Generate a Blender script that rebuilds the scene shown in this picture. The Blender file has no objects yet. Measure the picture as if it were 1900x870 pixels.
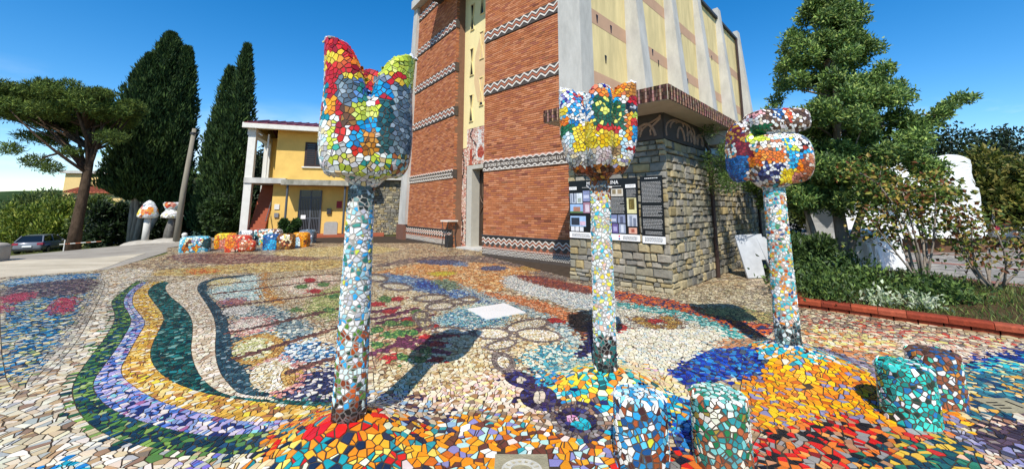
import bpy, bmesh, math, random
import numpy as np
from mathutils import Vector, Matrix
R_ = math.radians
rng = np.random.default_rng(7)
random.seed(7)
scene = bpy.context.scene
COL = scene.collection

# ------------------------------------------------------------------ camera
cam_d = bpy.data.cameras.new('camera')
cam = bpy.data.objects.new('camera', cam_d)
COL.objects.link(cam)
cam.location = (0, 0, 1.6)
cam.rotation_euler = (R_(90 + 8.222), 0, 0)
cam_d.sensor_fit = 'HORIZONTAL'
cam_d.sensor_width = 36
cam_d.lens = 720 / 1900 * 36
cam_d.shift_y = -(435 - 282.97) / 1900
cam_d.clip_start = 0.05
cam_d.clip_end = 5000
scene.camera = cam

# ------------------------------------------------------------------ light
SUN_EL = 49.0
SUN_DIR = Vector((-0.16, -1.0, 0)).normalized()       # horizontal direction towards the sun
world = bpy.data.worlds.new('World')
scene.world = world
world.use_nodes = True
wn, wl = world.node_tree.nodes, world.node_tree.links
bg = wn['Background']
sky = wn.new('ShaderNodeTexSky')
sky.sky_type = 'NISHITA'
sky.sun_disc = False
sky.sun_elevation = R_(SUN_EL)
sky.sun_rotation = math.atan2(SUN_DIR.x, SUN_DIR.y)
sky.altitude = 300
sky.air_density = 1.0
sky.dust_density = 0.05
sky.ozone_density = 3.0
# thin clouds low in the sky (procedural, by view direction)
tc = wn.new('ShaderNodeTexCoord')
mp = wn.new('ShaderNodeMapping'); mp.inputs['Scale'].default_value = (1.0, 1.0, 3.2)
mp.inputs['Location'].default_value = (0.35, 0.1, 0.0)
nz = wn.new('ShaderNodeTexNoise'); nz.inputs['Scale'].default_value = 2.3; nz.inputs['Detail'].default_value = 9; nz.inputs['Roughness'].default_value = 0.58
rp = wn.new('ShaderNodeValToRGB'); rp.color_ramp.elements[0].position = 0.47; rp.color_ramp.elements[1].position = 0.70
sx = wn.new('ShaderNodeSeparateXYZ')
mr = wn.new('ShaderNodeMapRange'); mr.inputs['From Min'].default_value = 0.24; mr.inputs['From Max'].default_value = 0.06
ml = wn.new('ShaderNodeMath'); ml.operation = 'MULTIPLY'
mix = wn.new('ShaderNodeMix'); mix.data_type = 'RGBA'
hs = wn.new('ShaderNodeHueSaturation'); hs.inputs['Saturation'].default_value = 1.4; hs.inputs['Value'].default_value = 1.03
wl.new(tc.outputs['Generated'], mp.inputs['Vector']); wl.new(mp.outputs[0], nz.inputs['Vector'])
wl.new(nz.outputs['Fac'], rp.inputs[0]); wl.new(tc.outputs['Generated'], sx.inputs[0])
wl.new(sx.outputs['Z'], mr.inputs['Value']); wl.new(rp.outputs['Color'], ml.inputs[0]); wl.new(mr.outputs[0], ml.inputs[1])
wl.new(ml.outputs[0], mix.inputs['Factor']); wl.new(sky.outputs[0], hs.inputs['Color']); wl.new(hs.outputs[0], mix.inputs['A'])
mix.inputs['B'].default_value = (7.5, 8.0, 8.6, 1)
wl.new(mix.outputs['Result'], bg.inputs['Color'])
bg.inputs['Strength'].default_value = 0.14
sun_d = bpy.data.lights.new('sun', 'SUN')
sun_d.energy = 4.6
sun_d.angle = R_(0.53)
sun_d.color = (1.0, 0.95, 0.87)
sun = bpy.data.objects.new('sun', sun_d)
COL.objects.link(sun)
to_sun = SUN_DIR * math.cos(R_(SUN_EL)) + Vector((0, 0, math.sin(R_(SUN_EL))))
sun.rotation_euler = to_sun.to_track_quat('Z', 'Y').to_euler()
sun.location = to_sun * 60
scene.view_settings.view_transform = 'Standard'
scene.view_settings.look = 'None'
scene.view_settings.exposure = 0.38
scene.view_settings.gamma = 1.0
scene.view_settings.use_curve_mapping = False

# ------------------------------------------------------------------ materials
def lin(hexs):
    v = [int(hexs[i:i + 2], 16) / 255 for i in (0, 2, 4)]
    return [x / 12.92 if x <= 0.04045 else ((x + 0.055) / 1.055) ** 2.4 for x in v]

MATS = {}
def mat(name, hexs=None, rough=0.6, spec=0.4, noise=0.0, nscale=8.0, bump=0.0, bscale=60.0, attr=None, metal=0.0,
        dark=None, stretch=(1, 1, 1), transl=0.0, coat=0.0):
    """Principled material; noise mixes between two tones, attr reads a per-piece colour."""
    if name in MATS:
        return MATS[name]
    m = bpy.data.materials.new(name); MATS[name] = m
    m.use_nodes = True
    nt = m.node_tree; n = nt.nodes; l = nt.links
    b = n['Principled BSDF']
    b.inputs['Roughness'].default_value = rough
    b.inputs['Specular IOR Level'].default_value = spec
    b.inputs['Metallic'].default_value = metal
    b.inputs['Coat Weight'].default_value = coat
    src = None
    tcn = n.new('ShaderNodeTexCoord')
    mpn = n.new('ShaderNodeMapping'); mpn.inputs['Scale'].default_value = stretch
    l.new(tcn.outputs['Object'], mpn.inputs['Vector'])
    if attr:
        a = n.new('ShaderNodeAttribute'); a.attribute_name = attr; src = a.outputs['Color']
    else:
        c = n.new('ShaderNodeRGB'); c.outputs[0].default_value = (*lin(hexs), 1); src = c.outputs[0]
    if noise > 0:
        t = n.new('ShaderNodeTexNoise'); t.inputs['Scale'].default_value = nscale; t.inputs['Detail'].default_value = 8; t.inputs['Roughness'].default_value = 0.65
        l.new(mpn.outputs[0], t.inputs['Vector'])
        r = n.new('ShaderNodeMapRange'); r.inputs['From Min'].default_value = 0.3; r.inputs['From Max'].default_value = 0.7
        l.new(t.outputs['Fac'], r.inputs['Value'])
        mx = n.new('ShaderNodeMix'); mx.data_type = 'RGBA'
        l.new(r.outputs[0], mx.inputs['Factor'])
        if dark:
            mx.inputs['A'].default_value = (*lin(dark), 1)
        else:
            d = n.new('ShaderNodeMix'); d.data_type = 'RGBA'; d.blend_type = 'MULTIPLY'; d.inputs['Factor'].default_value = 1
            l.new(src, d.inputs['A']); d.inputs['B'].default_value = (1 - noise, 1 - noise, 1 - noise, 1)
            l.new(d.outputs['Result'], mx.inputs['A'])
        l.new(src, mx.inputs['B'])
        src = mx.outputs['Result']
    l.new(src, b.inputs['Base Color'])
    if bump > 0:
        t2 = n.new('ShaderNodeTexNoise'); t2.inputs['Scale'].default_value = bscale; t2.inputs['Detail'].default_value = 6
        l.new(mpn.outputs[0], t2.inputs['Vector'])
        bp = n.new('ShaderNodeBump'); bp.inputs['Strength'].default_value = bump; bp.inputs['Distance'].default_value = 0.02
        l.new(t2.outputs['Fac'], bp.inputs['Height']); l.new(bp.outputs[0], b.inputs['Normal'])
    if transl > 0:
        tr = n.new('ShaderNodeBsdfTranslucent'); l.new(src, tr.inputs['Color'])
        ms = n.new('ShaderNodeMixShader'); ms.inputs[0].default_value = transl
        l.new(b.outputs[0], ms.inputs[1]); l.new(tr.outputs[0], ms.inputs[2])
        l.new(ms.outputs[0], n['Material Output'].inputs['Surface'])
    return m

TILE = mat('glazed_tile', rough=0.22, spec=0.5, attr='Col', noise=0.22, nscale=9)
GRIMY = mat('worn_floor_tile', rough=0.42, spec=0.4, attr='Col', noise=0.2, nscale=1.7, bump=.08, bscale=90)
GROUT_G = mat('grout_ground', '4c4136', rough=0.95, spec=0.1, noise=0.4, nscale=5, bump=0.3, bscale=120)
GROUT_L = mat('grout_pale', 'a5a096', rough=0.95, spec=0.1, noise=0.3, nscale=12, bump=0.2, bscale=120)
GROUT_D = mat('grout_dark', '5c5248', rough=0.95, spec=0.1, noise=0.3, nscale=12)
CONC = mat('concrete', 'c8c5bc', rough=0.9, spec=0.2, noise=0.36, nscale=2.2, bump=0.15, bscale=25, stretch=(1, 1, .35))

# ------------------------------------------------------------------ object helpers
def tag(o, label=None, cat=None, group=None, kind=None):
    if label: o['label'] = label
    if cat: o['category'] = cat
    if group: o['group'] = group
    if kind: o['kind'] = kind
    return o

def wloc(o):
    p = Vector((0, 0, 0))
    while o is not None:
        p += o.location; o = o.parent
    return p

def thing(name, loc, label, cat, group=None):
    o = bpy.data.objects.new(name, None)
    o.empty_display_size = 0.2
    COL.objects.link(o); o.location = loc
    return tag(o, label, cat, group)

def link(name, me, m=None, parent=None, loc=(0, 0, 0)):
    """Link a mesh whose vertices are in world space (minus loc)."""
    o = bpy.data.objects.new(name, me); COL.objects.link(o)
    if m is not None and not me.materials: me.materials.append(m)
    if parent is not None:
        o.parent = parent
        o.location = Vector(loc) - wloc(parent)
    else:
        o.location = loc
    return o

def np_mesh(name, V, loops, starts, totals, cols=None, smooth=False):
    me = bpy.data.meshes.new(name)
    V = np.asarray(V, np.float32)
    me.vertices.add(len(V)); me.vertices.foreach_set('co', V.ravel())
    me.loops.add(len(loops)); me.loops.foreach_set('vertex_index', np.asarray(loops, np.int32))
    me.polygons.add(len(starts)); me.polygons.foreach_set('loop_start', np.asarray(starts, np.int32))
    me.polygons.foreach_set('loop_total', np.asarray(totals, np.int32))
    me.polygons.foreach_set('use_smooth', np.full(len(starts), bool(smooth)))
    me.update(calc_edges=True)
    if cols is not None:
        at = me.color_attributes.new('Col', 'FLOAT_COLOR', 'POINT')
        c4 = np.ones((len(V), 4), np.float32); c4[:, :3] = cols
        at.data.foreach_set('color', c4.ravel())
    return me

class MB:
    """Collects vertices and faces (world space) into one mesh."""
    def __init__(s): s.v = []; s.f = []; s.c = []
    def add(s, vs, fs, col=None):
        b = len(s.v); s.v += [tuple(v) for v in vs]; s.f += [tuple(i + b for i in f) for f in fs]
        s.c += [col or (1, 1, 1)] * len(vs); return s
    def hexa(s, p, col=None):   # 8 points: bottom ring 4, top ring 4
        return s.add(p, [(3, 2, 1, 0), (4, 5, 6, 7), (0, 1, 5, 4), (1, 2, 6, 5), (2, 3, 7, 6), (3, 0, 4, 7)], col)
    def box(s, x0, x1, y0, y1, z0, z1, F=None, col=None):
        p = [(x0, y0, z0), (x1, y0, z0), (x1, y1, z0), (x0, y1, z0), (x0, y0, z1), (x1, y0, z1), (x1, y1, z1), (x0, y1, z1)]
        if F: p = [F(*q) for q in p]
        return s.hexa(p, col)
    def tube(s, pts, rad, n=8, caps=True, col=None):
        pts = [Vector(p) for p in pts]; m = len(pts)
        if not hasattr(rad, '__len__'): rad = [rad] * m
        rings = []; up = Vector((0.13, 0.31, 0.94))
        for i, p in enumerate(pts):
            d = (pts[min(i + 1, m - 1)] - pts[max(i - 1, 0)]).normalized()
            a = d.cross(up)
            if a.length < 1e-3: a = d.cross(Vector((1, 0, 0)))
            a.normalize(); b = d.cross(a).normalized()
            rings.append([p + (a * math.cos(2 * math.pi * k / n) + b * math.sin(2 * math.pi * k / n)) * rad[i] for k in range(n)])
        vs = [q for r in rings for q in r]; fs = []
        for i in range(m - 1):
            for k in range(n):
                k2 = (k + 1) % n
                fs.append((i * n + k, i * n + k2, (i + 1) * n + k2, (i + 1) * n + k))
        if caps: fs += [tuple(range(n))[::-1], tuple(range((m - 1) * n, m * n))]
        return s.add(vs, fs, col)
    def poly(s, pts, F, d0, d1, col=None):
        """Extrude a 2-D polygon (s,z) between depths d0 (back) and d1 (front)."""
        n = len(pts)
        vs = [F(a, d0, z) for a, z in pts] + [F(a, d1, z) for a, z in pts]
        fs = [tuple(range(n, 2 * n)), tuple(range(n))[::-1]] + [(i, (i + 1) % n, n + (i + 1) % n, n + i) for i in range(n)]
        return s.add(vs, fs, col)
    def build(s, name, m, parent=None, smooth=False, origin=None, fix=True):
        me = bpy.data.meshes.new(name)
        o0 = Vector(origin) if origin is not None else Vector((0, 0, 0))
        me.from_pydata([Vector(v) - o0 for v in s.v], [], s.f)
        if any(c != (1, 1, 1) for c in s.c):
            at = me.color_attributes.new('Col', 'FLOAT_COLOR', 'POINT')
            at.data.foreach_set('color', np.array([(*c, 1) for c in s.c], np.float32).ravel())
        if fix:
            bm = bmesh.new(); bm.from_mesh(me); bmesh.ops.recalc_face_normals(bm, faces=bm.faces); bm.to_mesh(me); bm.free()
        if smooth: me.polygons.foreach_set('use_smooth', np.ones(len(me.polygons), bool))
        me.materials.append(m)
        return link(name, me, None, parent, o0)

def frame(P, ang):
    """Wall frame: F(s, d, z); s along the wall, d out towards the viewer."""
    a = R_(ang); u = (math.cos(a), math.sin(a)); n = (u[1], -u[0])
    def F(s, d, z): return (P[0] + u[0] * s + n[0] * d, P[1] + u[1] * s + n[1] * d, z)
    return F

# ------------------------------------------------------------------ mosaic engine
def pal(*spec):
    """pal('hex', weight, 'hex', weight ...) -> (colours, cumulative weights)"""
    c = np.array([lin(h) for h in spec[0::2]]); w = np.array(spec[1::2], float)
    return c, np.cumsum(w / w.sum())

def pick(p, n):
    c, w = p
    out = c[np.searchsorted(w, rng.random(n)).clip(0, len(w) - 1)]
    return out * rng.uniform(0.82, 1.12, (n, 1)) * rng.uniform(0.95, 1.05, (n, 3))

def clip(poly, cnt, nx, ny, off):
    N, M, _ = poly.shape
    idx = np.arange(M)[None, :]
    valid = idx < cnt[:, None]
    sd = poly[:, :, 0] * nx[:, None] + poly[:, :, 1] * ny[:, None] - off[:, None]
    nxt = np.where(idx + 1 < cnt[:, None], idx + 1, 0)
    nxt = np.broadcast_to(nxt, (N, M))
    sdn = np.take_along_axis(sd, nxt, 1)
    pn = np.take_along_axis(poly, nxt[:, :, None].repeat(2, 2), 1)
    ins = sd <= 0
    cross = (ins != (sdn <= 0)) & valid
    den = np.where(np.abs(sd - sdn) < 1e-12, 1e-12, sd - sdn)
    t = np.clip(sd / den, 0, 1)
    ip = poly + (pn - poly) * t[:, :, None]
    out = np.empty((N, 2 * M, 2)); out[:, 0::2] = poly; out[:, 1::2] = ip
    mask = np.empty((N, 2 * M), bool); mask[:, 0::2] = ins & valid; mask[:, 1::2] = cross
    order = np.argsort(~mask, axis=1, kind='stable')
    c2 = mask.sum(1); M2 = max(3, int(c2.max()))
    out = np.take_along_axis(out, order[:, :M2, None].repeat(2, 2), 1)
    return out, c2

def knn_plane(P, cell, k):
    """k nearest neighbours for ground seeds through a hash grid."""
    ij = np.floor((P[:, :2] - P[:, :2].min(0)) / cell).astype(int) + 2
    W = ij[:, 0].max() + 3; H = ij[:, 1].max() + 3
    key = ij[:, 0] * H + ij[:, 1]
    order = np.argsort(key, kind='stable'); ks = key[order]
    cnts = np.bincount(ks, minlength=W * H); occ = int(cnts.max())
    first = np.concatenate([[0], np.cumsum(cnts)[:-1]])
    tab = np.full((W * H, occ), -1, np.int32)
    tab[ks, np.arange(len(ks)) - first[ks]] = order
    offs = np.array([a * H + b for a in (-1, 0, 1) for b in (-1, 0, 1)])
    nb = np.empty((len(P), k), np.int32)
    for s in range(0, len(P), 6000):
        e = min(len(P), s + 6000)
        cand = tab[(key[s:e, None] + offs[None, :])].reshape(e - s, -1)
        d = ((P[cand] - P[s:e, None]) ** 2).sum(2)
        d[cand < 0] = 9e9; d[cand == np.arange(s, e)[:, None]] = 9e9
        kk = min(k, d.shape[1] - 1)
        sel = np.argpartition(d, kk, axis=1)[:, :kk]
        nb[s:e, :kk] = np.take_along_axis(cand, sel, 1)
        bad = np.take_along_axis(d, sel, 1) > 1e9
        nb[s:e, :kk][bad] = -1
        nb[s:e, kk:] = -1
    return nb

def knn_brute(P, N, k, dotmin=0.1):
    n = len(P); nb = np.full((n, k), -1, np.int32)
    for s in range(0, n, 500):
        e = min(n, s + 500)
        d = ((P[s:e, None] - P[None]) ** 2).sum(2)
        d[(N[s:e] @ N.T) < dotmin] = 9e9
        d[np.arange(e - s), np.arange(s, e)] = 9e9
        kk = min(k, n - 1)
        sel = np.argpartition(d, kk - 1, axis=1)[:, :kk]
        nb[s:e, :kk] = np.where(np.take_along_axis(d, sel, 1) > 1e9, -1, sel)
    return nb

class Tiles:
    """Flat broken-tile pieces on a surface: P seeds, N normals, polygon per piece in its tangent plane."""
    def __init__(s, P, N, size, grout=0.006, split=0.35, nb=None, k=16):
        n = len(P); size = np.broadcast_to(np.asarray(size, float), (n,))
        ref = np.where(np.abs(N[:, 2:3]) > 0.9, np.array([[1.0, 0, 0]]), np.array([[0, 0, 1.0]]))
        t1 = np.cross(ref, N); t1 /= np.linalg.norm(t1, axis=1, keepdims=True)
        t2 = np.cross(N, t1)
        if nb is None: nb = knn_brute(P, N, k)
        poly = np.array([[-1, -1], [1, -1], [1, 1], [-1, 1]], float)[None] * (size * 0.95)[:, None, None]
        cnt = np.full(n, 4)
        g = np.broadcast_to(np.asarray(grout, float), (n,)) * rng.uniform(0.7, 1.5, n)
        for j in range(nb.shape[1]):
            q = nb[:, j]; ok = q >= 0
            d = P[np.where(ok, q, 0)] - P
            a = (d * t1).sum(1); b = (d * t2).sum(1)
            ln = np.sqrt(a * a + b * b) + 1e-9
            off = np.where(ok, (d * d).sum(1) / 2 / ln - g / 2, 9.0)
            a = np.where(ok, a / ln, 1); b = np.where(ok, b / ln, 0)
            poly, cnt = clip(poly, cnt, a, b, off)
        # break some pieces in two for sharp shards
        sp = (rng.random(n) < split) & (cnt >= 4)
        th = rng.uniform(0, math.pi, n); nx, ny = np.cos(th), np.sin(th)
        o = rng.uniform(-0.26, 0.26, n) * size
        A, ca = clip(poly, cnt, nx, ny, np.where(sp, o - g / 2, 9.0))
        B, cb = clip(poly[sp], cnt[sp], -nx[sp], -ny[sp], (-o - g / 2)[sp])
        M = max(A.shape[1], B.shape[1])
        pad = lambda X: np.concatenate([X, np.zeros((len(X), M - X.shape[1], 2))], 1)
        s.poly = np.concatenate([pad(A), pad(B)]); s.cnt = np.concatenate([ca, cb])
        src = np.concatenate([np.arange(n), np.nonzero(sp)[0]])
        s.src = src; s.t1, s.t2, s.N, s.P0 = t1[src], t2[src], N[src], P[src]
        s.finish()
    def finish(s):
        idx = np.arange(s.poly.shape[1])[None]
        v = idx < s.cnt[:, None]
        cen = (s.poly * v[:, :, None]).sum(1) / np.maximum(s.cnt, 1)[:, None]
        nx = np.roll(s.poly, -1, 1); last = (s.cnt - 1).clip(0)
        nx[np.arange(len(nx)), last] = s.poly[:, 0]
        ar = 0.5 * ((s.poly[:, :, 0] * nx[:, :, 1] - s.poly[:, :, 1] * nx[:, :, 0]) * v).sum(1)
        s.area = ar
        keep = (s.cnt >= 3) & (ar > 6e-5)
        s.take(keep, cen)
    def take(s, keep, cen=None):
        if cen is not None: s.cen2 = cen
        for k in ('poly', 'cnt', 'src', 't1', 't2', 'N', 'P0', 'area', 'cen2'):
            setattr(s, k, getattr(s, k)[keep])
        s.C = s.P0 + s.t1 * s.cen2[:, :1] + s.t2 * s.cen2[:, 1:]
        return s
    def geometry(s, sel, cols, h, origin=None, tilt=0.016, chamfer=0.05, flat=False):
        poly, cnt = s.poly[sel], s.cnt[sel]; n = len(cnt); M = poly.shape[1]
        cen = s.cen2[sel][:, None]
        top = cen + (poly - cen) * (1 - chamfer)
        rel = poly - cen
        tl = rng.normal(0, tilt, (n, 1, 2))
        ht = h * rng.uniform(0.7, 1.25, (n, 1)) + (rel * tl).sum(2)
        P0, t1, t2, N = (x[sel][:, None] for x in (s.P0, s.t1, s.t2, s.N))
        T = P0 + t1 * top[:, :, :1] + t2 * top[:, :, 1:] + N * ht[:, :, None]
        B = P0 + t1 * poly[:, :, :1] + t2 * poly[:, :, 1:] - N * 0.006
        valid = np.arange(M)[None] < cnt[:, None]
        base = np.concatenate([[0], np.cumsum(2 * cnt)[:-1]])
        nv = int(2 * cnt.sum()); V = np.empty((nv, 3)); CC = np.empty((nv, 3))
        ti = base[:, None] + np.arange(M)[None]; bi = ti + cnt[:, None]
        V[ti[valid]] = T[valid]; V[bi[valid]] = B[valid]
        cc = np.repeat(cols[sel][:, None], M, 1)
        CC[ti[valid]] = cc[valid]; CC[bi[valid]] = cc[valid]
        tn = np.where(np.arange(M)[None] + 1 < cnt[:, None], ti + 1, base[:, None]); bn = tn + cnt[:, None]
        loops_t = ti[valid]
        quads = np.stack([bi[valid], bn[valid], tn[valid], ti[valid]], 1).ravel()
        loops = np.concatenate([loops_t, quads])
        st = np.concatenate([np.concatenate([[0], np.cumsum(cnt)[:-1]]), cnt.sum() + 4 * np.arange(int(cnt.sum()))])
        to = np.concatenate([cnt, np.full(int(cnt.sum()), 4)])
        if origin is not None: V = V - np.asarray(origin)
        if flat:                                   # far pieces: tops only
            nt = int(cnt.sum()); keep = np.zeros(nv, bool); keep[loops_t] = True
            new = np.cumsum(keep) - 1
            return V[keep], new[loops_t], st[:n], to[:n], CC[keep]
        return V, loops, st, to, CC
    def joined(s, name, sel, cols, parent=None, h=0.004, origin=(0, 0, 0), kind='stuff', m=None, **k):
        if isinstance(sel, np.ndarray) and sel.dtype == bool: sel = np.nonzero(sel)[0]
        if len(sel) == 0: return None
        V, l, st, to, CC = s.geometry(sel, cols, h, origin, **k)
        o = link(name, np_mesh(name, V, l, st, to, CC), m or TILE, parent, origin)
        if kind: o['kind'] = kind
        return o
    def singles(s, name, sel, cols, parent, h=0.004, m=None, **k):
        for i in sel:
            o0 = s.C[i]
            V, l, st, to, CC = s.geometry(np.array([i]), cols, h, o0, **k)
            link(name, np_mesh(name, V, l, st, to, CC), m or TILE, parent, o0)
    def shown(s):
        """How large each piece shows from where the photographer stands."""
        v = np.array([0, 0, 1.6]) - s.C; d = np.linalg.norm(v, axis=1)
        return s.area * ((v * s.N).sum(1) / d).clip(0) / d ** 2

def in_poly(x, y, poly):
    ins = np.zeros(len(x), bool); p = np.asarray(poly); q = np.roll(p, -1, 0)
    x0, y0 = p.min(0); x1, y1 = p.max(0)
    m = np.nonzero((x >= x0) & (x <= x1) & (y >= y0) & (y <= y1))[0]
    if len(m) == 0: return ins
    xx, yy = x[m], y[m]; r = np.zeros(len(m), bool)
    for (ax, ay), (bx, by) in zip(p, q):
        if ay == by: continue
        c = (ay > yy) != (by > yy)
        r ^= c & (xx < (bx - ax) * (yy - ay) / (by - ay) + ax)
    ins[m] = r
    return ins

def chaikin(pts, it=2, closed=True):
    p = np.asarray(pts, float)
    for _ in range(it):
        q = np.roll(p, -1, 0) if closed else p[1:]
        a = p if closed else p[:-1]
        n = np.empty((2 * len(a), 2)); n[0::2] = a * .75 + q * .25; n[1::2] = a * .25 + q * .75
        if not closed: n = np.concatenate([p[:1], n, p[-1:]])
        p = n
    return p

def surface_points(me, spacing, over=7, jitter=1.0):
    """Evenly spread points with normals on a triangulated mesh."""
    me.calc_loop_triangles()
    nv = len(me.vertices); V = np.empty(nv * 3); me.vertices.foreach_get('co', V); V = V.reshape(-1, 3)
    VN = np.empty(nv * 3); me.vertices.foreach_get('normal', VN); VN = VN.reshape(-1, 3)
    T = np.empty(len(me.loop_triangles) * 3, np.int32); me.loop_triangles.foreach_get('vertices', T); T = T.reshape(-1, 3)
    a, b, c = V[T[:, 0]], V[T[:, 1]], V[T[:, 2]]
    ar = np.linalg.norm(np.cross(b - a, c - a), axis=1) / 2
    n = int(ar.sum() / (spacing ** 2 * 0.75) * over)
    ti = rng.choice(len(T), n, p=ar / ar.sum())
    r1 = np.sqrt(rng.random((n, 1))); r2 = rng.random((n, 1))
    P = a[ti] * (1 - r1) + b[ti] * r1 * (1 - r2) + c[ti] * r1 * r2
    N = VN[T[ti, 0]] * (1 - r1) + VN[T[ti, 1]] * r1 * (1 - r2) + VN[T[ti, 2]] * r1 * r2
    N /= np.linalg.norm(N, axis=1, keepdims=True) + 1e-9
    acc = np.empty((n, 3)); accn = np.empty((n, 3)); m = 0; keep = []
    s2 = (spacing * 0.82) ** 2
    for i in range(n):
        if m:
            d = ((acc[:m] - P[i]) ** 2).sum(1)
            if ((d < s2) & (accn[:m] @ N[i] > 0.2)).any(): continue
        acc[m] = P[i]; accn[m] = N[i]; m += 1; keep.append(i)
    return P[keep], N[keep]

def remeshed(mb, voxel, smooth=6, name='core'):
    """Union of overlapping closed shapes as one smooth skin."""
    me = bpy.data.meshes.new(name)
    me.from_pydata([tuple(v) for v in mb.v], [], mb.f)
    bm = bmesh.new(); bm.from_mesh(me); bmesh.ops.recalc_face_normals(bm, faces=bm.faces); bm.to_mesh(me); bm.free()
    o = bpy.data.objects.new(name, me); COL.objects.link(o)
    r = o.modifiers.new('r', 'REMESH'); r.mode = 'VOXEL'; r.voxel_size = voxel
    s = o.modifiers.new('s', 'SMOOTH'); s.factor = 0.5; s.iterations = smooth
    bpy.context.view_layer.update()
    dg = bpy.context.evaluated_depsgraph_get()
    out = bpy.data.meshes.new_from_object(o.evaluated_get(dg))
    bpy.data.objects.remove(o); bpy.data.meshes.remove(me)
    out.name = name
    out.polygons.foreach_set('use_smooth', np.ones(len(out.polygons), bool))
    return out

def ellipsoid(mb, c, r, rot=0, tilt=(0, 0), n=20, m=12):
    M = Matrix.Rotation(rot, 3, 'Z') @ Matrix.Rotation(tilt[0], 3, 'X') @ Matrix.Rotation(tilt[1], 3, 'Y')
    vs = [Vector(c) + M @ Vector((0, 0, -r[2]))]
    for i in range(1, m):
        t = math.pi * i / m - math.pi / 2
        for k in range(n):
            p = 2 * math.pi * k / n
            vs.append(Vector(c) + M @ Vector((r[0] * math.cos(t) * math.cos(p), r[1] * math.cos(t) * math.sin(p), r[2] * math.sin(t))))
    vs.append(Vector(c) + M @ Vector((0, 0, r[2])))
    fs = [(0, 1 + (k + 1) % n, 1 + k) for k in range(n)]
    for i in range(m - 2):
        for k in range(n):
            k2 = (k + 1) % n
            fs.append((1 + i * n + k, 1 + i * n + k2, 1 + (i + 1) * n + k2, 1 + (i + 1) * n + k))
    L = len(vs) - 1; b = 1 + (m - 2) * n
    fs += [(L, b + k, b + (k + 1) % n) for k in range(n)]
    mb.add(vs, fs)

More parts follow.
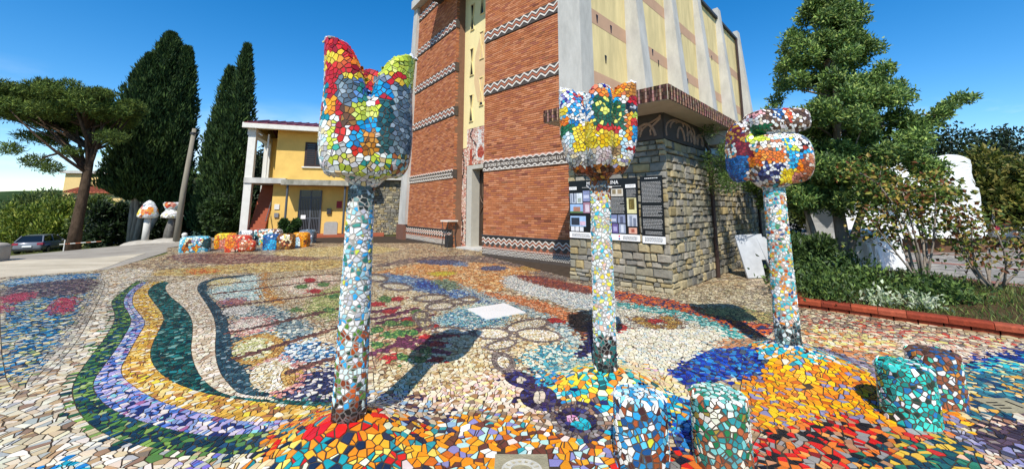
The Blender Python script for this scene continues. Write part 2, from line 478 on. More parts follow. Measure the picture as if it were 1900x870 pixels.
def superbox(mb, c, r, rot=0, e=0.45, tilt=(0, 0), n=24, m=14):
    """Rounded box (superellipsoid)."""
    M = Matrix.Rotation(rot, 3, 'Z') @ Matrix.Rotation(tilt[0], 3, 'X') @ Matrix.Rotation(tilt[1], 3, 'Y')
    sp = lambda v: math.copysign(abs(v) ** e, v)
    t0 = MB(); ellipsoid(t0, (0, 0, 0), (1, 1, 1), n=n, m=m)
    vs = []
    for v in t0.v:
        t = math.asin(max(-1, min(1, v[2]))); p = math.atan2(v[1], v[0])
        vs.append(Vector(c) + M @ Vector((r[0] * sp(math.cos(t)) * sp(math.cos(p)), r[1] * sp(math.cos(t)) * sp(math.sin(p)), r[2] * sp(math.sin(t)))))
    mb.add(vs, t0.f)
REGIONS = [
('far',0,[(-10.73,10.64),(-14.01,15.91),(-9.46,22.42),(-2.14,17.53),(1.69,11.43),(1.34,9.07),(-3.04,9.07),(-6.17,10.2),(-8.41,9.64)]),
('farmaroon',0,[(-12.36,14.07),(-10.32,14.4),(-7.08,13.45),(-5.5,12.36),(-7.38,11.65),(-9.73,11.65)]),
('fargold',0,[(-9.86,10.2),(-8.16,11.43),(-5.51,13.15),(-4.43,10.64),(-6.44,10.2),(-8.21,9.42)]),
('faryellow',0,[(-9.38,14.75),(-7.37,17.53),(-4.21,16.34),(-4.75,14.07),(-6.93,13.15)]),
('fargrey',0,[(-13.36,15.91),(-10.93,16.8),(-8.41,15.91),(-10.32,14.4)]),
('orangemix',0,[(-8.66,10.64),(-8.08,10.92),(-7.33,10.2),(-7.89,9.79)]),
('fardark',0,[(-4.0,11.43),(-3.38,13.15),(-0.95,14.07),(1.63,11.02),(1.24,8.46),(-0.14,10.64),(-2.55,12.61),(-3.64,10.83)]),
('orangetan',0,[(-3.56,10.2),(-2.72,11.88),(-0.82,12.11),(0.15,11.02),(0.82,10.2),(0.12,9.07),(-0.16,7.92),(-0.5,7.54),(-1.09,8.18),(-2.04,8.94),(-3.26,9.35)]),
('slateblue',0,[(-3.2,12.48),(-1.7,12.61),(-1.26,11.65),(-2.29,11.33)]),
('bluegrey',0,[(-1.84,11.88),(-1.39,12.11),(-1.18,11.22),(-1.66,11.22)]),
('slateblue',0,[(-0.96,11.02),(-0.31,11.43),(0.0,10.64),(-0.7,10.37)]),
('yellowgreen',0,[(-2.19,10.2),(-1.39,10.37),(-1.42,9.64),(-1.94,9.64)]),
('goldtan',0,[(0.81,10.92),(0.76,10.72),(0.67,10.56),(0.56,10.47),(0.43,10.47),(0.32,10.56),(0.24,10.72),(0.22,10.92),(0.25,11.14),(0.34,11.32),(0.47,11.42),(0.61,11.42),(0.72,11.32),(0.79,11.14)]),
('bluefield',0,[(-11.55,9.07),(-11.42,9.56),(-10.48,10.2),(-8.85,8.57),(-6.19,5.75),(-5.37,4.88),(-4.78,4.11),(-4.29,3.52)]),
('darkmauve',0,[(-10.74,8.46),(-9.83,9.64),(-7.96,7.67),(-8.53,7.54),(-8.63,6.84)]),
('bluestrip',0,[(-11.46,9.01),(-10.41,10.2),(-9.8,9.56),(-10.59,8.34)]),
('pinkred',0,[(-7.62,7.08),(-7.32,6.81),(-7.08,6.56),(-6.92,6.36),(-6.88,6.24),(-6.94,6.23),(-7.1,6.31),(-7.34,6.48),(-7.62,6.72),(-7.89,6.99),(-8.1,7.23),(-8.18,7.38),(-8.11,7.41),(-7.9,7.3)]),
('pinkred',0,[(-8.95,7.58),(-8.74,7.38),(-8.58,7.18),(-8.5,7.02),(-8.51,6.92),(-8.6,6.89),(-8.76,6.95),(-8.97,7.07),(-9.18,7.25),(-9.36,7.46),(-9.46,7.64),(-9.47,7.77),(-9.37,7.8),(-9.18,7.73)]),
('pinkred',0,[(-8.09,6.55),(-7.96,6.44),(-7.87,6.35),(-7.86,6.3),(-7.91,6.3),(-8.02,6.35),(-8.17,6.44),(-8.34,6.55),(-8.48,6.67),(-8.58,6.77),(-8.6,6.83),(-8.54,6.83),(-8.42,6.77),(-8.26,6.67)]),
('creamleft',0,[(-10.62,10.37),(-10.21,10.92),(-9.3,10.64),(-8.36,9.07),(-7.45,7.67),(-7.05,7.11),(-5.85,6.02),(-5.17,5.24),(-4.54,4.43),(-4.18,3.96),(-3.87,3.66),(-3.32,3.24),(-2.83,2.98),(-2.38,2.84),(-1.88,2.82),(-1.33,2.72),(-0.99,2.28),(-3.53,2.28),(-5.72,3.56),(-4.01,3.3),(-4.67,4.05),(-5.15,4.7),(-6.37,6.02),(-8.7,8.46)]),
('greytan',0,[(-5.43,4.88),(-6.53,6.17),(-9.34,9.07),(-9.12,9.07),(-5.96,5.75),(-4.89,4.54),(-4.32,3.76),(-4.42,3.76)]),
('blueteal',0,[(-2.99,2.68),(-2.91,2.75),(-2.69,2.73),(-2.55,2.62),(-2.86,2.57)]),
('lavblue',0,[(-2.16,2.73),(-2.03,2.77),(-1.85,2.68),(-1.8,2.57),(-2.02,2.57)]),
('olive',0,[(-8.45,9.07),(-7.81,8.18),(-7.19,7.32),(-6.88,6.95),(-5.9,6.08),(-5.2,5.28),(-4.56,4.46),(-4.18,3.99),(-3.86,3.66),(-3.33,3.26),(-2.87,3.01),(-2.43,2.87),(-2.04,2.84),(-1.68,2.78),(-1.4,2.84),(-1.37,3.08),(-1.6,3.08),(-1.87,3.06),(-2.09,3.0),(-2.43,3.08),(-2.82,3.21),(-3.28,3.41),(-3.65,3.66),(-3.9,3.87),(-4.19,4.25),(-4.52,4.7),(-5.15,5.5),(-5.61,6.02),(-6.69,6.95),(-7.52,7.92),(-8.18,8.88)]),
('lavender',0,[(-8.18,8.88),(-7.52,7.92),(-6.69,6.95),(-5.61,6.02),(-5.15,5.5),(-4.52,4.7),(-4.19,4.25),(-3.9,3.87),(-3.65,3.66),(-3.28,3.41),(-2.82,3.21),(-2.43,3.08),(-2.09,3.0),(-1.87,3.06),(-1.6,3.08),(-1.37,3.08),(-1.46,3.26),(-1.77,3.22),(-2.04,3.2),(-2.42,3.32),(-2.91,3.49),(-3.49,3.82),(-3.89,4.11),(-4.23,4.54),(-4.77,5.24),(-5.15,5.75),(-5.62,6.17),(-6.49,6.91),(-7.4,7.92),(-7.97,8.82)]),
('gold',0,[(-7.97,8.82),(-7.4,7.92),(-6.49,6.91),(-5.62,6.17),(-5.15,5.75),(-4.77,5.24),(-4.23,4.54),(-3.89,4.11),(-3.49,3.82),(-2.91,3.49),(-2.42,3.32),(-2.04,3.2),(-1.77,3.22),(-1.46,3.26),(-1.4,3.41),(-1.73,3.45),(-2.12,3.51),(-2.55,3.61),(-3.04,3.81),(-3.51,4.11),(-3.99,4.54),(-4.42,5.07),(-4.88,5.7),(-5.21,6.11),(-6.13,6.95),(-7.03,7.77),(-7.55,8.46),(-7.78,8.94)]),
('darkgreen',0,[(-7.78,8.94),(-7.55,8.46),(-7.03,7.77),(-6.13,6.95),(-5.21,6.11),(-4.88,5.7),(-4.42,5.07),(-3.99,4.54),(-3.51,4.11),(-3.04,3.81),(-2.55,3.61),(-2.12,3.51),(-1.73,3.45),(-1.4,3.41),(-1.59,3.54),(-2.05,3.54),(-2.49,3.63),(-2.78,3.82),(-3.12,4.11),(-3.67,4.7),(-4.11,5.28),(-4.68,5.97),(-5.38,6.66),(-6.45,7.58),(-7.19,8.34),(-7.49,8.82)]),
('beige',0,[(-7.49,8.82),(-7.19,8.34),(-6.45,7.58),(-5.38,6.66),(-4.68,5.97),(-4.11,5.28),(-3.67,4.7),(-3.12,4.11),(-2.78,3.82),(-2.49,3.63),(-2.05,3.54),(-1.59,3.54),(-1.64,3.54),(-2.32,3.61),(-2.52,3.76),(-2.9,4.11),(-3.39,4.7),(-3.94,5.46),(-4.6,6.26),(-5.81,7.54),(-6.4,8.18),(-6.87,8.88),(-6.89,9.35)]),
('slate',0,[(-6.89,9.35),(-6.87,8.88),(-6.4,8.18),(-5.81,7.54),(-4.6,6.26),(-3.94,5.46),(-3.39,4.7),(-2.9,4.11),(-2.52,3.76),(-2.32,3.61),(-1.64,3.54),(-1.78,3.54),(-2.0,3.54),(-2.17,3.66),(-2.64,4.11),(-3.32,4.88),(-3.95,5.7),(-4.55,6.42),(-5.47,7.32),(-6.1,8.02),(-6.51,8.69),(-6.42,9.21),(-6.28,9.95),(-6.73,9.64)]),
('fieldtan',0,[(-5.97,7.92),(-6.45,8.69),(-6.39,9.35),(-6.11,10.11),(-4.43,10.64),(-1.4,3.52),(-2.0,3.54),(-2.17,3.66),(-2.64,4.11),(-3.32,4.88),(-3.95,5.7),(-4.55,6.42),(-5.47,7.32)]),
('lightteal',0,[(-6.36,8.57),(-6.49,9.49),(-6.28,9.95),(-5.57,9.07),(-5.13,8.18),(-4.38,7.23),(-4.67,7.03),(-4.73,6.66),(-5.62,7.54)]),
('ochre',0,[(-6.41,10.11),(-6.15,10.28),(-5.57,9.07),(-4.55,7.67),(-3.79,6.95),(-4.02,6.73),(-4.99,7.92),(-5.58,8.94)]),
('slatewhite',0,[(-4.6,6.49),(-4.36,6.84),(-3.8,6.66),(-3.11,6.02),(-3.42,5.75),(-3.96,5.89)]),
('slatewhite',0,[(-3.61,5.28),(-3.42,5.75),(-3.11,6.02),(-2.61,5.5),(-2.54,4.97),(-3.0,4.88),(-3.28,4.88)]),
('bluewhite',0,[(-2.84,4.54),(-2.67,4.97),(-2.41,5.11),(-1.87,4.62),(-1.93,4.25),(-2.26,4.25),(-2.58,4.31)]),
('navywhite',0,[(-2.12,3.66),(-2.12,3.99),(-1.92,4.22),(-1.77,4.39),(-1.39,3.49),(-1.96,3.54)]),
('oliveyellow',0,[(-3.64,7.03),(-3.77,9.07),(-2.47,6.02),(-2.88,5.89)]),
('creamrose',0,[(-5.35,9.07),(-4.68,9.95),(-3.92,9.42),(-3.7,7.92),(-4.07,7.45)]),
('creamyellow',0,[(-6.19,9.09),(-6.06,8.86),(-6.0,8.64),(-6.0,8.47),(-6.07,8.36),(-6.2,8.34),(-6.35,8.41),(-6.5,8.56),(-6.63,8.77),(-6.71,9.0),(-6.72,9.2),(-6.66,9.33),(-6.52,9.35),(-6.35,9.26)]),
('lightteal',0,[(-5.54,8.03),(-5.43,7.85),(-5.38,7.68),(-5.4,7.57),(-5.48,7.52),(-5.61,7.55),(-5.76,7.65),(-5.91,7.81),(-6.03,7.99),(-6.1,8.17),(-6.08,8.3),(-6.0,8.36),(-5.85,8.32),(-5.69,8.2)]),
('pinkbrown',0,[(-4.64,7.11),(-4.56,6.97),(-4.55,6.84),(-4.6,6.75),(-4.69,6.72),(-4.82,6.75),(-4.96,6.83),(-5.08,6.95),(-5.16,7.09),(-5.19,7.23),(-5.14,7.33),(-5.04,7.37),(-4.9,7.34),(-4.76,7.25)]),
('white',0,[(-4.12,6.49),(-4.05,6.36),(-4.05,6.24),(-4.1,6.16),(-4.19,6.13),(-4.31,6.16),(-4.44,6.23),(-4.56,6.35),(-4.63,6.48),(-4.65,6.61),(-4.61,6.7),(-4.5,6.74),(-4.37,6.71),(-4.23,6.62)]),
('rose',0,[(-3.38,5.81),(-3.28,5.61),(-3.25,5.43),(-3.29,5.3),(-3.38,5.24),(-3.52,5.26),(-3.67,5.35),(-3.82,5.5),(-3.94,5.7),(-3.99,5.89),(-3.97,6.05),(-3.87,6.13),(-3.71,6.11),(-3.53,5.99)]),
('whitepink',0,[(-3.49,5.8),(-3.42,5.65),(-3.4,5.52),(-3.43,5.42),(-3.51,5.37),(-3.61,5.38),(-3.73,5.45),(-3.84,5.56),(-3.92,5.7),(-3.95,5.84),(-3.93,5.95),(-3.85,6.01),(-3.73,6.0),(-3.6,5.92)]),
('goldtan',0,[(-2.7,4.9),(-2.59,4.67),(-2.55,4.48),(-2.58,4.35),(-2.67,4.29),(-2.81,4.31),(-2.97,4.41),(-3.13,4.59),(-3.27,4.8),(-3.35,5.03),(-3.34,5.21),(-3.24,5.3),(-3.07,5.26),(-2.87,5.11)]),
('limecream',0,[(-2.79,4.87),(-2.71,4.7),(-2.68,4.55),(-2.7,4.44),(-2.78,4.39),(-2.89,4.41),(-3.01,4.48),(-3.14,4.61),(-3.24,4.78),(-3.3,4.95),(-3.29,5.08),(-3.21,5.15),(-3.08,5.13),(-2.93,5.02)]),
('rose',0,[(-2.02,4.11),(-1.94,3.91),(-1.92,3.75),(-1.96,3.65),(-2.06,3.62),(-2.19,3.65),(-2.34,3.76),(-2.49,3.92),(-2.6,4.12),(-2.66,4.31),(-2.63,4.46),(-2.52,4.52),(-2.35,4.46),(-2.17,4.31)]),
('creamspeck',0,[(-2.13,4.09),(-2.06,3.94),(-2.04,3.81),(-2.07,3.72),(-2.15,3.7),(-2.25,3.73),(-2.37,3.81),(-2.49,3.94),(-2.58,4.09),(-2.62,4.24),(-2.6,4.35),(-2.51,4.39),(-2.38,4.35),(-2.24,4.24)]),
('goldtan',0,[(-2.07,3.99),(-2.03,3.9),(-2.01,3.83),(-2.01,3.79),(-2.04,3.79),(-2.09,3.83),(-2.15,3.9),(-2.22,3.99),(-2.27,4.08),(-2.29,4.17),(-2.29,4.21),(-2.25,4.21),(-2.2,4.17),(-2.13,4.08)]),
('stem',0.050,[(-3.67,5.34),(-3.37,5.68),(-3.1,6.17),(-2.74,6.66)]),
('stem',0.050,[(-2.97,4.46),(-2.75,4.88),(-2.55,5.24),(-2.3,5.63)]),
('stem',0.050,[(-2.19,4.11),(-2.04,4.36),(-1.84,4.54)]),
('stem',0.050,[(-4.73,6.66),(-4.43,6.95),(-3.82,7.36),(-3.28,7.92)]),
('stem',0.050,[(-5.63,7.67),(-5.17,8.07),(-4.57,8.75),(-3.77,9.07)]),
('stem',0.050,[(-6.33,8.46),(-5.71,9.07),(-5.04,9.64),(-4.14,9.95)]),
('redleaf',0,[(-3.74,7.92),(-3.71,7.83),(-3.71,7.76),(-3.74,7.73),(-3.79,7.73),(-3.85,7.76),(-3.92,7.83),(-3.97,7.92),(-4.01,8.01),(-4.01,8.08),(-3.98,8.12),(-3.93,8.12),(-3.86,8.08),(-3.79,8.01)]),
('green',0,[(-3.89,8.57),(-3.85,8.47),(-3.85,8.39),(-3.88,8.35),(-3.93,8.35),(-4.0,8.39),(-4.08,8.47),(-4.14,8.57),(-4.18,8.68),(-4.18,8.76),(-4.16,8.81),(-4.1,8.81),(-4.02,8.76),(-3.95,8.68)]),
('green',0,[(-4.23,8.34),(-4.19,8.25),(-4.18,8.17),(-4.21,8.13),(-4.26,8.13),(-4.33,8.17),(-4.41,8.25),(-4.47,8.34),(-4.51,8.44),(-4.52,8.52),(-4.5,8.57),(-4.44,8.57),(-4.37,8.52),(-4.29,8.44)]),
('green',0,[(-3.16,7.45),(-3.14,7.37),(-3.14,7.31),(-3.17,7.28),(-3.22,7.28),(-3.28,7.31),(-3.34,7.37),(-3.38,7.45),(-3.41,7.52),(-3.41,7.59),(-3.38,7.62),(-3.33,7.62),(-3.27,7.59),(-3.21,7.52)]),
('green',0,[(-2.83,6.49),(-2.81,6.43),(-2.82,6.38),(-2.84,6.36),(-2.88,6.36),(-2.93,6.38),(-2.98,6.43),(-3.02,6.49),(-3.04,6.55),(-3.03,6.59),(-3.01,6.62),(-2.96,6.62),(-2.91,6.59),(-2.86,6.55)]),
('redleaf',0,[(-4.42,9.07),(-4.38,8.96),(-4.37,8.87),(-4.4,8.82),(-4.46,8.82),(-4.53,8.87),(-4.62,8.96),(-4.69,9.07),(-4.74,9.19),(-4.75,9.29),(-4.73,9.34),(-4.67,9.34),(-4.58,9.29),(-4.5,9.19)]),
('green',0,[(-3.35,6.49),(-3.32,6.43),(-3.33,6.38),(-3.35,6.36),(-3.39,6.36),(-3.44,6.38),(-3.49,6.43),(-3.53,6.49),(-3.56,6.55),(-3.56,6.59),(-3.53,6.62),(-3.49,6.62),(-3.44,6.59),(-3.39,6.55)]),
('tanfield',0,[(-3.26,9.35),(-2.8,9.07),(-1.69,7.92),(-0.84,7.03),(-0.19,7.03),(0.38,5.75),(0.37,4.7),(0.05,4.11),(-0.24,3.76),(-0.59,3.52),(-1.14,3.54),(-1.34,3.99)]),
('tandark',0,[(-1.97,5.75),(-1.51,6.02),(-0.85,5.39),(-0.89,4.54),(-1.27,4.25),(-1.39,4.11)]),
('pinkcream',0,[(-1.14,3.54),(-0.88,3.61),(-0.54,3.82),(-0.16,4.11),(0.19,4.11),(0.29,3.76),(0.39,3.38),(0.28,3.15),(-0.04,3.3),(-0.4,3.47),(-0.68,3.34),(-1.13,3.38)]),
('purplebranch',0.055,[(-1.56,4.59),(-1.37,4.88),(-1.01,5.11),(-0.7,5.32)]),
('purplebranch',0.055,[(-1.37,4.88),(-1.31,5.24),(-1.22,5.63)]),
('purplebranch',0.055,[(-1.37,4.88),(-0.99,4.74),(-0.72,4.62)]),
('purplebranch',0.055,[(-1.37,4.88),(-1.15,5.03),(-0.86,4.88)]),
('purplebranch',0.055,[(-2.05,5.97),(-1.8,6.17),(-1.57,6.59)]),
('purplebranch',0.055,[(-2.18,6.32),(-1.86,6.66)]),
('purplebranch',0.055,[(-1.9,5.75),(-1.59,6.02),(-1.22,6.17)]),
('redleaf',0,[(-1.82,6.43),(-1.81,6.37),(-1.83,6.32),(-1.86,6.27),(-1.91,6.26),(-1.97,6.26),(-2.01,6.3),(-2.04,6.35),(-2.05,6.41),(-2.04,6.46),(-2.0,6.51),(-1.95,6.53),(-1.89,6.52),(-1.85,6.48)]),
('redleaf',0,[(-1.37,6.0),(-1.37,5.95),(-1.39,5.9),(-1.43,5.87),(-1.48,5.85),(-1.52,5.86),(-1.57,5.89),(-1.59,5.93),(-1.59,5.98),(-1.58,6.03),(-1.54,6.07),(-1.49,6.09),(-1.44,6.08),(-1.4,6.05)]),
('redleaf',0,[(-1.01,5.66),(-1.01,5.61),(-1.03,5.57),(-1.07,5.54),(-1.11,5.52),(-1.16,5.53),(-1.2,5.55),(-1.22,5.59),(-1.22,5.64),(-1.2,5.68),(-1.16,5.72),(-1.11,5.73),(-1.06,5.72),(-1.03,5.7)]),
('redleaf',0,[(-0.8,4.94),(-0.8,4.91),(-0.82,4.87),(-0.85,4.85),(-0.89,4.84),(-0.93,4.84),(-0.96,4.86),(-0.98,4.89),(-0.98,4.93),(-0.96,4.96),(-0.93,4.98),(-0.88,5.0),(-0.84,4.99),(-0.81,4.97)]),
('redleaf',0,[(-0.73,4.44),(-0.74,4.41),(-0.76,4.38),(-0.79,4.36),(-0.82,4.36),(-0.86,4.36),(-0.88,4.37),(-0.9,4.4),(-0.9,4.42),(-0.88,4.45),(-0.85,4.47),(-0.81,4.48),(-0.78,4.48),(-0.75,4.46)]),
('redleaf',0,[(-1.25,4.5),(-1.25,4.47),(-1.26,4.44),(-1.29,4.42),(-1.33,4.41),(-1.36,4.42),(-1.39,4.43),(-1.41,4.46),(-1.41,4.49),(-1.4,4.51),(-1.37,4.53),(-1.33,4.54),(-1.3,4.54),(-1.27,4.52)]),
('redleaf',0,[(-0.99,5.2),(-0.99,5.16),(-1.01,5.13),(-1.05,5.1),(-1.09,5.09),(-1.13,5.09),(-1.16,5.11),(-1.18,5.15),(-1.18,5.18),(-1.16,5.22),(-1.13,5.25),(-1.09,5.26),(-1.04,5.26),(-1.01,5.23)]),
('redleaf',0,[(-0.63,5.31),(-0.63,5.27),(-0.66,5.23),(-0.69,5.2),(-0.74,5.19),(-0.78,5.19),(-0.81,5.22),(-0.83,5.25),(-0.82,5.29),(-0.8,5.33),(-0.77,5.36),(-0.72,5.37),(-0.68,5.37),(-0.64,5.34)]),
('redleaf',0,[(-2.15,6.89),(-2.14,6.82),(-2.16,6.75),(-2.19,6.71),(-2.24,6.69),(-2.3,6.7),(-2.35,6.73),(-2.39,6.79),(-2.4,6.86),(-2.39,6.92),(-2.35,6.97),(-2.3,7.0),(-2.24,6.99),(-2.19,6.95)]),
('redleaf',0,[(-1.94,7.29),(-1.93,7.21),(-1.95,7.14),(-1.99,7.08),(-2.05,7.06),(-2.11,7.07),(-2.16,7.11),(-2.2,7.18),(-2.21,7.25),(-2.19,7.33),(-2.15,7.38),(-2.09,7.41),(-2.03,7.4),(-1.97,7.35)]),
('green',0,[(-1.52,4.88),(-1.51,4.83),(-1.52,4.79),(-1.54,4.77),(-1.58,4.77),(-1.62,4.79),(-1.65,4.83),(-1.67,4.88),(-1.68,4.93),(-1.68,4.97),(-1.65,4.99),(-1.62,4.99),(-1.58,4.97),(-1.54,4.93)]),
('green',0,[(-1.11,4.49),(-1.11,4.45),(-1.12,4.42),(-1.14,4.4),(-1.17,4.4),(-1.21,4.42),(-1.23,4.45),(-1.25,4.49),(-1.26,4.53),(-1.25,4.57),(-1.22,4.58),(-1.19,4.58),(-1.16,4.57),(-1.13,4.53)]),
('green',0,[(-0.91,4.42),(-0.91,4.38),(-0.92,4.35),(-0.94,4.33),(-0.97,4.33),(-1.0,4.35),(-1.03,4.38),(-1.05,4.42),(-1.05,4.46),(-1.04,4.49),(-1.01,4.51),(-0.98,4.51),(-0.95,4.49),(-0.92,4.46)]),
('green',0,[(-1.37,5.32),(-1.36,5.27),(-1.38,5.22),(-1.4,5.2),(-1.44,5.2),(-1.48,5.22),(-1.51,5.27),(-1.54,5.32),(-1.55,5.38),(-1.54,5.43),(-1.51,5.45),(-1.47,5.45),(-1.43,5.43),(-1.4,5.38)]),
('green',0,[(-1.22,5.34),(-1.21,5.29),(-1.22,5.24),(-1.25,5.22),(-1.29,5.22),(-1.33,5.24),(-1.36,5.29),(-1.38,5.34),(-1.39,5.4),(-1.38,5.45),(-1.35,5.48),(-1.31,5.48),(-1.27,5.45),(-1.24,5.4)]),
('green',0,[(-1.49,5.24),(-1.48,5.18),(-1.49,5.14),(-1.51,5.11),(-1.55,5.11),(-1.59,5.14),(-1.62,5.18),(-1.65,5.24),(-1.66,5.29),(-1.65,5.34),(-1.63,5.36),(-1.59,5.36),(-1.55,5.34),(-1.51,5.29)]),
('green',0,[(-1.71,5.46),(-1.7,5.4),(-1.71,5.35),(-1.73,5.33),(-1.77,5.33),(-1.81,5.35),(-1.85,5.4),(-1.88,5.46),(-1.9,5.52),(-1.89,5.57),(-1.86,5.6),(-1.82,5.6),(-1.78,5.57),(-1.74,5.52)]),
('green',0,[(-0.91,4.7),(-0.91,4.66),(-0.92,4.62),(-0.95,4.61),(-0.98,4.61),(-1.01,4.62),(-1.04,4.66),(-1.06,4.7),(-1.06,4.75),(-1.05,4.78),(-1.02,4.8),(-0.99,4.8),(-0.95,4.78),(-0.93,4.75)]),
('green',0,[(-1.39,5.75),(-1.38,5.69),(-1.39,5.63),(-1.42,5.6),(-1.46,5.6),(-1.5,5.63),(-1.54,5.69),(-1.57,5.75),(-1.58,5.82),(-1.57,5.88),(-1.54,5.91),(-1.5,5.91),(-1.46,5.88),(-1.42,5.82)]),
('green',0,[(-1.62,5.75),(-1.61,5.69),(-1.62,5.63),(-1.64,5.6),(-1.68,5.6),(-1.73,5.63),(-1.77,5.69),(-1.8,5.75),(-1.81,5.82),(-1.8,5.88),(-1.78,5.91),(-1.74,5.91),(-1.69,5.88),(-1.65,5.82)]),
('green',0,[(-1.37,6.32),(-1.36,6.24),(-1.37,6.18),(-1.4,6.15),(-1.44,6.15),(-1.49,6.18),(-1.54,6.24),(-1.57,6.32),(-1.58,6.41),(-1.57,6.48),(-1.53,6.52),(-1.49,6.52),(-1.44,6.48),(-1.39,6.41)]),
('green',0,[(-2.15,7.23),(-2.12,7.12),(-2.13,7.04),(-2.16,7.0),(-2.21,7.0),(-2.27,7.04),(-2.33,7.12),(-2.38,7.23),(-2.4,7.34),(-2.4,7.43),(-2.37,7.48),(-2.32,7.48),(-2.25,7.43),(-2.19,7.34)]),
('riverblue',0,[(-3.56,10.2),(-2.46,9.64),(-1.82,9.07),(-1.38,8.57),(-0.72,7.67),(-0.18,6.95),(-0.26,6.59),(-0.64,6.84),(-1.31,7.54),(-1.9,7.92),(-3.16,9.07)]),
('deepblue',0,[(-2.16,8.94),(-1.82,9.07),(-1.53,8.46),(-1.16,7.92),(-1.61,8.02),(-2.01,8.34)]),
('greengrey',0,[(-1.85,9.21),(-1.34,9.07),(-0.98,8.18),(-1.27,7.92),(-1.61,8.46)]),
('greyteal',0,[(-1.4,9.07),(-0.51,7.67),(0.09,7.03),(0.52,6.49),(0.83,5.75),(0.83,5.07),(0.83,4.7),(0.66,4.62),(0.62,5.28),(0.32,6.02),(-0.18,6.73),(-0.7,7.54)]),
('orangestripe',0,[(-0.74,7.92),(-0.1,7.63),(0.47,7.11),(0.93,6.39),(1.1,5.75),(0.96,4.88),(0.8,4.54),(0.89,4.88),(0.87,5.5),(0.5,6.32),(-0.09,7.11)]),
('brownred',0,[(0.81,6.26),(1.27,6.49),(0.97,4.88),(0.84,4.62),(0.88,5.07),(0.8,5.55)]),
('whitestripe',0,[(-0.16,9.64),(0.2,9.95),(0.12,9.21),(0.57,8.57),(1.51,7.54),(1.99,7.11),(2.6,6.32),(1.72,6.49),(1.24,6.26),(0.49,7.36),(-0.11,8.18),(-0.24,8.94)]),
('redbrown',0,[(0.0,9.95),(0.64,9.56),(1.29,8.75),(2.15,7.67),(1.96,7.03),(1.51,7.54),(0.57,8.46),(0.19,9.21)]),
('greybrown',0,[(0.14,10.2),(1.51,10.2),(2.22,7.92),(1.7,8.46),(0.78,9.64)]),
('tealpale',0,[(-1.21,6.11),(-0.73,6.84),(-0.47,7.03),(0.08,6.17),(-0.15,5.55),(-0.56,5.37),(-1.03,5.6)]),
('pond',0,[(-1.12,6.14),(-0.72,6.66),(-0.44,6.59),(0.0,6.02),(-0.22,5.65),(-0.65,5.5),(-1.02,5.7)]),
('outline',0,[(-1.15,7.39),(-1.16,7.24),(-1.22,7.1),(-1.33,7.01),(-1.46,6.98),(-1.59,7.02),(-1.7,7.11),(-1.76,7.24),(-1.77,7.4),(-1.72,7.54),(-1.61,7.65),(-1.47,7.68),(-1.32,7.64),(-1.21,7.54)]),
('creamspeck',0,[(-1.21,7.38),(-1.22,7.29),(-1.28,7.21),(-1.37,7.15),(-1.48,7.12),(-1.58,7.14),(-1.66,7.18),(-1.71,7.26),(-1.7,7.34),(-1.65,7.43),(-1.56,7.49),(-1.44,7.52),(-1.33,7.5),(-1.25,7.45)]),
('outline',0,[(-0.78,7.07),(-0.78,6.96),(-0.82,6.87),(-0.88,6.82),(-0.96,6.8),(-1.03,6.83),(-1.09,6.89),(-1.12,6.99),(-1.13,7.1),(-1.09,7.19),(-1.03,7.26),(-0.95,7.28),(-0.87,7.24),(-0.81,7.17)]),
('creamspeck',0,[(-0.84,7.06),(-0.84,7.01),(-0.87,6.97),(-0.91,6.94),(-0.97,6.93),(-1.01,6.94),(-1.05,6.96),(-1.07,7.0),(-1.07,7.05),(-1.04,7.09),(-0.99,7.12),(-0.94,7.13),(-0.89,7.12),(-0.85,7.09)]),
('outline',0,[(-0.94,6.82),(-0.94,6.67),(-0.99,6.54),(-1.08,6.45),(-1.18,6.41),(-1.28,6.43),(-1.37,6.51),(-1.43,6.64),(-1.44,6.79),(-1.4,6.93),(-1.31,7.04),(-1.2,7.08),(-1.08,7.05),(-0.99,6.96)]),
('creamspeck',0,[(-0.99,6.8),(-1.0,6.71),(-1.04,6.62),(-1.11,6.56),(-1.19,6.53),(-1.27,6.54),(-1.34,6.58),(-1.38,6.66),(-1.38,6.75),(-1.34,6.84),(-1.27,6.91),(-1.18,6.94),(-1.1,6.93),(-1.03,6.88)]),
('outline',0,[(-1.26,6.23),(-1.24,6.09),(-1.25,5.97),(-1.28,5.89),(-1.33,5.85),(-1.39,5.87),(-1.45,5.94),(-1.49,6.05),(-1.52,6.19),(-1.52,6.32),(-1.49,6.42),(-1.44,6.46),(-1.37,6.44),(-1.31,6.35)]),
('creamyellow',0,[(-1.31,6.2),(-1.29,6.11),(-1.29,6.03),(-1.31,5.98),(-1.35,5.95),(-1.39,5.96),(-1.42,6.01),(-1.46,6.08),(-1.47,6.17),(-1.47,6.25),(-1.45,6.32),(-1.42,6.34),(-1.38,6.33),(-1.34,6.28)]),
('outline',0,[(-1.07,5.65),(-1.07,5.55),(-1.1,5.49),(-1.15,5.48),(-1.21,5.51),(-1.27,5.58),(-1.33,5.69),(-1.36,5.8),(-1.37,5.91),(-1.34,5.98),(-1.29,6.0),(-1.23,5.97),(-1.16,5.88),(-1.1,5.77)]),
('creamyellow',0,[(-1.12,5.68),(-1.12,5.61),(-1.14,5.57),(-1.17,5.56),(-1.21,5.58),(-1.25,5.63),(-1.29,5.7),(-1.31,5.78),(-1.31,5.84),(-1.3,5.89),(-1.27,5.9),(-1.22,5.88),(-1.18,5.82),(-1.14,5.75)]),
('outline',0,[(-0.51,5.34),(-0.53,5.27),(-0.6,5.23),(-0.7,5.23),(-0.82,5.26),(-0.93,5.32),(-1.02,5.4),(-1.06,5.49),(-1.05,5.56),(-0.98,5.61),(-0.87,5.61),(-0.74,5.58),(-0.63,5.51),(-0.55,5.42)]),
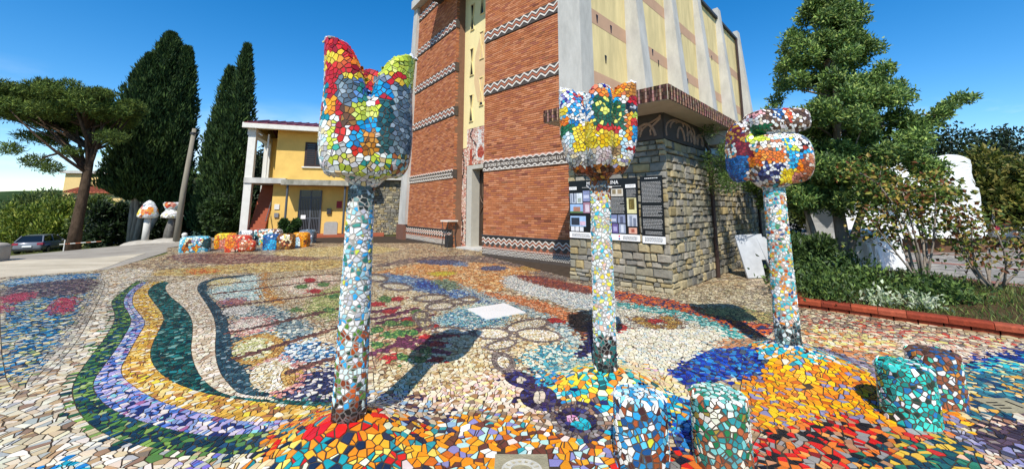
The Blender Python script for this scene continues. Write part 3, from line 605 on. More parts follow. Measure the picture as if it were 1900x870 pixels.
('creamspeck',0,[(-0.56,5.35),(-0.58,5.31),(-0.63,5.3),(-0.72,5.3),(-0.82,5.33),(-0.92,5.37),(-0.99,5.42),(-1.02,5.47),(-1.0,5.51),(-0.94,5.53),(-0.85,5.53),(-0.74,5.5),(-0.65,5.45),(-0.58,5.4)]),
('outline',0,[(-0.0,5.26),(-0.03,5.15),(-0.1,5.08),(-0.19,5.05),(-0.3,5.07),(-0.41,5.13),(-0.48,5.23),(-0.52,5.34),(-0.5,5.46),(-0.43,5.54),(-0.33,5.58),(-0.21,5.56),(-0.1,5.49),(-0.02,5.38)]),
('creamspeck',0,[(-0.04,5.27),(-0.06,5.19),(-0.12,5.14),(-0.21,5.12),(-0.3,5.14),(-0.39,5.18),(-0.45,5.25),(-0.48,5.34),(-0.46,5.41),(-0.4,5.47),(-0.31,5.49),(-0.21,5.48),(-0.12,5.42),(-0.06,5.35)]),
('outline',0,[(0.54,5.84),(0.5,5.69),(0.41,5.54),(0.28,5.42),(0.14,5.34),(0.02,5.32),(-0.07,5.37),(-0.1,5.47),(-0.08,5.61),(-0.0,5.77),(0.13,5.91),(0.28,6.0),(0.42,6.02),(0.51,5.96)]),
('creamspeck',0,[(0.49,5.82),(0.46,5.71),(0.38,5.59),(0.27,5.49),(0.15,5.42),(0.05,5.4),(-0.03,5.43),(-0.06,5.49),(-0.04,5.6),(0.03,5.71),(0.14,5.82),(0.27,5.9),(0.39,5.93),(0.47,5.9)]),
('outline',0,[(0.64,5.15),(0.59,5.04),(0.5,4.97),(0.38,4.95),(0.25,4.98),(0.14,5.06),(0.06,5.18),(0.04,5.32),(0.07,5.45),(0.17,5.54),(0.3,5.56),(0.44,5.52),(0.56,5.42),(0.63,5.29)]),
('creamspeck',0,[(0.6,5.16),(0.56,5.08),(0.48,5.03),(0.38,5.01),(0.27,5.04),(0.17,5.11),(0.1,5.21),(0.08,5.31),(0.11,5.4),(0.19,5.46),(0.3,5.48),(0.43,5.44),(0.53,5.37),(0.59,5.27)]),
('outline',0,[(0.07,4.98),(0.05,4.89),(0.0,4.8),(-0.07,4.73),(-0.15,4.69),(-0.23,4.68),(-0.29,4.72),(-0.32,4.78),(-0.31,4.87),(-0.26,4.96),(-0.19,5.04),(-0.1,5.09),(-0.02,5.09),(0.04,5.05)]),
('creamspeck',0,[(0.03,4.96),(0.02,4.9),(-0.02,4.84),(-0.08,4.79),(-0.15,4.75),(-0.21,4.74),(-0.26,4.76),(-0.28,4.8),(-0.27,4.86),(-0.23,4.92),(-0.17,4.98),(-0.1,5.01),(-0.04,5.02),(0.01,5.01)]),
('outline',0,[(-2.02,8.19),(-2.01,8.03),(-2.08,7.92),(-2.2,7.9),(-2.36,7.96),(-2.54,8.1),(-2.69,8.29),(-2.79,8.5),(-2.82,8.69),(-2.76,8.81),(-2.62,8.84),(-2.43,8.76),(-2.25,8.6),(-2.1,8.4)]),
('creamspeck',0,[(-2.09,8.22),(-2.09,8.13),(-2.16,8.08),(-2.27,8.08),(-2.4,8.14),(-2.54,8.23),(-2.65,8.35),(-2.72,8.47),(-2.72,8.56),(-2.65,8.62),(-2.54,8.62),(-2.39,8.56),(-2.25,8.46),(-2.14,8.34)]),
('outline',0,[(-2.83,9.22),(-2.79,9.0),(-2.82,8.86),(-2.9,8.8),(-3.03,8.86),(-3.18,9.0),(-3.33,9.22),(-3.44,9.48),(-3.5,9.72),(-3.49,9.9),(-3.4,9.96),(-3.25,9.9),(-3.08,9.72),(-2.93,9.48)]),
('creamspeck',0,[(-2.92,9.26),(-2.9,9.14),(-2.92,9.06),(-2.99,9.04),(-3.08,9.07),(-3.19,9.17),(-3.29,9.3),(-3.35,9.44),(-3.38,9.57),(-3.36,9.66),(-3.29,9.68),(-3.18,9.64),(-3.07,9.54),(-2.98,9.4)]),
('outline',0,[(-0.58,7.19),(-0.59,7.08),(-0.63,7.0),(-0.7,6.96),(-0.78,6.96),(-0.85,7.0),(-0.91,7.08),(-0.95,7.19),(-0.94,7.3),(-0.9,7.39),(-0.83,7.44),(-0.75,7.44),(-0.67,7.39),(-0.61,7.3)]),
('creamspeck',0,[(-0.64,7.19),(-0.65,7.15),(-0.68,7.11),(-0.73,7.1),(-0.78,7.1),(-0.83,7.11),(-0.87,7.15),(-0.89,7.19),(-0.88,7.23),(-0.85,7.27),(-0.8,7.29),(-0.75,7.29),(-0.7,7.27),(-0.66,7.23)]),
('tealwhite',0,[(0.09,4.54),(0.22,4.79),(0.58,4.92),(0.77,4.7),(0.68,4.36),(0.43,4.11),(0.21,4.09),(0.11,4.25)]),
('turq',0,[(0.16,4.05),(0.43,4.14),(0.72,4.42),(0.82,4.36),(0.77,4.11),(0.46,3.93),(0.2,3.85)]),
('navy',0.050,[(0.13,4.01),(0.43,4.11),(0.69,4.36),(0.93,4.88),(1.12,5.75)]),
('outline',0,[(0.03,4.19),(-0.01,4.12),(-0.05,4.09),(-0.11,4.11),(-0.16,4.18),(-0.2,4.29),(-0.22,4.42),(-0.22,4.54),(-0.19,4.63),(-0.13,4.66),(-0.07,4.63),(-0.02,4.55),(0.02,4.43),(0.04,4.3)]),
('creamspeck',0,[(-0.03,4.27),(-0.04,4.22),(-0.07,4.21),(-0.1,4.22),(-0.13,4.26),(-0.15,4.32),(-0.16,4.39),(-0.16,4.45),(-0.14,4.5),(-0.11,4.52),(-0.08,4.51),(-0.05,4.46),(-0.03,4.4),(-0.02,4.33)]),
('redleaf',0,[(0.74,5.83),(0.72,5.79),(0.68,5.77),(0.63,5.77),(0.58,5.8),(0.54,5.84),(0.51,5.89),(0.5,5.95),(0.52,5.99),(0.56,6.01),(0.61,6.01),(0.66,5.98),(0.71,5.93),(0.73,5.88)]),
('orangelav',0,[(-0.71,3.26),(-0.43,3.38),(-0.04,3.26),(0.28,3.11),(0.45,2.98),(0.75,3.01),(0.66,2.15),(-0.66,2.15),(-0.82,2.62),(-0.69,2.89)]),
('whitenavy',0,[(-1.16,3.49),(-0.84,3.45),(-0.44,3.43),(-0.42,3.3),(-0.61,3.19),(-0.46,3.04),(-0.76,3.15),(-1.06,3.3)]),
('tancream',0,[(1.45,9.79),(3.01,7.54),(4.45,8.75),(4.95,7.03),(3.39,4.88),(3.12,5.28),(2.72,6.84),(2.05,7.67)]),
('creamwhite',0,[(1.76,6.95),(2.3,6.66),(2.73,6.08),(2.95,5.46),(2.99,4.95),(2.62,4.88),(2.01,4.42),(1.52,4.05),(1.27,3.93),(1.0,4.05),(0.8,4.39),(1.21,5.75)]),
('tealband',0,[(1.82,7.19),(2.65,6.66),(3.0,5.97),(3.06,5.17),(2.94,4.79),(2.77,5.03),(2.63,5.7),(2.26,6.32),(1.68,6.66)]),
('orangenavy',0,[(1.29,8.75),(2.03,8.02),(2.87,7.19),(3.18,6.32),(3.23,5.46),(3.1,4.97),(3.02,5.11),(2.94,5.86),(2.59,6.52),(1.8,7.11)]),
('orangenavy',0,[(3.03,6.02),(3.86,6.08),(3.72,5.75),(3.16,5.07),(3.09,5.28)]),
('yellowstripe',0,[(2.88,6.59),(3.98,6.66),(3.94,6.02),(3.67,5.63),(3.11,6.02)]),
('outlinebrown',0,[(2.02,5.97),(1.98,5.91),(1.92,5.86),(1.85,5.83),(1.77,5.83),(1.72,5.86),(1.69,5.91),(1.69,5.97),(1.72,6.03),(1.78,6.08),(1.86,6.11),(1.94,6.11),(1.99,6.08),(2.02,6.03)]),
('goldtan',0,[(1.96,5.97),(1.93,5.93),(1.9,5.9),(1.85,5.89),(1.8,5.89),(1.77,5.9),(1.75,5.93),(1.75,5.97),(1.77,6.0),(1.81,6.03),(1.86,6.05),(1.9,6.05),(1.94,6.03),(1.96,6.0)]),
('outlinebrown',0,[(2.02,5.75),(1.98,5.7),(1.92,5.65),(1.85,5.63),(1.78,5.63),(1.73,5.65),(1.7,5.7),(1.7,5.75),(1.73,5.81),(1.79,5.86),(1.87,5.88),(1.94,5.88),(2.0,5.86),(2.02,5.81)]),
('goldtan',0,[(1.96,5.75),(1.94,5.72),(1.9,5.69),(1.86,5.68),(1.81,5.68),(1.78,5.69),(1.76,5.72),(1.76,5.75),(1.78,5.79),(1.82,5.81),(1.86,5.83),(1.91,5.83),(1.94,5.81),(1.96,5.79)]),
('outlinebrown',0,[(2.11,5.6),(2.08,5.55),(2.02,5.51),(1.95,5.48),(1.88,5.48),(1.83,5.51),(1.8,5.55),(1.8,5.6),(1.83,5.66),(1.89,5.7),(1.97,5.72),(2.04,5.72),(2.09,5.7),(2.12,5.66)]),
('goldtan',0,[(2.05,5.6),(2.03,5.57),(1.99,5.54),(1.95,5.53),(1.91,5.53),(1.88,5.54),(1.86,5.57),(1.86,5.6),(1.88,5.63),(1.92,5.66),(1.96,5.67),(2.0,5.67),(2.04,5.66),(2.05,5.63)]),
('outlinebrown',0,[(2.33,5.6),(2.29,5.55),(2.23,5.51),(2.16,5.48),(2.1,5.48),(2.04,5.51),(2.02,5.55),(2.02,5.6),(2.06,5.66),(2.12,5.7),(2.19,5.72),(2.26,5.72),(2.32,5.7),(2.34,5.66)]),
('goldtan',0,[(2.27,5.6),(2.25,5.57),(2.21,5.54),(2.17,5.53),(2.13,5.53),(2.1,5.54),(2.08,5.57),(2.08,5.6),(2.1,5.63),(2.14,5.66),(2.19,5.67),(2.23,5.67),(2.26,5.66),(2.28,5.63)]),
('outlinebrown',0,[(2.46,6.02),(2.42,5.96),(2.35,5.92),(2.28,5.89),(2.2,5.89),(2.15,5.92),(2.12,5.96),(2.13,6.02),(2.17,6.09),(2.23,6.14),(2.31,6.17),(2.39,6.17),(2.44,6.14),(2.47,6.09)]),
('goldtan',0,[(2.4,6.02),(2.37,5.99),(2.33,5.96),(2.28,5.94),(2.24,5.94),(2.2,5.96),(2.19,5.99),(2.19,6.02),(2.21,6.06),(2.26,6.09),(2.3,6.11),(2.35,6.11),(2.39,6.09),(2.4,6.06)]),
('outlinebrown',0,[(2.46,5.8),(2.42,5.75),(2.36,5.7),(2.28,5.68),(2.21,5.68),(2.16,5.7),(2.13,5.75),(2.14,5.8),(2.18,5.86),(2.24,5.91),(2.32,5.94),(2.39,5.94),(2.44,5.91),(2.47,5.86)]),
('goldtan',0,[(2.4,5.8),(2.37,5.77),(2.33,5.74),(2.29,5.73),(2.25,5.73),(2.21,5.74),(2.2,5.77),(2.2,5.8),(2.22,5.84),(2.26,5.87),(2.31,5.88),(2.35,5.88),(2.39,5.87),(2.4,5.84)]),
('redleaf',0,[(2.16,5.86),(2.13,5.81),(2.09,5.78),(2.04,5.76),(1.99,5.76),(1.95,5.78),(1.94,5.81),(1.94,5.86),(1.97,5.91),(2.01,5.94),(2.06,5.97),(2.11,5.97),(2.15,5.94),(2.17,5.91)]),
('redleaf',0,[(1.57,5.55),(1.54,5.49),(1.5,5.44),(1.46,5.42),(1.42,5.42),(1.39,5.44),(1.38,5.49),(1.39,5.55),(1.42,5.62),(1.45,5.67),(1.5,5.7),(1.54,5.7),(1.57,5.67),(1.58,5.62)]),
('yellowgreen',0,[(1.49,5.55),(1.48,5.51),(1.46,5.48),(1.43,5.46),(1.41,5.46),(1.4,5.48),(1.4,5.51),(1.4,5.55),(1.42,5.59),(1.44,5.63),(1.46,5.65),(1.48,5.65),(1.5,5.63),(1.5,5.59)]),
('river2',0,[(2.81,5.15),(2.92,4.95),(2.55,4.62),(2.67,4.36),(2.17,3.99),(1.79,3.85),(1.47,3.38),(1.25,2.83),(1.07,2.83),(1.28,3.38),(1.36,3.74),(1.49,4.04),(1.82,4.36),(2.29,4.74)]),
('yellowcream',0,[(1.55,4.11),(1.34,3.99),(1.33,3.56),(1.27,3.22),(1.15,3.01),(1.08,3.38),(1.19,3.99)]),
('navyred',0,[(0.77,2.89),(1.25,2.83),(1.76,3.08),(1.24,2.15),(0.55,2.15)]),
('redblack',0,[(1.72,3.08),(2.29,3.26),(2.86,3.41),(3.05,3.19),(3.25,3.08),(3.18,2.77),(2.51,2.15),(1.16,2.15)]),
('orangefan',0,[(2.29,4.11),(2.62,4.46),(3.03,4.25),(2.94,3.68),(2.88,3.41),(2.25,3.21),(1.74,3.04),(1.92,3.56)]),
('lavgrey',0,[(3.38,4.7),(3.37,4.25),(3.16,3.56),(3.09,3.15),(2.87,3.26),(2.9,3.45),(3.03,3.85),(3.03,4.25)]),
('redcream',0,[(4.44,6.32),(4.98,6.17),(5.74,5.39),(6.19,4.97),(6.45,4.7),(6.0,4.39),(5.1,4.7),(4.38,5.46),(3.93,5.63)]),
('yellowsalmon',0,[(3.92,5.63),(4.38,5.46),(4.79,4.88),(3.97,4.42),(3.61,4.54),(3.38,4.79)]),
('salmonorange',0,[(3.51,4.88),(3.95,4.79),(4.06,4.39),(3.35,3.76),(3.31,4.11)]),
('creampink',0,[(4.69,5.17),(5.2,4.79),(6.22,4.54),(6.71,4.88),(5.33,4.54),(4.66,4.31),(4.52,4.62)]),
('navystrip',0,[(4.65,4.36),(5.43,4.62),(6.99,5.07),(6.45,4.7),(5.11,4.36),(4.57,4.19)]),
('turqstrip',0,[(4.46,4.19),(5.11,4.36),(6.45,4.7),(5.79,4.25),(4.77,4.09),(4.31,4.01)]),
('tealyellow',0,[(3.36,3.99),(4.48,4.11),(5.79,4.25),(4.81,3.56),(4.23,3.47),(3.76,3.3),(3.25,3.08),(3.01,3.15),(3.16,3.56)]),
('creampink',0,[(3.74,3.29),(4.29,3.52),(4.88,3.61),(4.21,3.15),(3.64,3.08),(3.49,3.11)]),
('darkplum',0,[(3.33,3.08),(3.57,3.15),(4.26,3.19),(3.67,2.77),(3.28,2.8)]),
('lavgrey',0,[(3.09,3.15),(3.33,3.08),(3.28,2.8),(3.67,2.77),(3.31,2.52),(3.05,2.67),(3.14,2.98)]),
('greenyellow',0,[(2.13,2.62),(2.41,2.77),(2.8,2.95),(3.11,3.02),(3.16,2.93),(2.98,2.67),(2.24,2.15),(1.61,2.15)]),
('creampink',0,[(3.1,2.89),(3.21,2.83),(3.12,2.62),(2.8,2.52)]),
('disc_navy',0,[(0.22,3.88),(0.2,3.82),(0.15,3.78),(0.09,3.77),(0.03,3.79),(-0.02,3.85),(-0.06,3.92),(-0.07,4.0),(-0.05,4.07),(-0.0,4.12),(0.06,4.13),(0.13,4.1),(0.18,4.04),(0.21,3.96)]),
('disc_white',0,[(0.14,3.93),(0.13,3.9),(0.12,3.88),(0.1,3.86),(0.07,3.86),(0.05,3.88),(0.04,3.9),(0.04,3.93),(0.04,3.96),(0.06,3.98),(0.08,4.0),(0.1,4.0),(0.12,3.98),(0.13,3.96)]),
('disc_navy',0,[(0.37,3.48),(0.34,3.4),(0.29,3.36),(0.22,3.36),(0.16,3.4),(0.1,3.46),(0.07,3.56),(0.07,3.65),(0.1,3.74),(0.16,3.79),(0.23,3.79),(0.3,3.75),(0.35,3.67),(0.38,3.57)]),
('disc_white',0,[(0.28,3.54),(0.27,3.5),(0.24,3.48),(0.22,3.47),(0.2,3.49),(0.18,3.52),(0.18,3.57),(0.19,3.62),(0.2,3.67),(0.22,3.69),(0.25,3.7),(0.27,3.68),(0.29,3.64),(0.29,3.59)]),
('disc_grey',0,[(0.69,3.11),(0.64,3.03),(0.57,2.99),(0.48,2.98),(0.4,3.01),(0.33,3.08),(0.29,3.17),(0.29,3.28),(0.33,3.37),(0.41,3.44),(0.51,3.45),(0.61,3.4),(0.68,3.32),(0.71,3.21)]),
('disc_navy',0,[(0.64,3.15),(0.6,3.09),(0.55,3.06),(0.48,3.05),(0.42,3.08),(0.37,3.13),(0.34,3.2),(0.34,3.27),(0.37,3.34),(0.43,3.38),(0.5,3.38),(0.57,3.35),(0.62,3.29),(0.65,3.22)]),
('disc_turq',0,[(0.59,3.13),(0.57,3.11),(0.54,3.09),(0.51,3.1),(0.48,3.11),(0.46,3.14),(0.44,3.17),(0.44,3.21),(0.46,3.24),(0.49,3.25),(0.52,3.25),(0.56,3.23),(0.58,3.2),(0.59,3.17)]),
('disc_pink',0,[(0.51,3.25),(0.5,3.23),(0.48,3.21),(0.46,3.2),(0.44,3.2),(0.42,3.21),(0.41,3.23),(0.41,3.25),(0.41,3.27),(0.43,3.28),(0.45,3.29),(0.47,3.29),(0.49,3.28),(0.5,3.27)])]
HEAD_PATCH_A = [(-0.404,1.77,0.416,2.83,'hwhite'),(-0.364,2.22,-0.134,2.63,'htealrust'),(-0.364,2.59,0.036,2.83,'hred'),(-0.274,2.59,-0.084,2.71,'hyellow'),(-0.224,2.49,0.036,2.64,'hred'),(-0.114,2.32,0.046,2.52,'hslate'),(-0.174,2.35,-0.104,2.59,'hred'),(-0.184,2.25,-0.114,2.37,'hamber'),(-0.114,2.2,-0.044,2.35,'hdteal'),(-0.104,2.05,-0.024,2.34,'hred'),(-0.154,2.01,-0.074,2.24,'hlimewhite'),(-0.094,2.59,0.146,2.68,'horange'),(-0.084,2.55,0.126,2.61,'hred'),(-0.074,2.51,0.126,2.56,'hyellow'),(0.016,2.31,0.116,2.52,'hblueteal'),(0.116,2.53,0.376,2.77,'hlime'),(0.086,2.5,0.226,2.59,'hgreyblue'),(0.216,2.52,0.316,2.59,'hredyellow'),(0.076,2.39,0.286,2.52,'hsky'),(0.066,2.35,0.166,2.41,'hwhite1'),(0.146,2.34,0.236,2.41,'hred'),(0.006,2.22,0.246,2.35,'hlime'),(-0.004,2.13,0.186,2.23,'hsky'),(0.176,1.99,0.286,2.39,'hdteal'),(0.256,1.95,0.396,2.52,'hslate'),(-0.004,2.11,0.096,2.16,'hred'),(-0.004,2.02,0.096,2.13,'hsky'),(0.076,1.98,0.166,2.15,'hochre'),(-0.054,2.16,0.016,2.32,'hbrown'),(0.006,1.95,0.096,2.02,'hred'),(0.006,1.9,0.106,1.97,'hnavy'),(-0.144,1.82,0.276,1.97,'hlimewhite'),(0.246,1.83,0.396,1.99,'haquarust')]
HEAD_PATCH_B = [(-0.414,1.87,0.376,2.85,'hwhite'),(-0.384,2.58,-0.124,2.74,'hwhiteviolet'),(-0.354,2.37,-0.114,2.62,'hwhitesky'),(-0.394,2.5,-0.314,2.58,'hyellow'),(-0.394,2.38,-0.314,2.47,'horange'),(-0.374,2.28,-0.264,2.39,'hgreen'),(-0.264,2.11,-0.094,2.39,'hyellow'),(-0.354,2.21,-0.264,2.32,'hpalesky'),(-0.324,1.9,-0.064,2.14,'hwhitegrey'),(-0.254,2.65,-0.094,2.79,'hroseblue'),(-0.074,2.57,0.016,2.67,'horange'),(0.016,2.59,0.166,2.7,'hsky'),(-0.124,2.33,0.196,2.6,'hgreendots'),(-0.094,2.29,0.166,2.35,'hred'),(-0.084,2.15,0.156,2.29,'hyellow'),(0.156,2.1,0.216,2.32,'hpalesky'),(-0.094,1.98,0.076,2.15,'hpinkdots'),(0.046,2.08,0.166,2.17,'htan'),(0.046,1.98,0.256,2.08,'hcreamyellow'),(-0.044,2.68,0.076,2.85,'hnavyred'),(0.056,2.64,0.236,2.85,'horangeyel'),(0.236,2.64,0.396,2.78,'hochre'),(0.246,2.58,0.386,2.65,'hred'),(0.216,2.49,0.366,2.58,'hblack'),(0.256,2.44,0.376,2.49,'hlime'),(0.256,2.36,0.376,2.44,'hred'),(0.206,2.22,0.266,2.48,'horangeyel'),(0.266,2.23,0.366,2.36,'hsky'),(0.206,2.07,0.366,2.23,'hwhite1'),(0.216,2.13,0.316,2.16,'hred'),(-0.274,1.82,0.296,1.99,'hrust')]
HEAD_PATCH_C = [(-0.408,1.76,0.452,2.83,'hwhiteterra'),(-0.258,2.44,0.462,2.79,'hwhitebrown'),(-0.048,2.6,0.082,2.76,'hbluewhite'),(0.092,2.54,0.152,2.76,'hredorange'),(-0.228,2.6,-0.118,2.76,'hpinkwhite'),(-0.218,2.43,-0.088,2.53,'hgreen'),(-0.258,2.3,-0.128,2.44,'hlime'),(-0.098,2.34,0.202,2.46,'hwhite'),(0.242,2.33,0.402,2.46,'hgreyblue'),(-0.268,2.19,0.012,2.33,'hwhiteterra'),(0.022,2.19,0.142,2.37,'hlimesky'),(0.172,2.22,0.292,2.3,'hblackwhite'),(0.132,2.12,0.342,2.22,'hsky'),(0.042,1.99,0.122,2.2,'hsky'),(-0.268,2.06,0.002,2.23,'horange'),(-0.218,1.9,0.002,2.1,'hnavywhite'),(-0.038,1.87,0.132,2.02,'hyellow'),(0.102,1.86,0.192,1.99,'hsalmon'),(0.132,1.99,0.182,2.13,'horange'),(0.182,1.91,0.432,2.19,'hterra'),(-0.418,2.37,-0.268,2.68,'hochremaroon'),(-0.318,2.18,-0.248,2.37,'hmaroon'),(-0.458,1.82,-0.268,2.2,'hblue')]

# ------------------------------------------------------------------ ground
def smooth01(t): t = np.clip(t, 0, 1); return t * t * (3 - 2 * t)
def terrain(x, y):
    x = np.asarray(x, float); y = np.asarray(y, float)
    a = np.maximum(0, -17 - x)
    z = -0.09 * a + 0.0006 * np.maximum(0, a - 18) ** 2
    z = np.where(a > 40, -0.09 * 40 + 0.0006 * 22 ** 2 + 0 * a, z)
    return z

def axis(a, b, n, far):
    g = np.linspace(a, b, n); e = np.array([1.6, 2.6, 4.5, 8, 14, 25])
    return np.concatenate([(a - far * e / 25)[::-1], g, b + far * e / 25])
gx, gy = axis(-70, 60, 66, 1500), axis(-30, 90, 61, 1500)
XX, YY = np.meshgrid(gx, gy, indexing='ij')
ZZ = terrain(XX, YY) - 0.03
nX, nY = XX.shape
ii = (np.arange(nX - 1)[:, None] * nY + np.arange(nY - 1)[None]).ravel()
quads = np.stack([ii, ii + nY, ii + nY + 1, ii + 1], 1)
GRASS_M = mat('ground_grass', '5f6b35', rough=1, spec=0.05, noise=0.6, nscale=0.35, dark='4a4028', bump=0.5, bscale=6)
ground = link('ground', np_mesh('ground', np.stack([XX, YY, ZZ], 2).reshape(-1, 3), quads.ravel(), np.arange(len(quads)) * 4, np.full(len(quads), 4), smooth=True), GRASS_M)
ground['kind'] = 'structure'

def loft_sheet(name, A, B, zoff, m, n=6, nu=40):
    """A surface laid on the terrain between two edge lines."""
    A, B = np.array(A, float), np.array(B, float)
    def res(L):
        d = np.concatenate([[0], np.cumsum(np.linalg.norm(np.diff(L, axis=0), axis=1))]); t = np.linspace(0, d[-1], nu)
        return np.stack([np.interp(t, d, L[:, 0]), np.interp(t, d, L[:, 1])], 1)
    A, B = res(A), res(B); t = np.linspace(0, 1, n)[None, :, None]
    P = A[:, None] * (1 - t) + B[:, None] * t
    V = np.concatenate([P, terrain(P[..., 0], P[..., 1])[..., None] + zoff], 2).reshape(-1, 3)
    i = (np.arange(nu - 1)[:, None] * n + np.arange(n - 1)[None]).ravel()
    q = np.stack([i, i + 1, i + n + 1, i + n], 1)
    me = np_mesh(name, V, q.ravel(), np.arange(len(q)) * 4, np.full(len(q), 4))
    bm = bmesh.new(); bm.from_mesh(me); bmesh.ops.recalc_face_normals(bm, faces=bm.faces)
    if sum(f.normal.z for f in bm.faces) < 0: bmesh.ops.reverse_faces(bm, faces=bm.faces)
    bm.to_mesh(me); bm.free()
    o = link(name, me, m); o['kind'] = 'structure'; return o

ROAD_M = mat('old_concrete_road', 'c8bca4', rough=0.95, spec=0.15, noise=0.55, nscale=0.9, dark='a1957f', bump=0.3, bscale=30, stretch=(0.5, 1.6, 1))
ROAD2_M = mat('worn_asphalt', 'a39b8d', rough=0.95, spec=0.15, noise=0.5, nscale=1.2, dark='857d70', bump=0.3, bscale=40)
loft_sheet('road', [(-60, 4), (-30, 5.5), (-17, 7), (-12.4, 8.3), (-10.6, 10.4), (-12.2, 13.5), (-14.6, 18), (-15.6, 21.5)],
           [(-70, 30), (-46, 31), (-33, 23.5), (-27, 21), (-24, 20.2), (-22.5, 20.5), (-21, 21.5), (-19, 23.5)], -0.012, ROAD2_M, n=14, nu=60)
loft_sheet('concrete_path', [(-40, 6.6), (-20, 7.3), (-12.5, 8.6), (-10.9, 10.6), (-12.2, 12.6)],
           [(-44, 14), (-23, 12.2), (-16.5, 12.3), (-13.6, 13.2), (-13.4, 14.6)], -0.006, ROAD_M, n=8)

PIAZZA = [(-15, -4), (-15, 7.2), (-12.0, 9.42), (-10.73, 10.64), (-12.3, 14.3), (-14.2, 16.4), (-15.2, 20.8), (-9.8, 24.8), (-4, 21.5), (0, 17), (4.5, 13.2), (8.5, 13), (6.9, 10.4), (4.62, 6.72), (6.4, 5.1), (9.6, 2.2), (9.6, -4)]
mb = MB(); mb.add([(x, y, 0) for x, y in PIAZZA], [tuple(range(len(PIAZZA)))])
pave = mb.build('mosaic_pavement', GROUT_G, fix=False); pave['kind'] = 'structure'

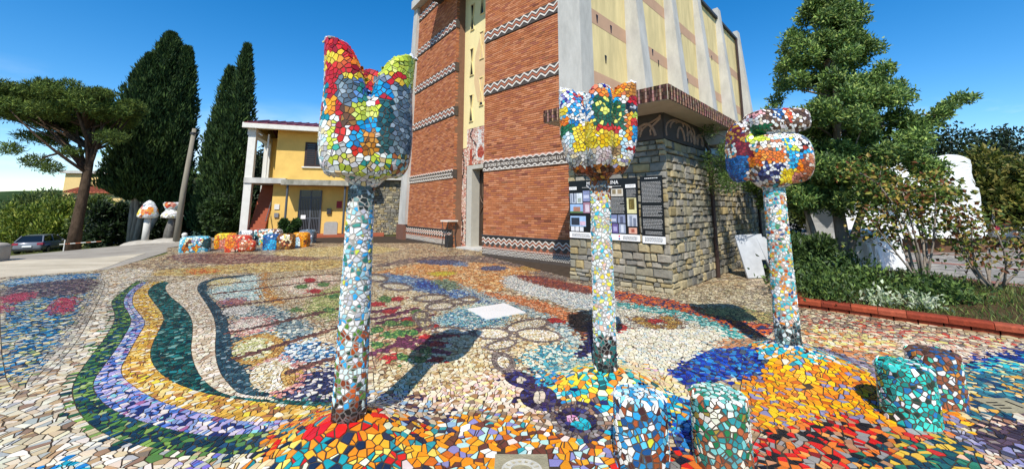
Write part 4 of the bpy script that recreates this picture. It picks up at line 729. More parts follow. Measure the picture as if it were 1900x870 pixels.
# ------------------------------------------------------------------ mosaic colours
PAL = {}
for line in '''beige e9dcc4 5 d2b894 3 b8a07c 2 f6efe2 3 a88868 1
bluefield 1f5f8c 4 2f86b0 3 1a3856 3 7a8a52 2 d6c67a 2 93a6aa 2 22303a 2 ddd6ba 2
bluegrey 5b7fa8 3 b4c0cc 2 34506e 2
bluestrip 3f7bb0 4 9fc4cf 3 2a5480 2 d8d4c0 2
blueteal 1d7fc0 3 1fa3b8 3 173a78 1 bfe3ea 1
bluewhite e6ecec 4 2b6f9c 3 173f66 2 9cc0cf 2
brownred 6e3a24 4 8f4e2c 3 4a2a1e 3 b5683a 1
creamleft f4eee2 5 e8dcc2 4 d6c09a 3.4 bf9c6e 2.2 98785a 1.4 b4b4ac 2
creampink efdcc4 4 e8bfa4 3 f6efe4 3 c99a7c 2 b88060 1
creamrose ead7bd 4 e0b49c 2 cfa07c 2 f4ecdc 3
creamspeck f1e9d2 6 d9c290 3 b79a62 1 ffffff 2
creamwhite f6f2e4 7 ece4c8 4 d9d2b8 2 c8d4d4 2 b6a788 1
creamyellow f3e8b4 4 e6cf7c 3 f8f4e2 2
darkgreen 14392f 5 1e5a4c 4 0f2a2c 3 2a7c78 2.4 7fa694 1.6 24443a 2 3c5a4c 2
darkmauve 4a3c44 4 6a5054 3 2c2a38 3 8f7670 2 b4a48c 1
darkplum 3a2a34 4 57404c 3 241c26 2 7d6a74 1
deepblue 1f4f9c 4 143a78 3 4f88bc 2
far c9ad82 4 b08c64 3 dcc8a0 3 8a6c54 3 7a7068 2 e6d8b8 1
fardark 6a5c58 4 8a7466 3 4a4448 2 a58a70 3 7c5c54 2 b8a48c 1
fargold d9bc70 4 c9a45c 3 b58a4c 2 e4d29a 2 8d7450 2
fargrey a09a8c 3 7c7870 3 c4bca8 2 5a544c 1
farmaroon 8a5a4c 4 6f4a44 3 a87c64 3 c4a484 2 54403c 1
faryellow e2cc88 4 cfae68 3 a88a58 2 efe2b4 2
fieldtan d9c49c 4 c4a476 3 e9dcc0 3 a8845c 2 8f7a50 1 b8b088 1
gold e4b040 4 d09a30 4 efd284 3 bf8040 2 f4ead4 2.6 9c6434 1.6 f4dc3c 1
goldtan cfa04c 4 b8843c 3 e4c47c 2 8f5f30 1
green 3f7a3c 4 2a5c34 3 7fa04c 2 a8b868 1
greengrey 6f8a66 4 4c6a54 3 a4b498 2 2e4a48 1
greenyellow 1f5a5a 4 e0b43c 4 17384c 3 2f7a5c 2 c9962c 1
greybrown 8a7c70 4 6c6058 3 b4a894 2 a08468 2
greynavy 8c8480 4 6a625f 3 a49a94 2 1a1e4c 2
greytan c8bca4 4 a89c88 4 8a8070 2 e6ddca 3 6a6258 1
greyteal b4c0b8 4 8aa4a0 3 d8dcd0 3 5a8088 1
lavblue 8070c0 3 5a78c0 2 b8b0d8 2 f0ead8 1
lavender b0a4cc 4 8a9cc4 3 4f74b8 3 dccfdc 2.5 20285c 3 8accd0 1.4 f0e8e4 1.6 a05c84 .6
lavgrey 8c86a8 4 6f6a84 3 aaa6b8 2 4a4658 3 8a7c70 2
lightteal cfe0d6 5 a4c8c4 3 eef2ea 3 7aa8a8 1
limecream e4dfae 4 ccc880 3 f4f0d8 3 a8a45c 1
navy 1a1c48 6 14142c 4 2a2e6a 2 3c3450 1
navyred 1a1c2c 3 d8281c 2 e8782c 3 8a847c 2 5a4438 2
navystrip 182a6c 5 2448a0 3 10183c 2
navywhite 24284c 5 3c3c5c 3 e6e2dc 3 6a6a84 2 161832 2
ochre c98a3c 4 b06c30 3 dcae60 2 e8d4a4 1
olive 5a8438 4 2c5a34 3 182f3c 5 8aa848 2 234a66 3 a8b474 .8
oliveyellow b4b06a 3 8f9a4c 3 dcd094 2 6f7a3c 1
orangefan f5a01e 5 f7c61e 4 e87c20 3 8c86a8 2.4 c8641c 1
orangelav ef941c 5 f4b02c 2 d86a20 2 8c88b8 3 bfe8e4 3 6a3a30 4 ffffff 2 2aa0a8 1 f0d8dc 1
orangemix e08a3c 4 d2663a 3 e9c46c 2
orangenavy e8702c 5 d8542c 3 232a5c 4 e89a6a 1 5c3a54 1
orangestripe e0905c 4 d07844 3 e9b890 2 b4643c 2
orangetan d89c5c 4 c88448 3 e4bc84 3 b06c3c 2 ecd8b0 1
outline 7c6e66 5 665a56 4 a09084 3
outlinebrown 8a6456 5 6f4e44 3 a88878 2
pink e8b8d4 4 d890c0 2
pinkbrown b8786c 4 9a5c58 3 d4a090 2 4a4c8a 1
pinkcream f0e0cc 5 e8c4bc 3 d8b088 2 f3e6a0 2 a4764c 2 fbf7ee 2
pinkred c8384c 4 a82c40 3 d86470 3 6a2c3c 1
pond a4d0d4 3 4a98b0 3 2a6c94 2 e6f0ea 3 6ab0a8 2
purplebranch 6a3448 5 84405c 3 4a2838 3
redblack d8221e 4 1e1c20 4 e4782a 3 9c968e 3 b4805c 2 f0a050 1 8a1c20 1
redbrown 8a4438 4 6a3a3a 3 b46048 3 4a3454 1
redcream c84434 2 efe4c4 4 a08878 3 d89a78 2 e8d880 1 7c6c60 2
redleaf c42c2c 5 9a2430 3 e0564c 1
river2 1f4fb4 4 1a2f8c 4 2c88c4 3 4a5868 2 6fb8e0 1 7a6c88 1 0f1c5c 2
riverblue 4a78a8 4 8aa8b8 3 2a5484 3 c4d0cc 2
rose d89484 4 c47a70 3 ecc4b4 3
salmonorange d8905c 4 c47440 2 e4b48c 3 7c8a84 2 5a6468 1
slate 2c4a50 5 223a44 4 46646a 2 8a9a98 1 1c2c34 2
slateblue 4c5674 4 6c7490 3 343c58 2
slatewhite 8a9c98 4 5a7478 3 dce0d4 4 3c545c 2
stem 6a4438 5 523430 3 8a5c44 2
tancream d8c8a4 4 b8a680 3 8a7c68 3 ece2c8 3 a48c64 2
tandark a07850 4 c09a68 4 e0cca4 3 7a5a40 2 b46c58 1
tanfield e6d6ae 5 d0b682 4 f4ecd4 4 b8945c 2 8f6e48 1
tealband 4fb0a4 4 2c8a88 4 a0dcd0 3 e4f0e4 2
tealpale c4d8cc 4 e4ecdc 3 8ab8b4 2
tealwhite e6eedf 4 4fa4ac 4 2c7888 2 b4d4c8 2 d8b888 1
tealyellow 2c6474 4 e0ac44 3 1a3c5c 3 4a9a9c 2 efd9a0 2 7a7a70 1
turq 1fb4bc 5 1590a4 3 7cdcd8 2 1c4c7c 1 f4e690 1
turqstrip 34c4c4 5 d8e49c 2 1c74a8 2 f0f0d8 1
white f2f0ea 6 dcd8d0 2 c4bcae 1
whitenavy f2ede4 4 1f2450 3 d0b894 2 90b8d0 2 6a4a3c 1
whitepink f4eadc 5 ecccc0 2
whitestripe f0f0ea 5 c8d4d4 3 a8b4b4 2
yellowcream f6e8a8 4 f4d8b0 3 f8f2e0 3 e8b8d0 1 d89a3c 1
yellowgreen e8d83c 4 c4c454 3 e89a2c 2
yellowsalmon f0e28c 4 e8a880 3 f4ecd4 3 b89a78 2 d8782c 1 7c6c5c 1
yellowstripe d8c078 4 b4a468 3 7c8a58 2 6a5848 2
base c9b48c 4 a88c68 3 e4d6b8 3 8a7660 2
disc_navy 1f2150 6 1a1a30 4 343a78 2.5 4a4458 2 6c6470 1.2
disc_white dcd2c0 6 c4b8a4 2
disc_grey 8c8480 4 6a5a54 4 a49a94 2 a07a60 2 d8ccbc 1 2a2c58 1.5
disc_turq 1fb4bc 5 1590a4 3
disc_pink e8b8d4 4 d890c0 2
hwhite f4f2ec 7 e4e0d4 3 d8c8b0 1.5 b8e0e4 1.2 c8c8c8 1.5 f0e2a0 .6
hwhite1 f8f6f2 6 e4e4e0 1
hwhitegrey e8e8e4 4 b4b4b0 4 8c8c8a 2 ecd9b0 1
hwhitesky f2f4f2 6 3aa0d8 3 1f78c0 2
hwhiteviolet f2f2f2 4 4a3c98 2 38b4d8 2 9a90c8 1
hwhitebrown f4f0ea 6 5a4030 5 7c5a40 3 d8c8b0 1
hwhiteterra f4efe6 5 c87c54 2 6a5444 2 e8c89c 2 38a0b0 1
htealrust 1f8a98 3 b43c2c 2 f2f0ea 4 e8a03c 1 c8e4dc 2
hred cc2020 6 e03424 3 a41a22 2
hyellow f2d42c 5 f6e04c 3 e8b820 2
hamber f0a41c 5 e8881c 2
hslate 6c7c88 5 4c5c68 3 9cacb4 2
hdteal 1f4c50 5 2c6468 3 18383c 2
hlimewhite d4e04c 3 f2f2ea 4 e8c890 1 3ca89c 1
horange ee7c1c 5 f49c2c 3 d85a1c 2
hblueteal 3f6cb8 4 3a8c84 4 6c9cd0 2
hlime d4e048 5 c0d03c 3 e6ee7c 2
hgreyblue 8c9cac 5 6c7c90 3
hredyellow d82020 3 f0c42c 3
hsky 1f9ad8 5 2cb0e0 3 1478b8 2
hochre b8741c 5 d08c2c 3 8c5418 2
hbrown 7c4c24 4 a8742c 3 5c3c20 2
hnavy 1c2c8c 5 2440a8 2
haquarust 7cc8c8 3 b4643c 2 e8e0d0 3 3a5c5c 2 e0b45c 1
horangeyel f08c1c 5 f4b82c 4 d86a1c 2
hgreen 1f6c48 5 2c8458 3
hpalesky b4dcec 5 e8f2f4 3 8cc4e0 1
hroseblue c04858 4 4a90d0 3 e8885c 2
hgreendots 1f5c44 8 28684c 5 e8ec6c 2.6
hpinkdots f4e4dc 6 e8ccc8 3
htan b4946c 5 8c7050 2
hcreamyellow f2e8b8 4 f0d468 3 a49cc0 1 ffffff 2
hnavyred 2a2c8c 3 b8203c 4 d84c4c 1
hblack 1c1c1e 5 4c5054 3 c8ccd0 2
hrust 8c4420 4 c87424 3 4c2c1c 4 e0a848 1
hbluewhite 3a6ca8 5 e8ecf0 4 28548c 2
hredorange d8442c 4 e88048 3 f0c0a0 2
hpinkwhite e0a0a0 3 f4ece8 4 5a4030 2
hlimesky d4e04c 4 1f9ad0 5
hblackwhite 201f22 4 f4f2ee 4 c04020 1
hnavywhite 2a3468 5 f0f0f0 3 5c6ca0 2
hsalmon f09c84 5 e87c60 2
hterra b86a44 5 e8dccc 3 8c4c34 2 d8905c 2
hochremaroon c89434 4 7c2c34 4 5a6088 2
hmaroon 7c2430 5 a03438 3
hblue 1f5c9c 5 2878b8 3 16406c 2
p_black 1c1a1a 6 4c2a1e 3 2c3c3c 2
p_rust b85424 4 7c3820 2 5c8c34 3 38a8dc 3 d8f0ea 3 f2f2ee 3 2a4c34 1
p_white f4f4f0 7 3aa4dc 2.2 a4dce4 3 e8e0d0 2 3c8c80 1.4 d0d84c 1 c8c8cc 2
p_whitey f6f5f0 8 a8e4e8 2.4 f2e04c 1.6 d8dc70 1.2 eac0a8 1.2 3ab4cc 1.2 d8d8d8 1
p_teal 1f6c68 4 1c1c1e 4 f0f0ec 2 3a2c28 2
p_mix f4f2ec 6 3ab4c4 2.5 8cd8d8 2 e88c2c 1.5 e8d44c 1.2 3a8c5c 1.2 b84c24 .8 2a4c8c .8 e4b8a0 1
p_dark 2a4c50 4 dce8e4 3 1c2428 3 7c9c98 2
m1a e02420 5 f08c1c 4 c41a1a 2
m1b ef8c1c 5 f3d964 2.4 1f9298 3 1f2c44 2.6 d8221e 1.6 f0b02c 2 e8ecd0 1
m1c f6f0e2 5 e9cf9c 3 a87c54 2 22222a 2.5 ef941c 2
m2a 34b8b8 4 f0d83c 5 f4f0d0 3 1f5c5c 2 ef8c2c 3
m2b 1fb0c0 6 1c8cc8 4 e8eee4 1.6 1a2460 2 f0dc5c 1.6 ee9a3c 1.6
m3a 1c78b8 4 f0f0ea 3 5a2c30 3 3ab4c0 2
m3b 34c0c4 4 f4f2ea 3 f0a83c 3 2c8c9c 1.5
st_a f2f0e8 5 2a98cc 4 5cc0e0 2.5 a8542c 1 4c2c2c 1.2 1c5488 1.2 c8cc3c .6
st_at f4f2ea 5 2a98cc 3 8cd4ec 3 c8e8f0 2 e8a04c .4
st_bt c8ece0 4 f0f0e0 4 3ca08c 3 1f7c5c 1.5 7cd0c4 3
st_a2 8c4c2c 3 f0ece0 3 2a90c0 3 4c2a2a 3 3c6c8c 1
st_b 2c8c90 3 eeead4 4 1f7c4c 3 b86440 2 7cc8c4 3 a08c3c 1
st_b2 a8623c 4 e8dcc4 3 2f8c7c 3 7c4430 2 5c9ca0 2
st_c 2cc4b4 5 4ce0d0 4 1f8c84 3 1c3c34 3 f2f2ea 1.6 2a78b4 1.3 a8a83c .7
st_d 9c5c40 5 f2f2f0 4 2c6ca4 3 5ccca8 2 7c4430 2 d8903c 1
st_d2 6c4438 5 1f5c98 3 4c3430 3 8c6c54 2'''.split('\n'):
    w = line.split(); PAL[w[0]] = pal(*[x if i % 2 == 0 else float(x) for i, x in enumerate(w[1:])])
SIZE = {}
for k in PAL: SIZE[k] = 0.048
for k in 'stem outline outlinebrown green redleaf purplebranch pinkred white navy pink creamspeck goldtan creamyellow yellowgreen whitepink rose limecream pond'.split(): SIZE[k] = 0.034
for k in 'tanfield fieldtan slate slatewhite creamwhite tealwhite bluewhite navywhite tandark'.split(): SIZE[k] = 0.041
for k in 'olive lavender gold beige darkgreen bluefield greytan'.split(): SIZE[k] = 0.049
for k in 'orangelav redblack navyred orangefan tealyellow greenyellow lavgrey darkplum creampink redcream yellowsalmon salmonorange whitenavy m1b m1c navystrip turqstrip'.split(): SIZE[k] = 0.052
for k in 'creamleft'.split(): SIZE[k] = 0.068
for k in 'far fardark fargold fargrey farmaroon faryellow orangetan base'.split(): SIZE[k] = 0.074
SIZE['navy'] = 0.05; SIZE['greynavy'] = 0.06; SIZE['m1b'] = .05; SIZE['m1a'] = .054
NAMES = list(PAL); NID = {k: i for i, k in enumerate(NAMES)}

# mounds that carry the three tall flowers: centre, radius, height
MOUNDS = [(-1.126, 2.915, 0.74, 0.20), (0.854, 3.78, 0.72, 0.17), (2.958, 4.40, 0.74, 0.19)]
def mound_rad(i, ang):
    r = np.full(np.shape(ang), MOUNDS[i][2])
    if i == 2: r = r + 0.55 * np.clip(np.cos(ang - R_(-80)), 0, 1) ** 2
    return r
def mound_z(x, y):
    z = np.zeros(np.shape(x)); who = np.full(np.shape(x), -1)
    for i, (cx, cy, r, h) in enumerate(MOUNDS):
        d = np.hypot(x - cx, y - cy) / mound_rad(i, np.arctan2(y - cy, x - cx))
        zz = h * np.where(d < 1, 0.5 * (1 + np.cos(np.pi * np.clip(d, 0, 1) ** 0.85)), 0)
        who = np.where(d < 1, i, who); z = np.maximum(z, zz)
    return z, who
def mound_n(x, y):
    e = 0.01
    zx = (mound_z(x + e, y)[0] - mound_z(x - e, y)[0]) / (2 * e); zy = (mound_z(x, y + e)[0] - mound_z(x, y - e)[0]) / (2 * e)
    n = np.stack([-zx, -zy, np.ones_like(zx)], 1)
    return n / np.linalg.norm(n, axis=1, keepdims=True)

POLYS = []
for name, w, pts in REGIONS:
    if w: POLYS.append((name, w, chaikin(pts, 2, False)))
    else: POLYS.append((name, 0, chaikin(pts, 2)))
def regions_at(x, y):
    rid = np.full(len(x), NID['base'])
    for name, w, p in POLYS:
        if w:
            m = np.zeros(len(x), bool)
            for a, b in zip(p[:-1], p[1:]):
                d = b - a; L2 = (d * d).sum() + 1e-9
                t = np.clip(((x - a[0]) * d[0] + (y - a[1]) * d[1]) / L2, 0, 1)
                m |= np.hypot(x - a[0] - t * d[0], y - a[1] - t * d[1]) < w
        else:
            m = in_poly(x, y, p)
        rid[m] = NID[name]
    who = mound_z(x, y)[1]
    for i, (cx, cy, r, h) in enumerate(MOUNDS):
        m = who == i
        d = np.hypot(x - cx, y - cy); ang = np.degrees(np.arctan2(y - cy, x - cx))
        if i == 0:
            rid[m & (d < .62)] = NID['m1b']; rid[m & (d < .22)] = NID['m1a']; rid[m & (d >= .5) & (y < cy - .1) & (x < cx + .25)] = NID['m1c']
            rid[m & (d >= .3) & (ang > 20) & (ang < 120)] = NID['whitenavy']
        if i == 1:
            rid[m] = NID['m2b']; rid[m & (d < .42)] = NID['m2a']; rid[m & (d > .35) & (ang > -20) & (ang < 60)] = NID['yellowcream']; rid[m & (d > .35) & (ang > 60) & (ang < 150)] = NID['tealwhite']
            rid[m & (d > .5) & (ang < -60) & (ang > -170)] = NID['m2b']
        if i == 2:
            f = m & (ang < 10) & (ang > -175)
            rid[m & ~f] = NID['salmonorange']; rid[f & (d > .36)] = NID['orangefan']; rid[m & (d < .38)] = NID['m3b']; rid[m & (d < .2)] = NID['m3a']
            rid[m & (d > .3) & (ang > -45) & (ang < 40)] = NID['m3a']; rid[m & (d > .55) & (ang > -55) & (ang < 40)] = NID['lavgrey']
            rid[m & (d > .36) & (np.abs(ang) > 150)] = NID['river2']
    for name, w, p in POLYS:
        if name.startswith('disc_'): rid[in_poly(x, y, p)] = NID[name]
    return rid

# where the floor carries no tiles
W_SLAB = [(-0.72, 6.53), (-0.13, 6.90), (0.21, 6.33), (-0.37, 5.92)]
ANNEX_FOOT = [(1.36, 9.29), (3.04, 7.67), (9.6, 14.5), (4.6, 16.5), (-1.0, 13.71)]
COVER_A = (0.06, 2.67); COVER_B = (4.05, 3.44)
STOOLS = [(0.825, 2.72, .167, .41), (1.345, 2.73, .170, .41), (3.06, 3.24, .172, .40), (3.58, 3.52, .172, .40)]
def blocked(x, y):
    m = in_poly(x, y, W_SLAB) | in_poly(x, y, ANNEX_FOOT)
    m |= (np.abs(x - COVER_A[0]) < .19) & (np.abs(y - COVER_A[1]) < .15)
    m |= (np.abs(x - COVER_B[0]) < .17) & (np.abs(y - COVER_B[1]) < .13)
    for sx_, sy_, r, h in STOOLS: m |= np.hypot(x - sx_, y - sy_) < r - .02
    for cx, cy, r, h in MOUNDS: m |= np.hypot(x - cx, y - cy) < .1
    return m
# seeds: one jittered grid per piece size
seeds = []; sizes = []
for sz in sorted(set(SIZE.values())):
    gx_, gy_ = np.meshgrid(np.arange(-14, 9.4, sz), np.arange(1.6, 18.5, sz), indexing='ij')
    gx_ = gx_ + (np.arange(gx_.shape[1]) % 2)[None] * sz * .5
    p = np.stack([gx_.ravel(), gy_.ravel()], 1) + rng.uniform(-.46, .46, (gx_.size, 2)) * sz
    p = p[in_poly(p[:, 0], p[:, 1], PIAZZA)]
    p = p[np.abs(p[:, 0]) < 1.48 * p[:, 1] + 1.6]
    rid = regions_at(p[:, 0], p[:, 1])
    ok = np.array([SIZE[k] for k in NAMES])[rid] == sz
    seeds.append(p[ok]); sizes.append(np.full(ok.sum(), sz))
S2 = np.concatenate(seeds); SZ = np.concatenate(sizes)
# paired seeds along the drawn outlines so pieces end on them
pair = []
for name, w, p in POLYS:
    if w: continue
    if p[:, 1].mean() > 10: continue
    q = np.concatenate([p, p[:1]]); d = np.concatenate([[0], np.cumsum(np.linalg.norm(np.diff(q, axis=0), axis=1))])
    s_ = SIZE[name]
    n_ = int(d[-1] / (s_ * .95))
    if n_ < 6: continue
    t = (np.arange(n_) + rng.uniform(-.2, .2, n_)) * d[-1] / n_
    c = np.stack([np.interp(t, d, q[:, 0]), np.interp(t, d, q[:, 1])], 1)
    c2 = np.stack([np.interp(t + .01, d, q[:, 0]), np.interp(t + .01, d, q[:, 1])], 1)
    tg = c2 - c; tg /= np.linalg.norm(tg, axis=1, keepdims=True) + 1e-9
    nn = np.stack([-tg[:, 1], tg[:, 0]], 1) * s_ * .42
    pair.append(np.concatenate([c + nn, c - nn, np.full((2 * n_, 1), 0)], 0) if False else np.concatenate([np.concatenate([c + nn, c - nn]), np.full((2 * n_, 1), s_)], 1))
pair = np.concatenate(pair)
pair = pair[in_poly(pair[:, 0], pair[:, 1], PIAZZA) & (pair[:, 1] > 1.8) & (np.abs(pair[:, 0]) < 1.48 * pair[:, 1] + 1.6)]
# thin out pairs of different outlines that crowd each other, then drop grid seeds close to pairs
def crowded(P, Q, rad, same=False):
    """True for P with a (lower-index when same) point of Q within rad."""
    cell = 0.1
    from collections import defaultdict
    tab = defaultdict(list)
    out = np.zeros(len(P), bool)
    if not same:
        for j, (a, b) in enumerate(zip(*(np.floor(Q / cell).astype(int).T))): tab[a, b].append(j)
    kij = np.floor(P / cell).astype(int)
    for i in range(len(P)):
        a, b = kij[i]; r2 = rad[i] ** 2; px, py = P[i]
        hit = False
        for da in (-1, 0, 1):
            for db in (-1, 0, 1):
                for j in tab.get((a + da, b + db), ()):
                    if (Q[j, 0] - px) ** 2 + (Q[j, 1] - py) ** 2 < r2: hit = True; break
                if hit: break
            if hit: break
        out[i] = hit
        if same and not hit: tab[a, b].append(i)
    return out
pair = pair[::-1]                                       # later outlines win
pair = pair[~crowded(pair[:, :2], pair[:, :2], pair[:, 2] * .5, True)]
keep = ~crowded(S2, pair[:, :2], SZ * .55)
S2 = np.concatenate([S2[keep], pair[:, :2]]); SZ = np.concatenate([SZ[keep], pair[:, 2]])
ok = ~blocked(S2[:, 0], S2[:, 1]); ok[:keep.sum()] &= rng.random(keep.sum()) > .22   # gaps let some pieces grow large
S2, SZ = S2[ok], SZ[ok]
RID = regions_at(S2[:, 0], S2[:, 1])
crisp = np.isin(RID, [NID[k] for k in 'olive lavender gold darkgreen beige slate stem outline navy green redleaf purplebranch creamspeck river2 goldtan disc_navy disc_white disc_grey disc_turq disc_pink'.split()])
RJ = regions_at(S2[:, 0] + rng.normal(0, .045, len(S2)), S2[:, 1] + rng.normal(0, .06, len(S2)))
RID = np.where(crisp, RID, RJ)                          # pieces stray over the softer borders
zs, WHO = mound_z(S2[:, 0], S2[:, 1])
P3 = np.concatenate([S2, (zs + .003 * (WHO >= 0))[:, None]], 1)
N3 = mound_n(S2[:, 0], S2[:, 1])
GT = Tiles(P3, N3, SZ, grout=.0036 + SZ * .055, split=.55, nb=knn_plane(P3, .11, 18))
cols = np.empty((len(GT.src), 3))
rid_t = RID[GT.src]
for i in np.unique(rid_t):
    m = rid_t == i; cols[m] = pick(PAL[NAMES[i]], m.sum())
lum = cols.mean(1, keepdims=True); cols *= 1 - np.clip((lum - .35) / .4, 0, 1) * (1 - np.array([[.95, .89, .77]]))   # warm, yellowed glazes
who_t = WHO[GT.src]
on_floor = np.nonzero(who_t < 0)[0]
vis = GT.shown()
inframe = (np.abs(GT.C[:, 0]) < 1.3 * GT.C[:, 1]) & (GT.C[:, 1] > 2.35)
order = on_floor[np.argsort(-(vis * inframe)[on_floor])]
GT.singles('tile', order[:300], cols, pave, h=.005, m=GRIMY)
rest = order[300:]; near = GT.C[rest, 1] < 5.5
V1 = GT.geometry(rest[near], cols, .005); V2 = GT.geometry(rest[~near], cols, .004, flat=True)
field = link('broken_tile_field', np_mesh('broken_tile_field', np.concatenate([V1[0], V2[0]]), np.concatenate([V1[1], V2[1] + len(V1[0])]), np.concatenate([V1[2], V2[2] + len(V1[1])]),
             np.concatenate([V1[3], V2[3]]), np.concatenate([V1[4], V2[4]])), GRIMY, pave); field['kind'] = 'stuff'

# ------------------------------------------------------------------ things set into the floor
o = MB().hexa([(x, y, -.02) for x, y in W_SLAB[::-1]] + [(x, y, .012) for x, y in W_SLAB[::-1]]).build('marble_slab', mat('white_marble', 'dcd8cf', rough=.4, noise=.08, nscale=3))
tag(o, 'blank white marble slab set flush in the mosaic floor', 'slab')
STONE_C = mat('cover_stone', 'a39a7c', rough=.95, noise=.4, nscale=9, bump=.4, bscale=60)
t = thing('drain_cover', (*COVER_A, 0), 'square stone drain cover with a slotted ring between the orange tiles', 'drain cover')
a, b = COVER_A
MB().box(a - .17, a + .17, b - .13, b + .13, -.02, .010).build('frame', STONE_C, t)
mb = MB()
for k in range(28):
    t0, t1 = 2 * math.pi * k / 28, 2 * math.pi * (k + 1) / 28
    for r0, r1 in ((.112, .125), (.066, .078)):
        p = [(a + r * math.cos(q), b - .03 + .8 * r * math.sin(q)) for r, q in ((r0, t0), (r1, t0), (r1, t1), (r0, t1))]
        mb.hexa([(x, y, .008) for x, y in p] + [(x, y, .018) for x, y in p])
    if k % 2 == 0:
        p = [(a + r * math.cos(q), b - .03 + .8 * r * math.sin(q)) for r, q in ((.078, t0), (.112, t0), (.112, t1), (.078, t1))]
        mb.hexa([(x, y, .008) for x, y in p] + [(x, y, .017) for x, y in p])
mb.build('slotted_ring', mat('pale_metal', 'c9c4b4', rough=.5, noise=.3, nscale=20), t)
t = thing('access_cover', (*COVER_B, 0), 'square stone access cover with short slots beside the brown topped stool', 'drain cover')
a, b = COVER_B
MB().box(a - .15, a + .15, b - .115, b + .115, -.02, .012).build('plate', STONE_C, t)
SLOT_M = mat('slot_dark', '17140f', rough=.9)
for k in range(3): MB().box(a - .12, a - .03, b - .06 + k * .045, b - .048 + k * .045, .008, .0155).build('slot', SLOT_M, t)
MB().box(a + .06, a + .075, b - .05, b + .06, .008, .0155).build('slot', SLOT_M, t)

# ------------------------------------------------------------------ tall mosaic flowers
def lathe(mb, c, prof, n=36):
    """Surface of revolution from (radius, z) pairs, closed top and bottom."""
    vs = []; fs = []
    for r, z in prof:
        vs += [(c[0] + r * math.cos(2 * math.pi * k / n), c[1] + r * math.sin(2 * math.pi * k / n), z) for k in range(n)]
    for i in range(len(prof) - 1):
        for k in range(n):
            k2 = (k + 1) % n
            fs.append((i * n + k, i * n + k2, (i + 1) * n + k2, (i + 1) * n + k))
    fs += [tuple(range(n))[::-1], tuple(range((len(prof) - 1) * n, len(prof) * n))]
    mb.add(vs, fs); return mb

def petal(mb, c, phi, half, zb, ztip, drop, skew, rfun, thick=.075, off=0.0, bulge=.03, nu=18, nv=14, power=2.0, lean=0.0):
    phi, half = R_(phi), R_(half)
    out, inn = [], []
    for i in range(nu + 1):
        a = -1 + 2 * i / nu
        zt = ztip - drop * abs((a - skew) / (1 + abs(skew))) ** power * (1 + abs(skew))
        for j in range(nv + 1):
            t = j / nv; z = zb + (zt - zb) * t
            r = rfun(z) + off + bulge * (1 - a * a) + lean * t * t
            th = thick * (1 - .35 * t)
            q = phi + a * half * (1 - .12 * t ** 3)
            out.append((c[0] + r * math.cos(q), c[1] + r * math.sin(q), z))
            inn.append((c[0] + (r - th) * math.cos(q), c[1] + (r - th) * math.sin(q), z - .01 * t))
    m = nv + 1; n = len(out); fs = []
    for i in range(nu):
        for j in range(nv):
            k = i * m + j
            fs.append((k, k + m, k + m + 1, k + 1)); fs.append((n + k, n + k + 1, n + k + m + 1, n + k + m))
    for j in range(nv):
        fs.append((j, j + 1, n + j + 1, n + j)); k = nu * m + j; fs.append((k + 1, k, n + k, n + k + 1))
    for i in range(nu):
        k = i * m; fs.append((k + m, k, n + k, n + k + m)); k += nv; fs.append((k, k + m, n + k + m, n + k))
    mb.add(out + inn, fs)

def paint(T, c, patches, back):
    """Tile colours on a flower head from its patchwork (x offset, height) and a mix for the far side."""
    col = pick(PAL[back], len(T.C))
    toc = np.array([0, 0, 1.6]) - T.C; toc /= np.linalg.norm(toc, axis=1, keepdims=True)
    front = (toc * T.N).sum(1) > -.97
    dx, z = T.C[:, 0] - c[0], T.C[:, 2]
    for x0, z0, x1, z1, p in patches:
        m = front & (dx >= x0) & (dx <= x1) & (z >= z0) & (z <= z1)
        if m.any(): col[m] = pick(PAL[p], m.sum())
    return col

